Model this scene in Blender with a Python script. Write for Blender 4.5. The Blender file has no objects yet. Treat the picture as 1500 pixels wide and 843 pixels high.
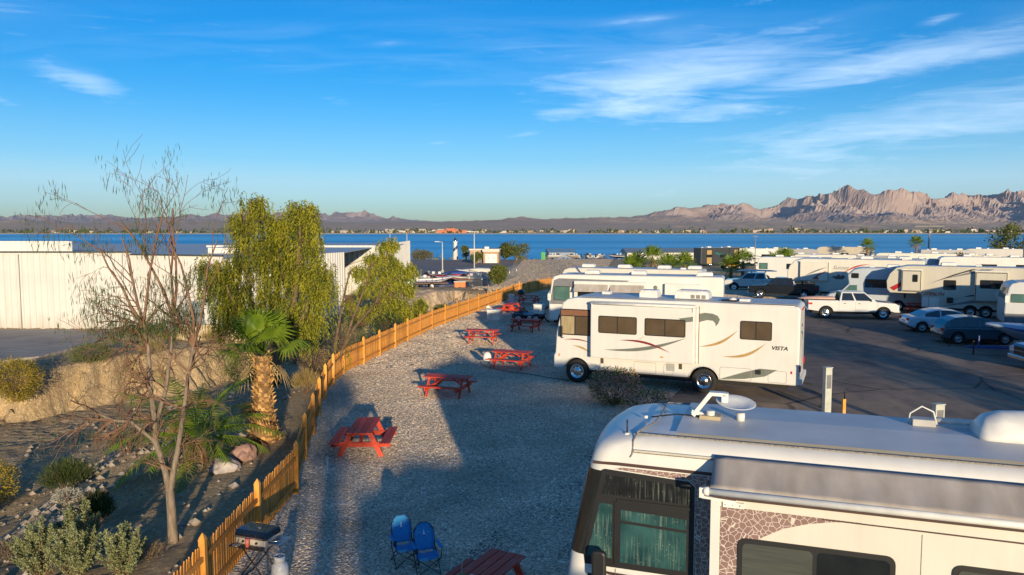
import bpy, bmesh, math, random
from mathutils import Vector, Matrix, Quaternion, noise
R = math.radians
sc = bpy.context.scene
col = sc.collection

# ------------------------------------------------------------------ camera
cam_d = bpy.data.cameras.new('camera')
cam = bpy.data.objects.new('camera', cam_d); col.objects.link(cam)
cam_d.sensor_width = 36.0
cam_d.lens = 27.6
cam_d.clip_end = 60000
cam.location = (0, 0, 6.7)
cam.rotation_euler = (R(90 - 4.648), 0, 0)
sc.camera = cam

# ------------------------------------------------------------------ sun and sky
SUN_EL = R(8.2)
SUN_H = Vector((-0.206, 0.979, 0)).normalized()          # the way the light travels
sun_d = bpy.data.lights.new('sun', 'SUN')
sun = bpy.data.objects.new('sun', sun_d); col.objects.link(sun)
sun_d.energy = 3.9
sun_d.angle = R(0.8)
sun_d.color = (1.0, 0.80, 0.52)
sun.rotation_euler = (SUN_H * math.cos(SUN_EL) - Vector((0, 0, math.sin(SUN_EL)))).to_track_quat('-Z', 'Y').to_euler()
sun.location = (20, -80, 40)

w = bpy.data.worlds.new('World'); sc.world = w; w.use_nodes = True
nt = w.node_tree; nt.nodes.clear()
def N(t, tree=None, **kw):
    n = (tree or nt).nodes.new(t)
    for k, v in kw.items():
        if k == 'inp':
            for kk, vv in v.items(): n.inputs[kk].default_value = vv
        else: setattr(n, k, v)
    return n
def Lk(a, b, tree=None): (tree or nt).links.new(a, b)
def math_node(op, a, b=None, tree=None, clamp=False):
    n = N('ShaderNodeMath', tree, operation=op); n.use_clamp = clamp
    for i, q in enumerate((a, b)):
        if q is None: continue
        if isinstance(q, (int, float)): n.inputs[i].default_value = q
        else: Lk(q, n.inputs[i], tree)
    return n.outputs[0]
sky = N('ShaderNodeTexSky', sky_type='NISHITA')
sky.sun_disc = False
sky.sun_elevation = SUN_EL
sky.sun_rotation = math.atan2(-SUN_H.x, -SUN_H.y)
sky.altitude = 200; sky.air_density = 1.0; sky.dust_density = 0.3; sky.ozone_density = 5.0
hsv = N('ShaderNodeHueSaturation', inp={'Saturation': 1.5, 'Value': 0.82, 'Hue': 0.502})
Lk(sky.outputs[0], hsv.inputs['Color'])
# cirrus: streaked noise over the whole dome, laid out on a flat layer far above (dir.xy / dir.z)
tc = N('ShaderNodeTexCoord'); sep = N('ShaderNodeSeparateXYZ'); Lk(tc.outputs['Generated'], sep.inputs[0])
zc = math_node('MAXIMUM', sep.outputs[2], 0.02)
zc = math_node('ADD', zc, 0.06)
cu = math_node('DIVIDE', sep.outputs[0], zc); cv = math_node('DIVIDE', sep.outputs[1], zc)
cmb = N('ShaderNodeCombineXYZ'); Lk(cu, cmb.inputs[0]); Lk(cv, cmb.inputs[1])
mp = N('ShaderNodeMapping'); Lk(cmb.outputs[0], mp.inputs[0])
mp.inputs['Rotation'].default_value = (0, 0, R(28)); mp.inputs['Scale'].default_value = (0.55, 1.5, 1)
mp.inputs['Location'].default_value = (3.1, 0.4, 0)
n1 = N('ShaderNodeTexNoise', inp={'Scale': 0.55, 'Detail': 3.0, 'Roughness': 0.5, 'Distortion': 0.3}); Lk(mp.outputs[0], n1.inputs['Vector'])
n2 = N('ShaderNodeTexNoise', inp={'Scale': 2.6, 'Detail': 8.0, 'Roughness': 0.62, 'Distortion': 0.9}); Lk(mp.outputs[0], n2.inputs['Vector'])
r1 = N('ShaderNodeMapRange', inp={'From Min': 0.42, 'From Max': 0.70}); Lk(n1.outputs[0], r1.inputs[0])
r2 = N('ShaderNodeMapRange', inp={'From Min': 0.36, 'From Max': 0.75}); Lk(n2.outputs[0], r2.inputs[0])
amount = math_node('MULTIPLY', r1.outputs[0], r2.outputs[0])
# four known cloud banks of this sky, as ellipses in azimuth / elevation (degrees), broken up by the same fine noise
az = N('ShaderNodeMath', operation='ARCTAN2'); Lk(sep.outputs[0], az.inputs[0]); Lk(sep.outputs[1], az.inputs[1])
azd = math_node('MULTIPLY', az.outputs[0], 57.2958)
eld = math_node('MULTIPLY', N('ShaderNodeMath', operation='ARCSINE').outputs[0], 57.2958)
asn = [n for n in nt.nodes if n.type == 'MATH' and n.operation == 'ARCSINE'][0]; Lk(sep.outputs[2], asn.inputs[0])
cmb2 = N('ShaderNodeCombineXYZ'); Lk(azd, cmb2.inputs[0]); Lk(eld, cmb2.inputs[1])
n3 = N('ShaderNodeTexNoise', inp={'Scale': 0.20, 'Detail': 9.0, 'Roughness': 0.62, 'Distortion': 0.5})
mp3 = N('ShaderNodeMapping'); Lk(cmb2.outputs[0], mp3.inputs[0]); mp3.inputs['Rotation'].default_value = (0, 0, R(-10)); mp3.inputs['Scale'].default_value = (0.45, 2.2, 1)
Lk(mp3.outputs[0], n3.inputs['Vector'])
warp = math_node('SUBTRACT', n3.outputs[0], 0.5)
BANKS = [  # azimuth, elevation, half width, half height, tilt, strength
    (12.0, 10.0, 10.5, 2.3, 4.0, 1.0), (22.5, 9.6, 12.0, 1.3, 10.0, 1.0), (4.0, 7.9, 4.2, 0.8, 12.0, 0.6), (31.0, 10.6, 4.0, 0.5, 2.0, 0.6),
    (26.0, 6.0, 17.0, 2.2, 6.0, 0.90), (18.0, 3.4, 22.0, 2.0, 3.0, 0.85), (35.0, 7.6, 7.0, 1.3, 4.0, 0.85), (36.5, 4.5, 9.0, 2.0, 2.0, 0.65), (-28.3, 9.0, 3.2, 0.75, -14.0, 0.7), (-33.2, 7.5, 1.9, 0.35, -14, 0.6),
    (8.6, 13.9, 3.2, 0.35, 4.0, 0.65), (19.5, 12.9, 4.5, 0.5, 6.0, 0.4), (28.0, 12.6, 1.2, 0.3, 6.0, 0.45), (-9.0, 12.4, 1.3, 0.20, 6.0, 0.6), (-5.0, 5.8, 1.8, 0.25, 3.0, 0.55), (1.0, 6.4, 2.0, 0.3, 8.0, 0.6),
    (-12.3, 8.4, 1.6, 0.5, 3.0, 0.32), (-32.5, 5.5, 1.5, 0.07, -10, 0.5), (-34.0, 12.0, 9.0, 3.0, -8, 0.22)]
acc = None
for a0, e0, hw, hh, tilt, st in BANKS:
    da = math_node('SUBTRACT', azd, a0); de = math_node('SUBTRACT', eld, e0)
    ct, s_ = math.cos(R(tilt)), math.sin(R(tilt))
    u = math_node('ADD', math_node('MULTIPLY', da, ct / hw), math_node('MULTIPLY', de, s_ / hw))
    v = math_node('ADD', math_node('MULTIPLY', da, -s_ / hh), math_node('MULTIPLY', de, ct / hh))
    v = math_node('ADD', v, math_node('MULTIPLY', warp, 2.2)); u = math_node('ADD', u, math_node('MULTIPLY', warp, 1.2))
    q = math_node('ADD', math_node('MULTIPLY', u, u), math_node('MULTIPLY', v, v))
    g = math_node('MULTIPLY', math_node('EXPONENT', math_node('MULTIPLY', q, -1.1)), st)
    acc = g if acc is None else math_node('MAXIMUM', acc, g)
# fibres: finer streaks break the banks up, so that their edges come from the noise and not from the ellipse
mp4 = N('ShaderNodeMapping'); Lk(cmb2.outputs[0], mp4.inputs[0]); mp4.inputs['Rotation'].default_value = (0, 0, R(-9)); mp4.inputs['Scale'].default_value = (0.30, 2.6, 1)
n4 = N('ShaderNodeTexNoise', inp={'Scale': 0.5, 'Detail': 8.0, 'Roughness': 0.66, 'Distortion': 1.2}); Lk(mp4.outputs[0], n4.inputs['Vector'])
mixn = math_node('ADD', math_node('MULTIPLY', n3.outputs[0], 0.55), math_node('MULTIPLY', n4.outputs[0], 0.45))
dens = math_node('ADD', mixn, math_node('MULTIPLY', acc, 0.42))
r3 = N('ShaderNodeMapRange', inp={'From Min': 0.58, 'From Max': 1.05, 'To Min': 0.0, 'To Max': 0.72}); Lk(dens, r3.inputs[0])
acc = math_node('MAXIMUM', r3.outputs[0], math_node('MULTIPLY', acc, 0.16))
amount = math_node('MULTIPLY', amount, 0.22)
amount = math_node('ADD', amount, acc, clamp=True)
# pale dusty air low over the whole horizon
low = math_node('EXPONENT', math_node('MULTIPLY', math_node('MULTIPLY', eld, eld), -1 / 36.0))
amount = math_node('MAXIMUM', amount, math_node('MULTIPLY', low, 0.52), clamp=True)
upm = N('ShaderNodeMapRange', inp={'From Min': 0.0, 'From Max': 0.05}); Lk(sep.outputs[2], upm.inputs[0])
amount = math_node('MULTIPLY', amount, upm.outputs[0], clamp=True)
mixc = N('ShaderNodeMix', data_type='RGBA'); Lk(amount, mixc.inputs[0]); Lk(hsv.outputs[0], mixc.inputs[6])
mixc.inputs[7].default_value = (3.9, 4.9, 6.0, 1)
bg = N('ShaderNodeBackground', inp={'Strength': 0.15}); Lk(mixc.outputs[2], bg.inputs['Color'])
wo = N('ShaderNodeOutputWorld'); Lk(bg.outputs[0], wo.inputs['Surface'])

# ------------------------------------------------------------------ exposure
sc.view_settings.view_transform = 'Standard'; sc.view_settings.look = 'None'
sc.view_settings.exposure = 0.62; sc.view_settings.gamma = 1.0
sc.render.engine = 'CYCLES'
sc.cycles.use_denoising = True
sc.cycles.max_bounces = 6; sc.cycles.transparent_max_bounces = 12; sc.cycles.volume_bounces = 0
sc.cycles.sample_clamp_indirect = 6

# ------------------------------------------------------------------ helpers
def tag(o, label=None, cat=None, group=None, kind=None):
    for k, v in (('label', label), ('category', cat), ('group', group), ('kind', kind)):
        if v: o[k] = v
    return o
def empty(name, loc=(0, 0, 0), rz=0, label=None, cat=None, group=None):
    o = bpy.data.objects.new(name, None); col.objects.link(o)
    o.empty_display_size = 0.2
    o.location = loc; o.rotation_euler = (0, 0, R(rz))
    return tag(o, label, cat, group)
def copy_tree(o, parent=None):
    c = o.copy(); col.objects.link(c); c.parent = parent
    for ch in o.children: copy_tree(ch, c)
    return c

MATS = {}
def mat(name, c=(.5, .5, .5), rough=.6, metal=0., var=.12, scale=4., bump=0., bscale=60., c2=None, spec=.5, coat=0., stretch=None, fn=None, detail=4., sub=0.):
    if name in MATS: return MATS[name]
    m = bpy.data.materials.new(name); m.use_nodes = True; t = m.node_tree; t.nodes.clear()
    out = t.nodes.new('ShaderNodeOutputMaterial'); b = t.nodes.new('ShaderNodeBsdfPrincipled')
    t.links.new(b.outputs[0], out.inputs['Surface'])
    b.inputs['Roughness'].default_value = rough; b.inputs['Metallic'].default_value = metal
    b.inputs['Specular IOR Level'].default_value = spec; b.inputs['Coat Weight'].default_value = coat
    tcn = t.nodes.new('ShaderNodeTexCoord'); mpn = t.nodes.new('ShaderNodeMapping')
    t.links.new(tcn.outputs['Object'], mpn.inputs[0])
    if stretch: mpn.inputs['Scale'].default_value = stretch
    nz = t.nodes.new('ShaderNodeTexNoise'); nz.inputs['Scale'].default_value = scale; nz.inputs['Detail'].default_value = detail
    t.links.new(mpn.outputs[0], nz.inputs['Vector'])
    mx = t.nodes.new('ShaderNodeMix'); mx.data_type = 'RGBA'
    if c2 is None: 
        lo = tuple(max(0, x * (1 - var)) for x in c); hi = tuple(x * (1 + var) for x in c)
    else: lo, hi = c, c2
    mx.inputs[6].default_value = (*lo, 1); mx.inputs[7].default_value = (*hi, 1)
    mr = t.nodes.new('ShaderNodeMapRange'); mr.inputs['From Min'].default_value = .32; mr.inputs['From Max'].default_value = .68
    t.links.new(nz.outputs[0], mr.inputs[0]); t.links.new(mr.outputs[0], mx.inputs[0])
    t.links.new(mx.outputs[2], b.inputs['Base Color'])
    if bump:
        n2_ = t.nodes.new('ShaderNodeTexNoise'); n2_.inputs['Scale'].default_value = bscale; n2_.inputs['Detail'].default_value = 3
        t.links.new(mpn.outputs[0], n2_.inputs['Vector'])
        bp = t.nodes.new('ShaderNodeBump'); bp.inputs['Strength'].default_value = min(1, bump); bp.inputs['Distance'].default_value = .02
        t.links.new(n2_.outputs[0], bp.inputs['Height']); t.links.new(bp.outputs[0], b.inputs['Normal'])
    if fn: fn(t, b, mpn, mx)
    MATS[name] = m
    return m

class MB:
    """collects shapes for ONE mesh object"""
    def __init__(s): s.v = []; s.f = []; s.mi = []; s.sm = []
    def add(s, vs, fs, mi=0, smooth=False):
        o = len(s.v); s.v += [tuple(q) for q in vs]
        for f in fs: s.f.append([o + i for i in f]); s.mi.append(mi); s.sm.append(smooth)
        return s
    def box(s, x0, x1, y0, y1, z0, z1, mi=0, M=None):
        vs = [Vector((x, y, z)) for x in (x0, x1) for y in (y0, y1) for z in (z0, z1)]
        if M is not None: vs = [M @ q for q in vs]
        return s.add(vs, [(0, 1, 3, 2), (4, 6, 7, 5), (0, 4, 5, 1), (2, 3, 7, 6), (0, 2, 6, 4), (1, 5, 7, 3)], mi)
    def beam(s, a, b, w_, h_, mi=0, up=(0, 0, 1)):
        a, b = Vector(a), Vector(b); d = (b - a); L = d.length; d.normalize()
        up = Vector(up)
        if abs(d.dot(up)) > .98: up = Vector((1, 0, 0))
        sx = d.cross(up).normalized(); uz = sx.cross(d)
        vs = [p + sx * (i * w_ / 2) + uz * (j * h_ / 2) for p in (a, b) for i in (-1, 1) for j in (-1, 1)]
        return s.add(vs, [(0, 1, 3, 2), (4, 6, 7, 5), (0, 4, 5, 1), (2, 3, 7, 6), (0, 2, 6, 4), (1, 5, 7, 3)], mi)
    def prism(s, pts, y0, y1, mi=0, axis='y', smooth=False):
        """polygon in (x,z) pushed along y (or (x,y) along z, or (y,z) along x)"""
        n = len(pts)
        f = {'y': lambda a, b, t: (a, t, b), 'z': lambda a, b, t: (a, b, t), 'x': lambda a, b, t: (t, a, b)}[axis]
        vs = [f(a, b, y0) for a, b in pts] + [f(a, b, y1) for a, b in pts]
        area = sum(pts[i][0] * pts[(i + 1) % n][1] - pts[(i + 1) % n][0] * pts[i][1] for i in range(n))
        fs = [list(range(n)), list(range(2 * n - 1, n - 1, -1))] + [(i, i + n, (i + 1) % n + n, (i + 1) % n) for i in range(n)]
        return s.add(vs, fs, mi, smooth)
    def tube(s, pts, rad, n=6, mi=0, cap=True, smooth=True):
        pts = [Vector(q) for q in pts]
        if not hasattr(rad, '__len__'): rad = [rad] * len(pts)
        d0 = (pts[1] - pts[0]).normalized(); ref = Vector((0, 0, 1)) if abs(d0.z) < .9 else Vector((1, 0, 0))
        x = d0.cross(ref).normalized(); vs = []
        for i, q in enumerate(pts):
            d = (pts[min(i + 1, len(pts) - 1)] - pts[max(i - 1, 0)]).normalized()
            x = (x - d * x.dot(d)).normalized(); y = d.cross(x)
            for k in range(n):
                a = 2 * math.pi * k / n
                vs.append(q + (x * math.cos(a) + y * math.sin(a)) * rad[i])
        fs = [(i * n + k, i * n + (k + 1) % n, (i + 1) * n + (k + 1) % n, (i + 1) * n + k) for i in range(len(pts) - 1) for k in range(n)]
        s.add(vs, fs, mi, smooth)
        if cap:
            o = len(s.v) - len(vs)
            s.f.append([o + k for k in range(n - 1, -1, -1)]); s.mi.append(mi); s.sm.append(False)
            e = o + (len(pts) - 1) * n
            s.f.append([e + k for k in range(n)]); s.mi.append(mi); s.sm.append(False)
        return s
    def lathe(s, prof, c=(0, 0, 0), n=16, mi=0, M=None, smooth=True):
        """prof: list of (radius, height) turned round z"""
        vs = []; 
        for r_, h_ in prof:
            for k in range(n):
                a = 2 * math.pi * k / n; vs.append(Vector((r_ * math.cos(a), r_ * math.sin(a), h_)))
        if M is not None: vs = [M @ q for q in vs]
        vs = [q + Vector(c) for q in vs]
        fs = [(i * n + k, i * n + (k + 1) % n, (i + 1) * n + (k + 1) % n, (i + 1) * n + k) for i in range(len(prof) - 1) for k in range(n)]
        fs += [list(range(n - 1, -1, -1)), [(len(prof) - 1) * n + k for k in range(n)]]
        return s.add(vs, fs, mi, smooth)
    def loft(s, rings, mi=0, smooth=True, caps=True):
        n = len(rings[0]); vs = [q for r_ in rings for q in r_]
        fs = [(i * n + k, i * n + (k + 1) % n, (i + 1) * n + (k + 1) % n, (i + 1) * n + k) for i in range(len(rings) - 1) for k in range(n)]
        s.add(vs, fs, mi, smooth)
        if caps:
            o = len(s.v) - len(vs)
            s.f.append([o + k for k in range(n - 1, -1, -1)]); s.mi.append(mi); s.sm.append(False)
            e = o + (len(rings) - 1) * n
            s.f.append([e + k for k in range(n)]); s.mi.append(mi); s.sm.append(False)
        return s
    def build(s, name, mats, parent=None, bevel=0., seg=2, loc=None, rot=None, fix=True):
        me = bpy.data.meshes.new(name); me.from_pydata(s.v, [], s.f)
        mats = mats if isinstance(mats, (list, tuple)) else [mats]
        for m in mats: me.materials.append(m)
        me.polygons.foreach_set('material_index', s.mi); me.polygons.foreach_set('use_smooth', s.sm)
        me.update()
        if fix:
            bm = bmesh.new(); bm.from_mesh(me); bmesh.ops.recalc_face_normals(bm, faces=bm.faces); bm.to_mesh(me); bm.free()
        o = bpy.data.objects.new(name, me); col.objects.link(o); o.parent = parent
        if loc is not None: o.location = loc
        if rot is not None: o.rotation_euler = rot
        if bevel:
            b = o.modifiers.new('bevel', 'BEVEL'); b.width = bevel; b.segments = seg; b.limit_method = 'ANGLE'; b.angle_limit = R(40); b.harden_normals = False
        return o
def rrect(x0, x1, z0, z1, r, n=4):
    pts = []
    for cx, cz, a0 in ((x1 - r, z1 - r, 0), (x0 + r, z1 - r, 90), (x0 + r, z0 + r, 180), (x1 - r, z0 + r, 270)):
        for k in range(n + 1):
            a = R(a0 + 90 * k / n); pts.append((cx + r * math.cos(a), cz + r * math.sin(a)))
    return pts
def smooth(a, b, x):
    t = min(1, max(0, (x - a) / (b - a))); return t * t * (3 - 2 * t)
def lerp(a, b, t): return a + (b - a) * t
def interp(tab, x):
    if x <= tab[0][0]: return tab[0][1]
    for (a, fa), (b, fb) in zip(tab, tab[1:]):
        if x <= b: return lerp(fa, fb, (x - a) / (b - a))
    return tab[-1][1]
def fbm(x, y, z=0., o=5, g=.5):
    a, t, s_ = 1., 0., 0.
    for _ in range(o):
        t += a * noise.noise(Vector((x, y, z))); s_ += a; a *= g; x *= 2.03; y *= 2.03; z += 11.3
    return t / s_
def ridged(x, y, z=0., o=6, g=.55):
    a, t, s_, w_ = 1., 0., 0., 1.
    for _ in range(o):
        n = 1 - abs(noise.noise(Vector((x, y, z)))) * 1.7; n = max(0, n); n *= n
        t += a * n * w_; s_ += a; w_ = min(1, max(.2, n * 1.4)); a *= g; x *= 2.1; y *= 2.1; z += 7.7
    return t / s_
# ------------------------------------------------------------------ terrain
FENCE = [(6.0, -5.35), (19.0, -5.35), (22.0, -5.9), (24.6, -6.32), (27.1, -6.75), (29.8, -7.18), (31.6, -7.4), (34.8, -7.5), (37.2, -7.05), (44.5, -5.95), (50, -5.0), (61, -2.3), (72.7, .6), (79, 3.2), (82, 5.6)]
def fence_x(y): return interp(FENCE, y)
CLIFF = [(-60, 35.0), (-32, 35.6), (-26, 36.8), (-23.5, 38.2), (-21, 43.0), (-18, 48), (-15, 54), (-12, 60), (-9, 70), (-6, 84)]
def ground_z(x, y, fine=True):
    z = interp([(-60, 0), (75, 0), (110, -1.2), (175, -2.4), (240, -4.2), (330, -9.), (470, -15.3), (560, -18), (700, -22)], y)
    # yard by the lake road, lower than the park
    m = smooth(86, 108, y) * (1 - smooth(190, 260, y)) * (1 - smooth(6, 16, x))
    z -= 1.1 * m
    xf = fence_x(y)
    u = xf - x
    if u > 0:
        k = 1 - smooth(66, 92, y)
        zn = (-.55 * smooth(.8, 5.5, u) - .55 * smooth(4, 7.5, u) - 1.7 * smooth(6.0, 10., u)) * k
        yc = interp(CLIFF, x)
        wd = 1.5 + 4.2 * smooth(-24, -16, x)
        jag = (2.6 * (ridged(x * .33, y * .05, 9., 3) - .45) + .9 * fbm(x * 1.05, y * .25, 3., 3) + .45 * fbm(x * 3.1, y * 1.1, 6., 3)) if fine else 0
        pl = smooth(yc - wd * .8 + jag, yc + jag * .5, y)
        z += lerp(zn, -.55 * k, pl) if y < 92 else zn
        # sand mound outside the fence
        if fine:
            amp = smooth(.5, 3, u) * (1 - smooth(88, 100, y))
            slope = pl * (1 - pl) * 4
            z += amp * (.10 * fbm(x * .5, y * .5, 1., 4) + .07 * fbm(x * 2.3, y * 2.3, 5., 3) + .10 * noise.noise(Vector((x * 9.1, y * 9.1, 2.))))
            z += amp * slope * (.30 * noise.cell(Vector((x * 3.3, y * 4.1, 1.))) + .25 * noise.noise(Vector((x * 6.3, y * 7.7, 3.))) + 2.3 * (ridged(x * .42, y * .12, 9., 5) - .45) + .55 * fbm(x * 1.6, y * 1.2, z * 1.2, 4))
            rid = math.exp(-((u - 6.6 - .6 * math.sin(y * .4)) / 1.0) ** 2) * smooth(14, 19, y) * (1 - smooth(30, 38, y))
            z += rid * (.22 + .20 * fbm(x * 3, y * 3, 2., 3))
    return z
def axis_lines(segs):
    out = []
    for a, b, st in segs:
        n = max(1, int(round((b - a) / st)))
        out += [a + (b - a) * i / n for i in range(n)]
    return out + [segs[-1][1]]
XS = axis_lines([(-420, -60, 30), (-60, -36, 1.5), (-36, -4.6, .2), (-4.6, 20, 3), (20, 60, 8), (60, 480, 35)])
YS = axis_lines([(-90, 2, 8), (2, 33, .24), (33, 52, .13), (52, 62, .24), (62, 100, .4), (100, 110, 2), (110, 260, 6), (260, 600, 14)])
nx = len(XS)
tv = [(x, y, ground_z(x, y, -40 < x < -4 and 0 < y < 100)) for y in YS for x in XS]
tf = [(j * nx + i, j * nx + i + 1, (j + 1) * nx + i + 1, (j + 1) * nx + i) for j in range(len(YS) - 1) for i in range(nx - 1)]

def desert_fn(t, b, mpn, mx):
    # coarse patches, small stones as voronoi chips
    vo = t.nodes.new('ShaderNodeTexVoronoi'); vo.inputs['Scale'].default_value = 7.; t.links.new(mpn.outputs[0], vo.inputs['Vector'])
    vr = t.nodes.new('ShaderNodeMapRange'); vr.inputs['From Min'].default_value = .0; vr.inputs['From Max'].default_value = .5; vr.inputs['To Min'].default_value = 1.25; vr.inputs['To Max'].default_value = .78
    t.links.new(vo.outputs['Distance'], vr.inputs[0])
    mu = t.nodes.new('ShaderNodeMix'); mu.data_type = 'RGBA'; mu.blend_type = 'MULTIPLY'; mu.inputs[0].default_value = 1
    t.links.new(mx.outputs[2], mu.inputs[6]); t.links.new(vr.outputs[0], mu.inputs[7]); t.links.new(mu.outputs[2], b.inputs['Base Color'])
    n3_ = t.nodes.new('ShaderNodeTexNoise'); n3_.inputs['Scale'].default_value = 3.5; n3_.inputs['Detail'].default_value = 9; n3_.inputs['Roughness'].default_value = .72
    t.links.new(mpn.outputs[0], n3_.inputs['Vector'])
    bp = t.nodes.new('ShaderNodeBump'); bp.inputs['Strength'].default_value = 1.; bp.inputs['Distance'].default_value = .22
    t.links.new(n3_.outputs[0], bp.inputs['Height']); t.links.new(bp.outputs[0], b.inputs['Normal'])
M_desert = mat('desert_soil', (.50, .36, .20), .95, var=.3, c2=(.66, .495, .295), scale=.35, spec=.1, fn=desert_fn, detail=8)
mb = MB(); mb.add(tv, tf, 0, True)
terrain = tag(mb.build('terrain', M_desert, fix=False), kind='structure', label='sandy desert ground with an eroded wash beside the camp')

# gravel of the pitches: a sheet above the terrain, bounded by the fence
def gravel_fn(t, b, mpn, mx):
    v1 = t.nodes.new('ShaderNodeTexVoronoi'); v1.inputs['Scale'].default_value = 26.; t.links.new(mpn.outputs[0], v1.inputs['Vector'])
    hs = t.nodes.new('ShaderNodeSeparateColor'); t.links.new(v1.outputs['Color'], hs.inputs[0])
    rp = t.nodes.new('ShaderNodeValToRGB'); el = rp.color_ramp.elements
    el[0].position = 0; el[0].color = (.26, .21, .16, 1); el[1].position = 1; el[1].color = (.92, .85, .74, 1)
    e = el.new(.35); e.color = (.48, .385, .28, 1); e = el.new(.8); e.color = (.60, .50, .38, 1); e = el.new(.93); e.color = (.70, .60, .47, 1)
    t.links.new(hs.outputs[0], rp.inputs[0])
    mu = t.nodes.new('ShaderNodeMix'); mu.data_type = 'RGBA'; mu.blend_type = 'MULTIPLY'; mu.inputs[0].default_value = 1
    t.links.new(rp.outputs[0], mu.inputs[6]); t.links.new(mx.outputs[2], mu.inputs[7])
    # worn places where the dirt shows between the stones
    wn = t.nodes.new('ShaderNodeTexNoise'); wn.inputs['Scale'].default_value = .33; wn.inputs['Detail'].default_value = 7; wn.inputs['Roughness'].default_value = .65; t.links.new(mpn.outputs[0], wn.inputs['Vector'])
    wr = t.nodes.new('ShaderNodeMapRange'); wr.inputs['From Min'].default_value = .56; wr.inputs['From Max'].default_value = .72; wr.inputs['To Max'].default_value = .6; t.links.new(wn.outputs[0], wr.inputs[0])
    wm = t.nodes.new('ShaderNodeMix'); wm.data_type = 'RGBA'; wm.inputs[7].default_value = (.40, .305, .21, 1); t.links.new(wr.outputs[0], wm.inputs[0]); t.links.new(mu.outputs[2], wm.inputs[6]); t.links.new(wm.outputs[2], b.inputs['Base Color'])
    v2 = t.nodes.new('ShaderNodeTexVoronoi'); v2.inputs['Scale'].default_value = 26.; t.links.new(mpn.outputs[0], v2.inputs['Vector'])
    bp = t.nodes.new('ShaderNodeBump'); bp.inputs['Strength'].default_value = .6; bp.inputs['Distance'].default_value = .03; bp.invert = True
    t.links.new(v2.outputs['Distance'], bp.inputs['Height']); t.links.new(bp.outputs[0], b.inputs['Normal'])
M_gravel = mat('gravel_ground', (.94, .91, .87), .9, c2=(1.38, 1.32, 1.25), scale=.42, spec=.15, fn=gravel_fn, detail=6)
rg = random.Random(17); mb = MB()
def stones(y0, y1, st, amp):
    # loose stones as a rough sheet: jittered grid, every vertex at its own height
    rows = int((y1 - y0) / st); ncol = int(max(max(5.2, 6.2 + .45 * (y - 30)) - fence_x(y) + .35 for y in (y0, (y0 + y1) / 2, y1)) / st)
    vs = []
    for j in range(rows + 1):
        y = y0 + (y1 - y0) * j / rows; xa = fence_x(y) - .35; xb = max(4.5 + .03 * y, 6.2 + .45 * (y - 30))
        for i in range(ncol + 1):
            x = xa + (xb - xa) * i / ncol; e = j in (0, rows) or i in (0, ncol)
            vs.append((x + (0 if e else rg.uniform(-.3, .3) * st), y + (0 if e else rg.uniform(-.3, .3) * st), .012 if e else .012 + amp * (rg.random() - .5) + .012 * noise.noise(Vector((x * .8, y * .8, 0)))))
    mb.add(vs, [(j * (ncol + 1) + i, j * (ncol + 1) + i + 1, (j + 1) * (ncol + 1) + i + 1, (j + 1) * (ncol + 1) + i) for j in range(rows) for i in range(ncol)])
stones(2, 10.5, .5, .02); stones(10.5, 21, .032, .024); stones(21, 36, .045, .035); stones(36, 80.4, .09, .062)
tag(mb.build('gravel', M_gravel, fix=False), kind='structure', label='grey gravel of the camping pitches')

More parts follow.
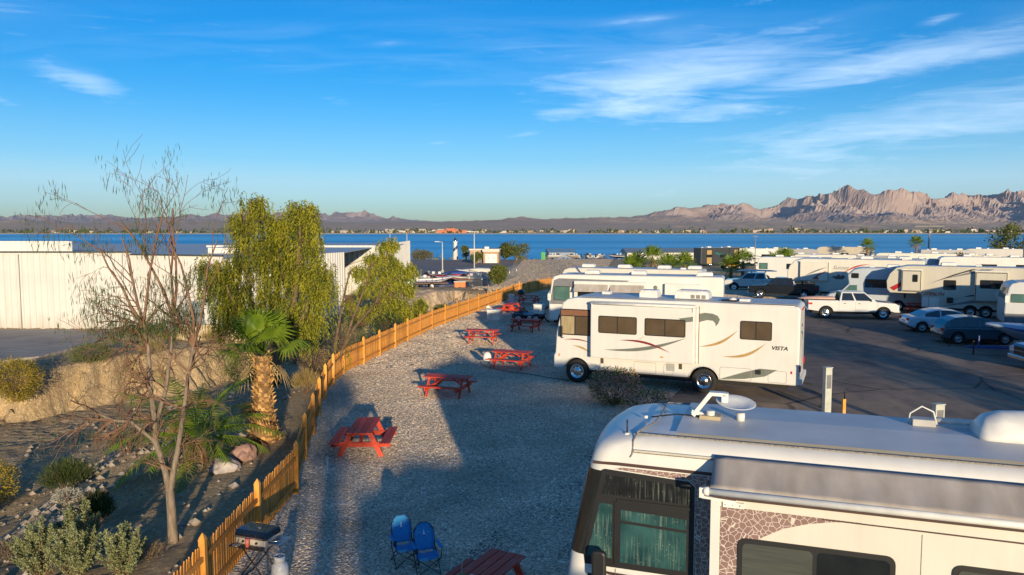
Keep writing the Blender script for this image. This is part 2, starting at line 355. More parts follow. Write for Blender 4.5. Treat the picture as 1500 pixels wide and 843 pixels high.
# road and pads: hard dark surface, worn and dusty
def road_fn(t, b, mpn, mx):
    n3_ = t.nodes.new('ShaderNodeTexNoise'); n3_.inputs['Scale'].default_value = .16; n3_.inputs['Detail'].default_value = 7; n3_.inputs['Roughness'].default_value = .62
    m2 = t.nodes.new('ShaderNodeMapping'); m2.inputs['Rotation'].default_value = (0, 0, R(-25)); m2.inputs['Scale'].default_value = (1.6, .55, 1)
    t.links.new(mpn.outputs[0], m2.inputs[0]); t.links.new(m2.outputs[0], n3_.inputs['Vector'])
    rp = t.nodes.new('ShaderNodeMapRange'); rp.inputs['From Min'].default_value = .47; rp.inputs['From Max'].default_value = .68
    t.links.new(n3_.outputs[0], rp.inputs[0])
    mu = t.nodes.new('ShaderNodeMix'); mu.data_type = 'RGBA'; t.links.new(rp.outputs[0], mu.inputs[0])
    t.links.new(mx.outputs[2], mu.inputs[6]); mu.inputs[7].default_value = (.38, .285, .20, 1)
    vo = t.nodes.new('ShaderNodeTexVoronoi'); vo.feature = 'DISTANCE_TO_EDGE'; vo.inputs['Scale'].default_value = .22
    nw = t.nodes.new('ShaderNodeTexNoise'); nw.inputs['Scale'].default_value = 1.1; nw.inputs['Detail'].default_value = 5; t.links.new(mpn.outputs[0], nw.inputs['Vector'])
    va = t.nodes.new('ShaderNodeMix'); va.data_type = 'VECTOR'; va.inputs[0].default_value = .22; t.links.new(mpn.outputs[0], va.inputs[4]); t.links.new(nw.outputs['Color'], va.inputs[5]); t.links.new(va.outputs[1], vo.inputs['Vector'])
    ck = t.nodes.new('ShaderNodeMapRange'); ck.inputs['From Min'].default_value = .004; ck.inputs['From Max'].default_value = .012; ck.inputs['To Min'].default_value = .45; t.links.new(vo.outputs['Distance'], ck.inputs[0])
    st = t.nodes.new('ShaderNodeTexNoise'); st.inputs['Scale'].default_value = .55; st.inputs['Detail'].default_value = 3; t.links.new(mpn.outputs[0], st.inputs['Vector'])
    sm = t.nodes.new('ShaderNodeMapRange'); sm.inputs['From Min'].default_value = .64; sm.inputs['From Max'].default_value = .72; sm.inputs['To Min'].default_value = 1; sm.inputs['To Max'].default_value = .62; t.links.new(st.outputs[0], sm.inputs[0])
    k1 = t.nodes.new('ShaderNodeMath'); k1.operation = 'MULTIPLY'; t.links.new(ck.outputs[0], k1.inputs[0]); t.links.new(sm.outputs[0], k1.inputs[1])
    m9 = t.nodes.new('ShaderNodeMix'); m9.data_type = 'RGBA'; m9.blend_type = 'MULTIPLY'; m9.inputs[0].default_value = 1; t.links.new(mu.outputs[2], m9.inputs[6]); t.links.new(k1.outputs[0], m9.inputs[7])
    t.links.new(m9.outputs[2], b.inputs['Base Color'])
    nb = t.nodes.new('ShaderNodeTexNoise'); nb.inputs['Scale'].default_value = 40; nb.inputs['Detail'].default_value = 4; t.links.new(mpn.outputs[0], nb.inputs['Vector'])
    bp = t.nodes.new('ShaderNodeBump'); bp.inputs['Strength'].default_value = .8; bp.inputs['Distance'].default_value = .02
    t.links.new(nb.outputs[0], bp.inputs['Height']); t.links.new(bp.outputs[0], b.inputs['Normal'])
M_road = mat('worn_asphalt', (.145, .118, .10), .92, c2=(.235, .185, .15), scale=1.2, spec=.2, fn=road_fn, detail=8)
ry = [-60 + 4 * i for i in range(0, 45)]
mb = MB(); pts = []
for y in ry:
    z = ground_z(40, y, False) + .006
    pts += [(-1.6 + .45 * max(-50, y - 14), y, z), (90 + .45 * max(0, y - 14), y, z)]
mb.add(pts, [(2 * i, 2 * i + 1, 2 * i + 3, 2 * i + 2) for i in range(len(ry) - 1)])
tag(mb.build('road', M_road, fix=False), kind='structure', label='worn dark road and parking pads of the camp')

# concrete driveway in front of the white building
def drive_fn(t, b, mpn, mx):
    wv = t.nodes.new('ShaderNodeTexWave'); wv.wave_type = 'RINGS'; wv.inputs['Scale'].default_value = .55; wv.inputs['Distortion'].default_value = 6; wv.inputs['Detail'].default_value = 3; wv.inputs['Detail Scale'].default_value = .6
    t.links.new(mpn.outputs[0], wv.inputs['Vector'])
    mr = t.nodes.new('ShaderNodeMapRange'); mr.inputs['To Min'].default_value = .72; mr.inputs['To Max'].default_value = 1.06; t.links.new(wv.outputs['Fac'], mr.inputs[0])
    mu = t.nodes.new('ShaderNodeMix'); mu.data_type = 'RGBA'; mu.blend_type = 'MULTIPLY'; mu.inputs[0].default_value = 1
    t.links.new(mx.outputs[2], mu.inputs[6]); t.links.new(mr.outputs[0], mu.inputs[7]); t.links.new(mu.outputs[2], b.inputs['Base Color'])
M_drive = mat('driveway_concrete', (.30, .27, .24), .85, c2=(.40, .37, .33), scale=.6, spec=.2, fn=drive_fn)
mb = MB()
edge = [(-62, 36.0), (-40, 36.6), (-33, 37.0), (-28.5, 38.5), (-25.6, 42), (-25.2, 47), (-26.5, 52.8), (-62, 52.8)]
mb.prism(edge, -.9, -.44, 0, 'z')
tag(mb.build('driveway', M_drive), kind='structure', label='curved concrete driveway in front of the white building')

# heap of pale sand outside the fence
rg = random.Random(23); mb = MB(); sx_, sy_, n_ = .32, .36, 52; vs = []
for j in range(n_ + 1):
    for i in range(n_ + 1):
        u, v = (i / n_ - .5) * 2, (j / n_ - .5) * 2; x, y = -8.6 + u * 6.6, 76.5 + v * 9.5
        h = .62 * math.exp(-(u / .50) ** 2 - (v / .52) ** 2) * (1 + .35 * fbm(x * .3, y * .3, 2., 3)) + .3 * math.exp(-((u + .55) / .3) ** 2 - ((v + .3) / .35) ** 2)
        x = min(x, fence_x(y) - .25)
        vs.append((x, y, ground_z(x, y) - .06 + h + .05 * (rg.random() - .5)))
mb.add(vs, [(j * (n_ + 1) + i, j * (n_ + 1) + i + 1, (j + 1) * (n_ + 1) + i + 1, (j + 1) * (n_ + 1) + i) for j in range(n_) for i in range(n_)], 0, False)
tag(mb.build('sand_mound', mat('pale_sand', (.46, .34, .22), .95, c2=(.56, .43, .29), scale=.6, bump=.6, bscale=6, spec=.1), fix=False), kind='structure', label='mound of pale sand outside the fence')

# lake
def water_fn(t, b, mpn, mx):
    n3_ = t.nodes.new('ShaderNodeTexNoise'); n3_.inputs['Scale'].default_value = .22; n3_.inputs['Detail'].default_value = 6; n3_.inputs['Roughness'].default_value = .6
    m2 = t.nodes.new('ShaderNodeMapping'); m2.inputs['Scale'].default_value = (.25, 1, 1); t.links.new(mpn.outputs[0], m2.inputs[0]); t.links.new(m2.outputs[0], n3_.inputs['Vector'])
    bp = t.nodes.new('ShaderNodeBump'); bp.inputs['Strength'].default_value = 1.; bp.inputs['Distance'].default_value = 1.1
    t.links.new(n3_.outputs[0], bp.inputs['Height']); t.links.new(bp.outputs[0], b.inputs['Normal'])
M_water = mat('lake_water', (.03, .41, .58), .40, metal=.85, c2=(.26, .70, .82), scale=.006, spec=.5, fn=water_fn, stretch=(.10, 1, 1))
mb = MB(); mb.add([(-4000, 300, -15), (4000, 300, -15), (4000, 2300, -15), (-4000, 2300, -15)], [(0, 1, 2, 3)])
tag(mb.build('lake', M_water, fix=False), kind='structure', label='blue lake between the camp and the desert hills')

# far shore, plain and hills (one sheet in polar rows so that the detail follows the distance)
SKY1 = [(-1.0, 3), (-.72, 4), (-.6, 10), (-.575, 6), (-.52, 3), (-.44, 2), (-.36, 4), (-.33, 4), (-.24, 3), (-.17, 3), (-.1, 4), (-.05, 7), (.0, 8), (.05, 8), (.09, 11), (.13, 13), (.2, 10), (.3, 6), (1., 6)]
HILLS = [  # angle (x/y), distance, half width (angle), half depth (m), height above plain in pixels of 1/1150
    (-.62, 3600, .035, 500, 10), (-.585, 3900, .02, 400, 6), (-.425, 3800, .022, 420, 11), (-.385, 4000, .03, 500, 7), (-.33, 3900, .03, 500, 8), (-.30, 3700, .015, 300, 9), (-.26, 4200, .04, 500, 4),
    (-.08, 4300, .025, 300, 3), (-.06, 4300, .008, 150, 4), (-.045, 4500, .006, 120, 4), (.02, 4800, .04, 700, 5), (.09, 5000, .05, 800, 7), (.15, 5600, .05, 800, 8), (.045, 4600, .03, 400, 3), (.2, 5400, .05, 700, 9)]
MTN = [(.10, 2), (.14, 8), (.175, 16), (.21, 26), (.235, 25), (.27, 33), (.292, 33), (.315, 24), (.34, 34), (.375, 48), (.405, 46), (.427, 56), (.45, 46), (.462, 42), (.48, 51), (.494, 52), (.52, 47), (.545, 43), (.575, 46), (.60, 43), (.626, 48), (.655, 46), (.70, 47), (.76, 40), (.85, 44), (1.0, 30), (1.25, 12)]
FAR = [(-1.1, 14), (-.66, 16), (-.60, 17), (-.55, 17), (-.48, 12), (-.44, 12), (-.40, 17), (-.365, 19), (-.34, 21), (-.31, 19), (-.29, 22), (-.27, 20), (-.255, 24), (-.235, 17), (-.225, 19), (-.205, 20), (-.187, 24), (-.17, 15), (-.15, 13), (-.13, 8), (-.10, 4), (1.1, 2)]
def far_z(a, d):
    zc = 6.7
    plain = lerp(-14.6, zc - d / 1150 * interp([(-1, -1), (-.5, 1), (-.2, 1), (0., 0), (.2, -2), (1., -4)], a) * -1, smooth(1640, 4200, d)) if d > 1640 else lerp(-18, -14.6, smooth(1560, 1645, d))
    x, y = a * d, d
    z = plain + (smooth(1680, 2400, d)) * (5 * fbm(x * .004, y * .004, 0, 4))
    z += 9 * smooth(1650, 1700, d) * max(0, fbm(x * .006, y * .006, 4, 3)) * (1.6 if a > .2 else .6)
    hsum = 0
    for ha, hd, hw, hp, hh in HILLS:
        q = ((a - ha) / hw) ** 2 + ((d - hd) / hp) ** 2
        if q < 7: hsum = max(hsum, hh * hd / 1150 * math.exp(-q * .9))
    z += hsum * .7 * (.55 + .6 * ridged(x * .0035, y * .0035, 3, 5))
    # brown hills filling the middle
    mid = smooth(3600, 5000, d) * (1 - smooth(5600, 6500, d)) * interp([(-.22, 0), (-.1, .3), (0, .8), (.1, 1), (.25, .9), (.5, .25)], a)
    z += mid * 34 * (.25 + ridged(x * .0016, y * .0016, 12, 6))
    if a > .08:
        dr = 7600 + 500 * math.sin(a * 23)
        t_ = (d - dr) / (1900 if d < dr else 1500)
        if abs(t_) < 1:
            hpk = interp(MTN, a) * dr / 1150
            prof = (1 - abs(t_)) ** 1.15
            sp = ridged(x * .00105 + .25 * fbm(x * .001, y * .001, 8, 2), y * .00055, 21., 6, .55)
            sp2 = ridged(x * .0034, y * .0018, 5., 6, .62)
            k = smooth(0, .75, 1 - abs(t_))
            body = prof * (.30 + .95 * sp) * (1 + .75 * (sp2 - .4))
            z += hpk * lerp(body, 1.0 + .30 * (sp2 - .5), smooth(.86, 1., 1 - abs(t_)))
    if d > 11000:
        t_ = (d - 14500) / 2600
        if abs(t_) < 1:
            z += .82 * interp(FAR, a) * 14500 / 1150 * (1 - abs(t_)) ** .8 * (.35 + .95 * ridged(x * .0019, y * .0012, 30., 5))
    return z
AS = axis_lines([(-1.05, -.72, .02), (-.72, .08, .0036), (.08, .72, .0022), (.72, 1.15, .02)])
DS = axis_lines([(1500, 1640, 70), (1640, 1720, 10), (1720, 3200, 70), (3200, 5600, 60), (5600, 7000, 45), (7000, 8600, 32), (8600, 9600, 120), (9600, 11500, 600), (11500, 17200, 220)])
na = len(AS)
fv = [(a * d, d, far_z(a, d)) for d in DS for a in AS]
ff = [(j * na + i, j * na + i + 1, (j + 1) * na + i + 1, (j + 1) * na + i) for j in range(len(DS) - 1) for i in range(na - 1)]
def far_fn(t, b, mpn, mx):
    # rock higher up, scrub on the plain (height above the lake)
    se = t.nodes.new('ShaderNodeSeparateXYZ'); t.links.new(mpn.outputs[0], se.inputs[0])
    nz = t.nodes.new('ShaderNodeTexNoise'); nz.inputs['Scale'].default_value = .012; nz.inputs['Detail'].default_value = 8; nz.inputs['Roughness'].default_value = .7
    t.links.new(mpn.outputs[0], nz.inputs['Vector'])
    ad = t.nodes.new('ShaderNodeMath'); ad.operation = 'MULTIPLY_ADD'; ad.inputs[1].default_value = 70; t.links.new(nz.outputs[0], ad.inputs[0]); t.links.new(se.outputs[2], ad.inputs[2])
    mr = t.nodes.new('ShaderNodeMapRange'); mr.inputs['From Min'].default_value = 32; mr.inputs['From Max'].default_value = 95; t.links.new(ad.outputs[0], mr.inputs[0])
    pl = t.nodes.new('ShaderNodeMix'); pl.data_type = 'RGBA'; pl.inputs[6].default_value = (.44, .36, .25, 1); pl.inputs[7].default_value = (.66, .46, .32, 1)
    m3 = t.nodes.new('ShaderNodeMapRange'); m3.inputs['From Min'].default_value = .38; m3.inputs['From Max'].default_value = .62; t.links.new(nz.outputs[0], m3.inputs[0]); t.links.new(m3.outputs[0], pl.inputs[0])
    mm = t.nodes.new('ShaderNodeMix'); mm.data_type = 'RGBA'; t.links.new(mr.outputs[0], mm.inputs[0]); t.links.new(pl.outputs[2], mm.inputs[6]); t.links.new(mx.outputs[2], mm.inputs[7])
    t.links.new(mm.outputs[2], b.inputs['Base Color'])
M_far = mat('desert_hills', (.34, .255, .225), .95, c2=(.47, .375, .33), scale=.004, spec=.05, fn=far_fn, detail=8)
mb = MB(); mb.add(fv, ff, 0, False)
tag(mb.build('far_hills', M_far, fix=False), kind='structure', label='far desert shore with brown hills and rugged mountains')

mb = MB(); bs = [-1.0 + .01 * k for k in range(201)]
mb.add([q for a in bs for q in ((a * 1636, 1636, -15.3), (a * 1650, 1650, -12.6 + .8 * fbm(a * 40, 1., 0., 3)), (a * 1668, 1668, -13.2))], [(3 * i + k, 3 * i + 3 + k, 3 * i + 4 + k, 3 * i + 1 + k) for i in range(200) for k in (0, 1)])
tag(mb.build('far_beach', mat('beach_sand', (.50, .43, .34), .95, spec=.05), fix=False), kind='structure', label='thin pale beach along the far shore')
# ------------------------------------------------------------------ wooden fence
rnd = random.Random(7)
def tint_fn(t, b, mpn, mx):
    # every board its own shade, with grey weathered patches
    oi = t.nodes.new('ShaderNodeObjectInfo'); mr = t.nodes.new('ShaderNodeMapRange'); mr.inputs['To Min'].default_value = .68; mr.inputs['To Max'].default_value = 1.18; t.links.new(oi.outputs['Random'], mr.inputs[0])
    mu = t.nodes.new('ShaderNodeMix'); mu.data_type = 'RGBA'; mu.blend_type = 'MULTIPLY'; mu.inputs[0].default_value = 1
    t.links.new(mx.outputs[2], mu.inputs[6]); t.links.new(mr.outputs[0], mu.inputs[7])
    va = t.nodes.new('ShaderNodeVectorMath'); va.operation = 'ADD'; t.links.new(mpn.outputs[0], va.inputs[0]); t.links.new(oi.outputs['Location'], va.inputs[1])
    nz = t.nodes.new('ShaderNodeTexNoise'); nz.inputs['Scale'].default_value = 2.4; nz.inputs['Detail'].default_value = 6; t.links.new(va.outputs[0], nz.inputs['Vector'])
    m2 = t.nodes.new('ShaderNodeMapRange'); m2.inputs['From Min'].default_value = .52; m2.inputs['From Max'].default_value = .74; m2.inputs['To Max'].default_value = .55; t.links.new(nz.outputs[0], m2.inputs[0])
    m3 = t.nodes.new('ShaderNodeMix'); m3.data_type = 'RGBA'; t.links.new(m2.outputs[0], m3.inputs[0]); t.links.new(mu.outputs[2], m3.inputs[6])
    hs = t.nodes.new('ShaderNodeHueSaturation'); hs.inputs['Saturation'].default_value = .62; hs.inputs['Value'].default_value = .85; t.links.new(mu.outputs[2], hs.inputs['Color']); t.links.new(hs.outputs[0], m3.inputs[7])
    t.links.new(m3.outputs[2], b.inputs['Base Color'])
M_fence = mat('stained_cedar', (.50, .195, .03), .7, c2=(.66, .30, .06), scale=3, stretch=(6, 6, 1.2), bump=.3, bscale=30, spec=.25, fn=tint_fn)
M_fence2 = mat('stained_cedar_post', (.58, .24, .035), .7, c2=(.72, .35, .07), scale=3, stretch=(6, 6, 1.2), bump=.3, bscale=30, spec=.25, fn=tint_fn)
fence = empty('picket_fence', (0, 0, 0), 0, 'orange stained wooden picket fence running along the edge of the gravel', 'fence')
def fence_path(d_step):
    """points along the fence at even distance: (x, y, tangent)"""
    out = []; carry = 0.
    pl = [(x, y) for y, x in FENCE]
    for (x0, y0), (x1, y1) in zip(pl, pl[1:]):
        L = math.hypot(x1 - x0, y1 - y0); t = carry
        while t < L:
            out.append((x0 + (x1 - x0) * t / L, y0 + (y1 - y0) * t / L, math.atan2(y1 - y0, x1 - x0))); t += d_step
        carry = t - L
    return out
mb = MB(); mb.prism([(-.036, .06), (.036, .06), (.036, 1.06), (0, 1.15), (-.036, 1.06)], -.01, .01)
proto = mb.build('picket', M_fence, fence)
pick = fence_path(.118); first = True
rest = MB(); cnt = 0
for x, y, a in pick:
    nx_, ny_ = -math.sin(a), math.cos(a)            # towards the wash
    px_, py_ = x + nx_ * .045, y + ny_ * .045
    h = rnd.uniform(-.02, .02); tl = R(rnd.uniform(-1.6, 1.6))
    if y < 9.5: continue
    if cnt < 298:
        o = proto if first else proto.copy()
        if not first: col.objects.link(o); o.parent = fence
        first = False; cnt += 1
        o.location = (px_, py_, h); o.rotation_euler = (0, tl, a)
    else:
        Mx = Matrix.Translation((px_, py_, h)) @ Matrix.Rotation(a, 4, 'Z') @ Matrix.Rotation(tl, 4, 'Y')
        q = [(-.036, .06), (.036, .06), (.036, 1.06), (0, 1.15), (-.036, 1.06)]
        vs = [Mx @ Vector((u, t, v)) for t in (-.01, .01) for u, v in q]
        rest.add(vs, [(4, 3, 2, 1, 0), (5, 6, 7, 8, 9)] + [(i, (i + 1) % 5, (i + 1) % 5 + 5, i + 5) for i in range(5)])
tag(rest.build('far_pickets', M_fence, fence), kind='stuff')
posts_y = [10.3, 13.2, 16.1, 19.05, 21.9, 24.55, 27.1, 29.8, 32.2, 34.6, 37.1, 39.5, 42.1, 44.5, 47, 49.6, 52.2, 54.8, 57.4, 60, 62.6, 65.2, 67.8, 70.4, 72.9, 75.3, 77.6, 79.6, 81.8]
mb = MB(); mb.box(-.055, .055, -.055, .055, 0, 1.24)
mb.add([(-.062, -.062, 1.24), (.062, -.062, 1.24), (.062, .062, 1.24), (-.062, .062, 1.24), (-.045, -.045, 1.29), (.045, -.045, 1.29), (.045, .045, 1.29), (-.045, .045, 1.29), (0, 0, 1.37)],
       [(0, 1, 5, 4), (1, 2, 6, 5), (2, 3, 7, 6), (3, 0, 4, 7), (4, 5, 8), (5, 6, 8), (6, 7, 8), (7, 4, 8), (3, 2, 1, 0)])
pp = mb.build('post', M_fence2, fence)
for i, y in enumerate(posts_y):
    o = pp if i == 0 else pp.copy()
    if i: col.objects.link(o); o.parent = fence
    y2 = y + .1; a = math.atan2(.2, fence_x(y + .1) - fence_x(y - .1))
    o.location = (fence_x(y), y, 0); o.rotation_euler = (R(rnd.uniform(-.8, .8)), R(rnd.uniform(-.8, .8)), a)
for y0, y1 in zip(posts_y, posts_y[1:]):
    for z in (.28, .92):
        mb = MB(); a = Vector((fence_x(y0), y0, z)); b = Vector((fence_x(y1), y1, z)); d = (b - a).normalized()
        mb.beam(a + d * .057, b - d * .057, .04, .09)
        mb.build('rail', M_fence, fence)

# ------------------------------------------------------------------ picnic tables
M_red = mat('red_painted_wood', (.50, .045, .022), .6, c2=(.62, .072, .03), scale=5, stretch=(1, 8, 8), bump=.2, bscale=40, spec=.3, fn=tint_fn)
def make_table():
    root = empty('picnic_table')
    def plank(y, z, w_, L, th=.038):
        mb = MB(); mb.box(-L / 2, L / 2, y - w_ / 2, y + w_ / 2, z - th, z)
        return mb
    for k in range(4):
        y = (k - 1.5) * .18
        plank(y, .75, .164, 1.86).build('top_plank', M_red, root, bevel=.006, seg=1)
    for s_ in (-1, 1):
        for k in range(2):
            plank(s_ * (.66 + k * .145), .45, .132, 1.86).build('bench_plank', M_red, root, bevel=.006, seg=1)
    for sx in (-1, 1):
        x = sx * .66
        for sy in (-1, 1):
            mb = MB(); mb.beam((x + .021 * sx, sy * .26, .712), (x + .021 * sx, sy * .60, .0), .04, .14, up=(0, 1, 0)); mb.build('leg', M_red, root)
        mb = MB(); mb.beam((x - .02 * sx, -.86, .34), (x - .02 * sx, .86, .34), .04, .14); mb.build('seat_beam', M_red, root)
        mb = MB(); mb.beam((x - .02 * sx, -.34, .665), (x - .02 * sx, .34, .665), .04, .09); mb.build('top_cleat', M_red, root)
        mb = MB(); mb.beam((x - .05 * sx, 0, .37), (sx * .12, 0, .70), .09, .04); mb.build('brace', M_red, root)
        for sy in (-1, 1):
            mb = MB(); mb.box(x - .04 * sx - .02, x - .04 * sx + .02, sy * .73 - .14, sy * .73 + .14, .408, .412); mb.build('shim', M_red, root)
    return root
tables = [((-.50, 13.0), 62, 'red picnic table with a potted succulent, nearest to the camera at the picture edge'),
          ((-4.38, 22.85), 91, 'sunlit red picnic table beside the fence, standing end-on behind the blue chairs'),
          ((-2.50, 30.35), -17, 'red picnic table with its left end in the sun, nearer than the white dome antenna'),
          ((0.0, 36.35), -22, 'red picnic table just right of the white dome antenna'),
          ((-1.65, 43.8), -9, 'red picnic table alone in the sun near the fence, its shadow falling left'),
          ((.85, 48.6), -24, 'red picnic table in the shade between the vista motorhome and the small utility trailer'),
          ((-.05, 58.3), 70, 'bright red picnic table behind the small utility trailer'),
          ((1.4, 65.0), -20, 'farthest dark red picnic table, by the kettle grill near the fence')]
tproto = make_table()
for i, ((x, y), rz, lab) in enumerate(tables):
    o = tproto if i == 0 else copy_tree(tproto)
    o.location = (x, y, .014); o.rotation_euler = (0, 0, R(rz))
    tag(o, lab, 'picnic table', 'red picnic tables on the gravel')

# small things on the nearest table
M_leafy = mat('succulent_green', (.12, .17, .05), .6, c2=(.28, .30, .12), scale=30)
M_whitec = mat('white_ceramic', (.75, .73, .70), .35)
t = empty('succulent_pot', (-.83, 12.62, .766), 0, 'small succulent in a pale pot on the nearest red picnic table', 'plant')
mb = MB(); mb.lathe([(.05, 0), (.065, .08), (.06, .08), (.055, .07)], n=14); mb.build('pot', mat('pot_clay', (.45, .40, .30), .7), t)
mb = MB()
for k in range(26):
    a = k * 2.4; r_ = .02 + .0025 * k; tip = Vector((math.cos(a) * r_ * 1.5, math.sin(a) * r_ * 1.5, .14 - .0018 * k)); ba = Vector((math.cos(a) * .012, math.sin(a) * .012, .075))
    mb.tube([ba, (ba + tip) / 2 + Vector((0, 0, .01)), tip], [.012, .014, .002], 5)
mb.build('leaves', M_leafy, t)
t = empty('white_mug', (-.67, 12.66, .766), 20, 'white mug beside the succulent on the nearest table', 'mug')
mb = MB(); mb.lathe([(.036, 0), (.04, .09), (.036, .09), (.032, .01)], n=16); mb.build('cup', M_whitec, t)
mb = MB(); mb.tube([(.038, 0, .07), (.062, 0, .065), (.066, 0, .045), (.038, 0, .025)], .006, 5); mb.build('handle', M_whitec, t)
tag(MB().tube([(-.86, 12.80, .766), (-.83, 12.84, 1.10)], .006, 5).build('stick', mat('pale_stick', (.5, .45, .4), .6)), 'thin pale stick standing on the nearest table', 'stick')

# ------------------------------------------------------------------ blue folding chairs
M_bluef = mat('blue_canvas', (.018, .21, .50), .75, c2=(.025, .27, .58), scale=10, bump=.15, bscale=120)
M_lblue = mat('light_blue_print', (.10, .42, .66), .75); M_dnavy = mat('navy_piping', (.01, .02, .06), .6); M_blackm = mat('black_steel', (.012, .012, .014), .45, metal=.0)
def make_chair():
    root = empty('folding_chair')
    def sheet(grid, name, m, th=.008, parent=root):
        nu, nv = len(grid), len(grid[0]); mb = MB()
        mb.add([q for r_ in grid for q in r_], [(i * nv + j, i * nv + j + 1, (i + 1) * nv + j + 1, (i + 1) * nv + j) for i in range(nu - 1) for j in range(nv - 1)], 0, True)
        o = mb.build(name, m, parent); so = o.modifiers.new('t', 'SOLIDIFY'); so.thickness = th; so.offset = 0
        return o
    # seat: front at -y
    sheet([[(x, y, .40 - .05 * (1 - (x / .24) ** 2) + .03 * (-y)) for x in (-.24, -.12, 0, .12, .24)] for y in (-.24, -.1, .05, .2)], 'seat', M_bluef)
    bg_ = []
    for k in range(9):
        t_ = k / 8; z = .40 + .58 * t_; y = .2 + .18 * t_
        wd = .20 if t_ < .55 else .20 * math.sqrt(max(0.02, 1 - ((t_ - .55) / .47) ** 2))
        wd += .03 * math.sin(min(1, t_ / .55) * math.pi * .5)
        bg_.append([(u * wd, y + .02 * (1 - u * u), z) for u in (-1, -.5, 0, .5, 1)])
    back = sheet(bg_, 'backrest', M_bluef)
    out = [q[0] for q in bg_] + [q[-1] for q in reversed(bg_)]
    MB().tube(out, .009, 5).build('piping', M_dnavy, back)
    def onback(pts, name, m, off=.006):
        # small printed shapes: (u,z) on the front of the backrest
        mb = MB(); f = lambda u, z: (u, .2 + .18 * (z - .40) / .58 + .02 * (1 - (u / .2) ** 2) - off - .004, z)
        vs = [f(u, z) for u, z in pts] + [(q[0], q[1] - .003, q[2]) for q in [f(u, z) for u, z in pts]]
        n = len(pts); mb.add(vs, [list(range(n)), list(range(2 * n - 1, n - 1, -1))] + [(i, (i + 1) % n, (i + 1) % n + n, i + n) for i in range(n)])
        mb.build(name, m, back)
    pw = mat('pale_print', (.62, .70, .78), .7)
    onback([(-.028, .72), (.028, .72), (0, .84)], 'beak', pw)
    onback([(-.02, .715), (.02, .715), (0, .685)], 'mouth', M_dnavy)
    for sx in (-1, 1):
        for dx in (.07, .115): onback([(sx * dx - .012, .76), (sx * dx + .012, .76), (sx * dx + .01, .79), (sx * dx - .01, .79)], 'eye', M_lblue)
        onback([(sx * .17 - .02, .85), (sx * .17 + .01, .85), (sx * .17, .88), (sx * .17 - .02, .875)], 'ear_mark', M_dnavy)
    seatp = MB(); seatp.box(-.2, -.02, -.262, -.252, .36, .42); seatp.build('front_pocket', M_lblue, root)
    for sx in (-1, 1):
        sheet([[(sx * .28 + d, y, .60 + .02 * (y < -.2)) for d in (-.04, .04)] for y in (-.27, -.1, .1, .25)], 'armrest', M_bluef, .012)
        # X legs at the side, front and back
        MB().tube([(sx * .26, -.25, .01), (sx * .26, .25, .42)], .010, 6).build('leg', M_blackm, root)
        MB().tube([(sx * .27, .25, .01), (sx * .27, -.25, .42)], .010, 6).build('leg', M_blackm, root)
        MB().tube([(sx * .26, -.25, .01), (-sx * .26, -.255, .40)], .009, 6).build('leg', M_blackm, root)
        MB().tube([(sx * .26, .25, .01), (-sx * .26, .255, .40)], .009, 6).build('leg', M_blackm, root)
        MB().tube([(sx * .27, -.25, .40), (sx * .28, -.26, .60)], .009, 6).build('arm_post', M_blackm, root)
        MB().tube([(sx * .25, .24, .30), (sx * .22, .36, .86)], .010, 6).build('back_post', M_blackm, root)
        for sy in (-1, 1): MB().lathe([(.02, 0), (.018, .025)], (sx * .262, sy * .25, 0), 8).build('foot', M_blackm, root)
    MB().lathe([(.035, 0), (.045, .10), (.04, .10)], (-.28, -.24, .53), 10).build('cup_holder', M_dnavy, root)
    return root
cproto = make_chair()
c2_ = copy_tree(cproto)
for o, x, y, rz, lab in ((cproto, -2.12, 15.05, 22, 'blue folding camp chair with a printed face, the left and rear one of the pair'), (c2_, -1.64, 14.66, 18, 'blue folding camp chair with a printed face, the right and front one of the pair')):
    o.location = (x, y, .012); o.scale = (.87, .87, .87); o.rotation_euler = (0, 0, R(rz)); tag(o, lab, 'folding chair', 'pair of blue camp chairs on the gravel')

# ------------------------------------------------------------------ gas grill at the fence
g = empty('gas_grill', (-4.78, 14.35, .012), -20, 'black portable gas grill on a folding stand beside the fence', 'grill')
M_lid = mat('black_enamel', (.008, .012, .02), .18, spec=.6, coat=.6); M_steel = mat('brushed_steel', (.55, .54, .52), .3, metal=.9); M_cream = mat('cream_enamel', (.55, .50, .40), .4)
mb = MB(); mb.prism([(-.24, .86), (.24, .86), (.24, .94), (.20, 1.0), (-.20, 1.0), (-.24, .94)], -.34, .34, 0, 'x'); lid = mb.build('lid', M_lid, g, bevel=.02)
MB().box(-.30, .30, -.262, -.245, .875, .905).build('lid_handle', M_steel, lid)
MB().lathe([(.035, 0), (.035, .005)], (.05, -.02, 1.0), 12).build('thermometer', M_steel, lid)
MB().box(-.33, .33, -.23, .23, .74, .855).build('firebox', M_cream, g, bevel=.015)
MB().box(-.36, .36, -.40, -.255, .735, .75).build('front_shelf', mat('black_plastic', (.02, .02, .022), .5), g, bevel=.006)
MB().box(.36, .62, -.2, .2, .80, .82).build('side_shelf', M_steel, g, bevel=.006)
MB().tube([(.36, -.2, .86), (.52, -.22, .88), (.62, -.1, .86), (.62, .15, .86)], .012, 6).build('side_rail', M_steel, g)
for sy in (-1, 1):
    MB().tube([(-.32, sy * .2, .02), (.28, sy * .2, .74)], .014, 6).build('leg', M_blackm, g)
    MB().tube([(.34, sy * .2, .02), (-.28, sy * .2, .74)], .014, 6).build('leg', M_blackm, g)
MB().tube([(.34, -.2, .02), (.34, .2, .02)], .014, 6).build('foot_bar', M_blackm, g)
MB().tube([(-.32, -.2, .02), (-.32, .2, .02)], .014, 6).build('foot_bar', M_blackm, g)
